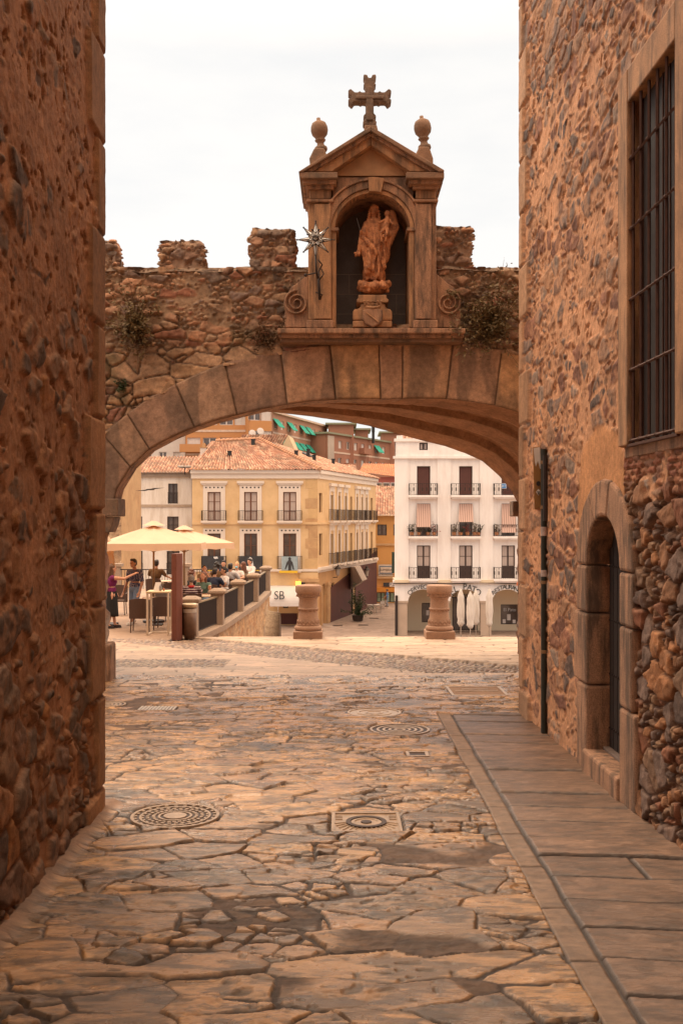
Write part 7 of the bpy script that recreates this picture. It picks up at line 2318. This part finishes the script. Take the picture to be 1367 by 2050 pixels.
# ---------------- street end: ochre house with shop signs
D4 = 103.0
OH = empty('ochre_house', (0, 0, 0), 0, 'ochre house closing the side street with shop signs', 'house')
Q = FBx((0, D4, 0), (1, 0, 0), (0, -1, 0))
x4 = lambda px: PX(px, D4); z4 = lambda py: PZ(py, D4)
M_och = mat('ochre_wall', (.58, .30, .10), .9, .08, .5, .1)
ho = [(x4(755), x4(774), z4(1072), z4(1050)), (x4(787), x4(800), z4(1072), z4(1050)), (x4(754), x4(771), ZP + .2, z4(1186)), (x4(772), x4(790), ZP + .2, z4(1186))]
holed_wall(Q, x4(744), x4(830), ZP, z4(1033), ho, 'wall', M_och, OH, .3, .5)
for h in ho[:2]: window(Q, *h, OH, n=-.25, m=M_woodd, rows=2)
w = window(Q, *ho[2], OH, n=-.25, m=M_woodd, pane=mat('shop_glass', (.30, .42, .30), .3, .4, 1.5, 0), cols=2, rows=2)
w = window(Q, *ho[3], OH, n=-.25, m=M_woodd, pane=bpy.data.materials['shop_glass'], cols=2, rows=1)
for r_ in ((1092, 1088, .15), (1158, 1154, .3)): Q.new().box(x4(744), x4(830), z4(r_[0]), z4(r_[1]), .001, r_[2]); Q.build('string_course', M_sand, OH)
Q.new().box(x4(748), x4(830), z4(1184), z4(1176), .001, .5); Q.build('shop_fascia', mat('orange_fascia', (.55, .22, .03), .7, .05), OH)
tile_roof('roof', P(742, 1032, D4 - .5), P(830, 1032, D4 - .5), P(830, 990, D4 + 7), P(745, 985, D4 + 7), OH, seed=14)
Q.new()
for k in range(26): Q.b.tube([Q.p(x4(745) + k * .17, z4(1033) + .1, .35), Q.p(x4(745) + k * .17, z4(1033) + .1, .55)], .07, 6)
Q.build('eave_tiles', M_trim, OH)
t = empty('shop_sign', P(772, 1138, D4 - .3), 0, 'pale framed shop sign above the side street shopfront', 'sign')
o_ = Vector(t.location)
b = MB(o_); b.box(x4(757), x4(786), D4 - .3, D4 - .2, z4(1153), z4(1130)); b.build('board', mat('pale_board', (.55, .46, .38), .7), t)
b = MB(o_); b.box(x4(759), x4(785), D4 - .34, D4 - .301, z4(1148), z4(1133)); b.build('blue_frame', mat('blue_tile', (.12, .16, .22), .6), t)
b = MB(o_); b.box(x4(760.5), x4(783.5), D4 - .36, D4 - .341, z4(1146), z4(1135)); b.build('panel', mat('cream_panel', (.60, .48, .38), .7), t)
text('lettering', 'SUMBRA', .34, P(772, 1141, D4 - .37), Euler((PI / 2, 0, 0)), M_ink, t, .004, o0=o_)
text('lower_lettering', 'CAFE RESTAURANTE', .2, P(771, 1150.5, D4 - .31), Euler((PI / 2, 0, 0)), M_ink, t, .004, o0=o_)
t = empty('shop_sign', P(775, 1170, D4 - .3), 0, 'dark and white lettered sign over the orange shop fascia', 'sign')
o_ = Vector(t.location)
b = MB(o_); b.box(x4(767), x4(779), D4 - .3, D4 - .2, z4(1174), z4(1166)); b.build('dark_panel', M_black, t)
b = MB(o_); b.box(x4(779.2), x4(796), D4 - .3, D4 - .2, z4(1174), z4(1166)); b.build('white_panel', M_white, t)
text('lettering', 'KZ', .38, P(785, 1170, D4 - .31), Euler((PI / 2, 0, 0)), mat('sign_navy', (.03, .04, .12), .6), t, .004, o0=o_)
t = empty('shop_sign', P(784, 1125, 90), 0, 'dark green hanging sign at the white building corner', 'sign')
b = MB(t.location); c_ = Vector(t.location); b.box(c_.x, c_.x + .35, 89.9, 90, c_.z - 1, c_.z + .9); b.build('panel', mat('green_sign', (.02, .05, .035), .5), t, .02)
# potted tree, people, cafe tables in the side street
base = Vector((PX(716, 86), 86, ZP + .04))
t = bush('potted_tree', 'round leafy shrub in a dark planter against the wine hoarding', 'plant', base + Vector((0, 0, 1.5)), (.75, .6, .85), 2200, M_leaf_dark, 71, .14, 26, base=base + Vector((0, 0, .5)))
b = MB(Vector(t.location)); b.lathe([(.001, -.45), (.42, -.45), (.5, .0), (.001, .0)], Vector(t.location), 20); b.build('planter', M_iron, t)
person('distant person in blue standing at the side street shop', PX(775, 99), 99, ZP + .1, math.radians(90), SKIN[0], 'stand', 1.0, .02, top=fabric('blue_shirt', (.08, .2, .4)), sleeve=.5, bottom=C_denim, hair=H_dk, shoes=S_dk)
pa = None
M_alu = mat('aluminium', (.45, .40, .36), .35, .1, metal=.6)
def street_chair(x_, y_, rz, lab, first=[None]):
    if first[0] is None:
        t = empty('metal_chair')
        b = MB(); b.box(-.22, .22, -.22, .22, .43, .46); b.build('seat', M_alu, t)
        b = MB(); b.tube([(-.24, -.22, 0), (-.24, -.24, .9), (.24, -.24, .9), (.24, -.22, 0)], .02, 6); b.box(-.22, .22, -.25, -.23, .6, .85); b.build('backrest', M_alu, t)
        b = MB(); b.tube([(-.24, .22, 0), (-.24, .22, .66), (-.24, -.2, .68)], .02, 6); b.build('leg', M_alu, t)
        b = MB(); b.tube([(.24, .22, 0), (.24, .22, .66), (.24, -.2, .68)], .02, 6); b.build('leg', M_alu, t)
        first[0] = t; c = t
    else: c = copy_tree(first[0])
    c.location = (x_, y_, ZP + .06); c.rotation_euler = (0, 0, rz)
    return tag(c, lab, 'chair', 'metal chairs in the side street')
for i, (px, d_, rz, lab) in enumerate(((738, 93, -1.3, 'leftmost metal chair in the side street'), (743, 92, -.2, 'metal chair in front of the side street table'), (757, 93, 1.5, 'metal chair right of the side street tables'), (762, 96, .6, 'metal chair set back toward the shop'), (769, 97, 0, 'metal chair nearest the shop door'))):
    street_chair(PX(px, d_), d_, rz, lab)
for px, d_, lab in ((742, 93.4, 'left small table in the side street'), (752, 93.4, 'right small table in the side street')):
    t = empty('street_table', (PX(px, d_), d_, ZP + .06), 0, lab, 'table', 'tables in the side street')
    b = MB(); b.lathe([(.001, .72), (.35, .72), (.35, .75), (.001, .75)], n=20); b.build('tabletop', M_white, t)
    b = MB(); b.tube([(0, 0, 0), (0, 0, .72)], .03, 8); b.build('pedestal', M_alu, t)
b = MB()
for px, py in ((676, 1253), (727, 1252), (748, 1239)):
    d_ = 9.0 / ((py - 1035) / F_PX); c_ = P(px, py, d_)
    bb = MB(); bb.box(c_.x - .4, c_.x + .4, c_.y - .3, c_.y + .3, ZP + .012 + max(0, d_ - 80) * .006, ZP + .03 + max(0, d_ - 80) * .006)
    tag(bb.build('drain_cover', M_cover_dark), {676: 'dark drain cover in the plaza paving beside the yellow corner', 727: 'dark drain cover in the middle of the plaza paving', 748: 'dark drain cover farther along the side street'}[px], 'drain cover')

# ---------------- background apartment blocks on the hill
M_brick1 = mat('orange_brick', (.50, .24, .10), .9, .08, .3, .1)
M_brick2 = mat('pink_brick', (.42, .22, .145), .9, .1, .3, .1)
M_brick3 = mat('brown_brick', (.34, .16, .105), .9, .1, .3, .1)
M_band = mat('pale_band', (.60, .46, .37), .9)
M_awng = mat('green_awning', (.02, .34, .25), .8, .05)
M_alw = mat('pale_shutter', (.62, .56, .52), .7, .08, 2)
def block(label, pA, dA, pB, dB, pyTopA, wallm, rows, storey, cols, ww, wh, awn=(), bandm=None, depth=10, shutters=.3, seed=0, roofm=None, balc=()):
    """a slab block: facade runs from photo column pA at depth dA to pB at dB"""
    t = empty('apartment_block', (0, 0, 0), 0, label, 'apartment block', 'apartment blocks on the hill')
    A = Vector((PX(pA, dA), dA, 0)); B = Vector((PX(pB, dB), dB, 0))
    U_ = (B - A); ln = U_.length; U_.normalize(); N_ = Vector((U_.y, -U_.x, 0))
    if N_.y > 0: N_ = -N_
    f = FBx(A, U_, N_)
    zt = PZ(pyTopA, dA)
    zb = -6
    rr_ = random.Random(seed)
    hl = []
    for r_ in range(rows):
        for c_ in range(cols):
            u = ln * (c_ + .5) / cols + rr_.uniform(-.15, .15)
            z1 = zt - .9 - r_ * storey
            hl.append((u - ww / 2, u + ww / 2, z1 - wh, z1, r_, c_))
    holed_wall(f, 0, ln, zb, zt, [h[:4] for h in hl], 'wall', wallm, t, .25, .3)
    f.new().box(.01, ln - .01, zb, zt - .01, -depth, -.36); f.build('body', wallm, t)
    f.new().box(-.3, ln + .3, zt + .003, zt + .3, -depth - .2, .35); f.build('roof_slab', roofm or M_band, t)
    for r_ in range(rows):
        if bandm:
            f.new().box(0, ln, zt - .25 - r_ * storey - storey * .98, zt - .25 - r_ * storey - storey * .98 + .28, .002, .05); f.build('floor_band', bandm, t)
    for h in hl:
        pn = M_alw if rr_.random() < shutters else M_pane
        w = window(f, *h[:4], t, n=-.22, m=M_alw, pane=pn, rows=1, cols=2, fw=.09)
        if (h[4], h[5]) in balc:
            f.new().box(h[0] - .8, h[1] + .8, h[2] - .5, h[2] + .5, .005, 1.0); f.build('balcony', wallm, t)
        if (h[4], h[5]) in awn:
            f.new(); f.b.hexa([f.p(h[0] - .5, h[3] + .1, .02), f.p(h[1] + .5, h[3] + .1, .02), f.p(h[1] + .5, h[3] + .05, .02), f.p(h[0] - .5, h[3] + .05, .02)], [f.p(h[0] - .5, h[3] - 1.2, 1.1), f.p(h[1] + .5, h[3] - 1.2, 1.1), f.p(h[1] + .5, h[3] - 1.28, 1.08), f.p(h[0] - .5, h[3] - 1.28, 1.08)])
            f.build('awning', M_awng, t)
    return t, f, ln, zt
t, f, ln, zt = block('orange brick block with long balconies behind the tiled roofs', 372, 128, 500, 128, 815, M_brick1, 4, 3.0, 4, 1.7, 1.4, bandm=M_band, seed=1, balc=((1, 0), (1, 2), (2, 1)))
t, f, ln, zt = block('pale grey wall end block partly hidden by the left arch stones', 250, 131, 371, 131, 845, M_alw, 3, 3.0, 4, 1.0, 1.2, seed=2)
t, f, ln, zt = block('narrow orange block with satellite dishes beside the green awnings', 500.5, 126, 544, 127, 800, mat('orange_render', (.52, .25, .10), .9, .05), 5, 3.0, 2, 1.7, 1.7, seed=3, shutters=.6)
for px, py in ((505, 868), (521, 864)):
    s_ = MB(); c_ = P(px, py, 120); s_.lathe([(.001, .0), (.32, .06), (.45, .16), (.44, .17), (.001, .02)], (0, 0, 0), 18)
    o = s_.build('satellite_dish', M_alw, None, 0, True); o.rotation_euler = (math.radians(75), 0, .3); o.location = c_; o.scale = (.95, .95, .95)
    tag(o, {505: 'smaller left satellite dish against the orange block', 521: 'larger right satellite dish against the orange block'}[px], 'satellite dish')
    b = MB(); c2 = c_ + Vector((0, .35, 0)); b.tube([c2, c2 - Vector((0, -.1, 3))], .05, 6)
    tag(b.build('dish_mast', M_alw), {505: 'thin mast carrying the smaller satellite dish', 521: 'thin mast carrying the larger satellite dish'}[px], 'mast')
block('long pink brick block with green awnings seen through the arch', 545, 150, 655, 175, 826, M_brick2, 6, 2.9, 9, 1.25, 1.35, awn=((0, 0), (0, 2), (0, 4), (1, 1), (1, 2), (1, 3), (1, 4), (2, 5), (1, 5), (3, 5), (0, 5)), bandm=M_band, depth=12, seed=4, shutters=.55)
tt, f, ln, zt = block('brown brick block with flat penthouses under the arch', 656, 165, 800, 190, 868, M_brick3, 5, 2.9, 10, 1.2, 1.3, awn=((0, 6), (1, 9)), bandm=M_band, depth=14, seed=5, shutters=.5, roofm=mat('greenish_roof', (.25, .26, .18), .8), balc=((1, 5), (2, 7), (1, 2), (0, 4)))
f.new().box(-.05, 2.0, -6, zt - .3, .01, .12); f.build('blank_end_wall', mat('grey_patch', (.44, .36, .30), .9, .2, .3), tt)
for px0, px1, py0, d_ in ((657, 708, 850, 172), (711, 737, 861, 178), (764, 812, 867, 186)):
    f.new(); b = MB(); b.box(PX(px0, d_), PX(px1, d_), d_, d_ + 8, 4, PZ(py0, d_)); ph_ = b.build('penthouse', M_brick3, tt)
    b = MB(); b.box(PX(px0, d_) - .5, PX(px1, d_) + .5, d_ - .5, d_ + 8.5, PZ(py0, d_) + .003, PZ(py0, d_) + .3); b.build('penthouse_roof', bpy.data.materials['greenish_roof'], ph_)
b = MB(); c_ = P(747, 865, 178); b.tube([c_, c_ + Vector((0, 0, 1.0))], .3, 10); b.tube([c_ + Vector((0, 0, 1.0)), c_ + Vector((0, 0, 1.5))], [.5, .2], 10); b.tube([c_, c_ - Vector((0, 0, 2))], .25, 8)
tag(b.build('roof_vent', M_blk), 'small dark cowl vent on the brown block skyline', 'vent')
# nearer small houses
def small_house(label, px0, px1, pyw, pyb, d, wallm, roofpts, seed):
    t = empty('small_house', (0, 0, 0), 0, label, 'house', 'small houses below the blocks')
    b = MB(); b.box(PX(px0, d), PX(px1, d), d, d + 7, PZ(pyb, d), PZ(pyw, d)); b.build('wall', wallm, t)
    tile_roof('roof', *[P(a, b_, c_) for a, b_, c_ in roofpts], t, seed=seed, pal=[(.60, .22, .10), (.55, .20, .09), (.62, .27, .13)] if seed % 2 else None)
    f = FBx((0, d, 0), (1, 0, 0), (0, -1, 0))
    for k in range(3):
        u = PX(px0, d) + (PX(px1, d) - PX(px0, d)) * (k + .6) / 3.3
        f.new().box(u - .45, u + .45, PZ(pyw, d) - 2.1, PZ(pyw, d) - .7, .002, .06); w = f.build('window', M_alw, t)
        f.new().box(u - .36, u + .36, PZ(pyw, d) - 2.0, PZ(pyw, d) - .8, .061, .07); f.build('pane', M_pane, w)
    return t
small_house('red walled house with orange roof below the brown block', 748, 800, 955, 1010, 128, mat('red_wall', (.45, .13, .10), .9, .05), ((718, 946, 127.3), (800, 955, 127.3), (800, 930, 136), (728, 928, 136)), 21)
small_house('whitewashed low house beside the tiled roof ridge', 655, 715, 942, 1000, 126, M_trim, ((650, 944, 125), (716, 950, 125), (712, 932, 132), (655, 928, 132)), 20)
small_house('low brown roofed house under the palm', 735, 800, 992, 1040, 116, M_cream, ((740, 994, 115), (800, 1000, 115), (800, 975, 122), (742, 972, 122)), 22)
# palm
base = P(768, 985, 121)
t = empty('palm_tree', base, 0, 'short spiky palm tree in front of the red house', 'palm tree')
b = MB(base); b.tube([base - Vector((0, 0, 3)), base + Vector((0, 0, .2))], .3, 8); b.build('trunk', M_sand, t)
for k in range(26):
    a = R.uniform(0, 6.28); el = R.uniform(.1, 1.3); Lf = R.uniform(1.6, 2.2)
    V_, Fc_ = [], []
    pts = []
    for j in range(9):
        s_ = j / 8
        pts.append(Vector((math.cos(a) * math.cos(el) * Lf * s_, math.sin(a) * math.cos(el) * Lf * s_, Lf * s_ * math.sin(el) - .9 * s_ * s_)))
    sd2 = Vector((-math.sin(a), math.cos(a), 0))
    for j in range(8):
        for sg in (-1, 1):
            p = pts[j]; q = pts[j + 1]; i0 = len(V_)
            V_ += [p, p.lerp(q, .6), p.lerp(q, .9) + sd2 * sg * .38 * (1 - j / 10) - Vector((0, 0, .12))]
            Fc_.append((i0, i0 + 1, i0 + 2))
    me = bpy.data.meshes.new('frond'); me.from_pydata([tuple(v) for v in V_], [], Fc_); link('frond', me, M_leaf, t)
# bare sandstone bank under the palm
b = MB(); b.prism([P(744, 990, 113), P(800, 990, 113), P(800, 1033, 112), P(744, 1033, 112)], (0, 1.5, 0))
t = tag(b.build('bank_wall', M_sand), 'rough brown retaining bank behind the ochre house roof', 'wall')
# street lamp tube and bird
b = MB(); c_ = P(301, 981, 60)
b.add([c_ + Vector(v) for v in ((-.9, 0, -.05), (-.3, .02, .02), (0, .1, .08), (.2, 0, .12), (.9, 0, .14), (.2, 0, .04), (0, -.1, 0), (-.3, 0, -.06))], [(0, 1, 7), (1, 2, 6, 7), (2, 3, 5, 6), (3, 4, 5)])
b.sphere(c_ + Vector((0, 0, .03)), (.28, .06, .05), 10, 6)
tag(b.build('bird', M_iron), 'dark bird gliding in front of the white house', 'bird')
# orange parasol corner at the far right
t = empty('parasol', (PX(1058, 60), 60, ZP), 0, 'orange red parasol edge peeping past the right wall corner', 'parasol')
b = MB(); b.tube([(0, 0, 0), (0, 0, PZ(1150, 60) - ZP)], .03, 8); b.build('pole', M_whitemetal, t)
b = MB(); b.lathe([(.75, PZ(1172, 60) - ZP), (.72, PZ(1166, 60) - ZP), (.05, PZ(1150, 60) - ZP), (.001, PZ(1149, 60) - ZP)], n=8); b.build('canopy', cloth_mat('orange_canvas', (.65, .20, .08), .3), t)
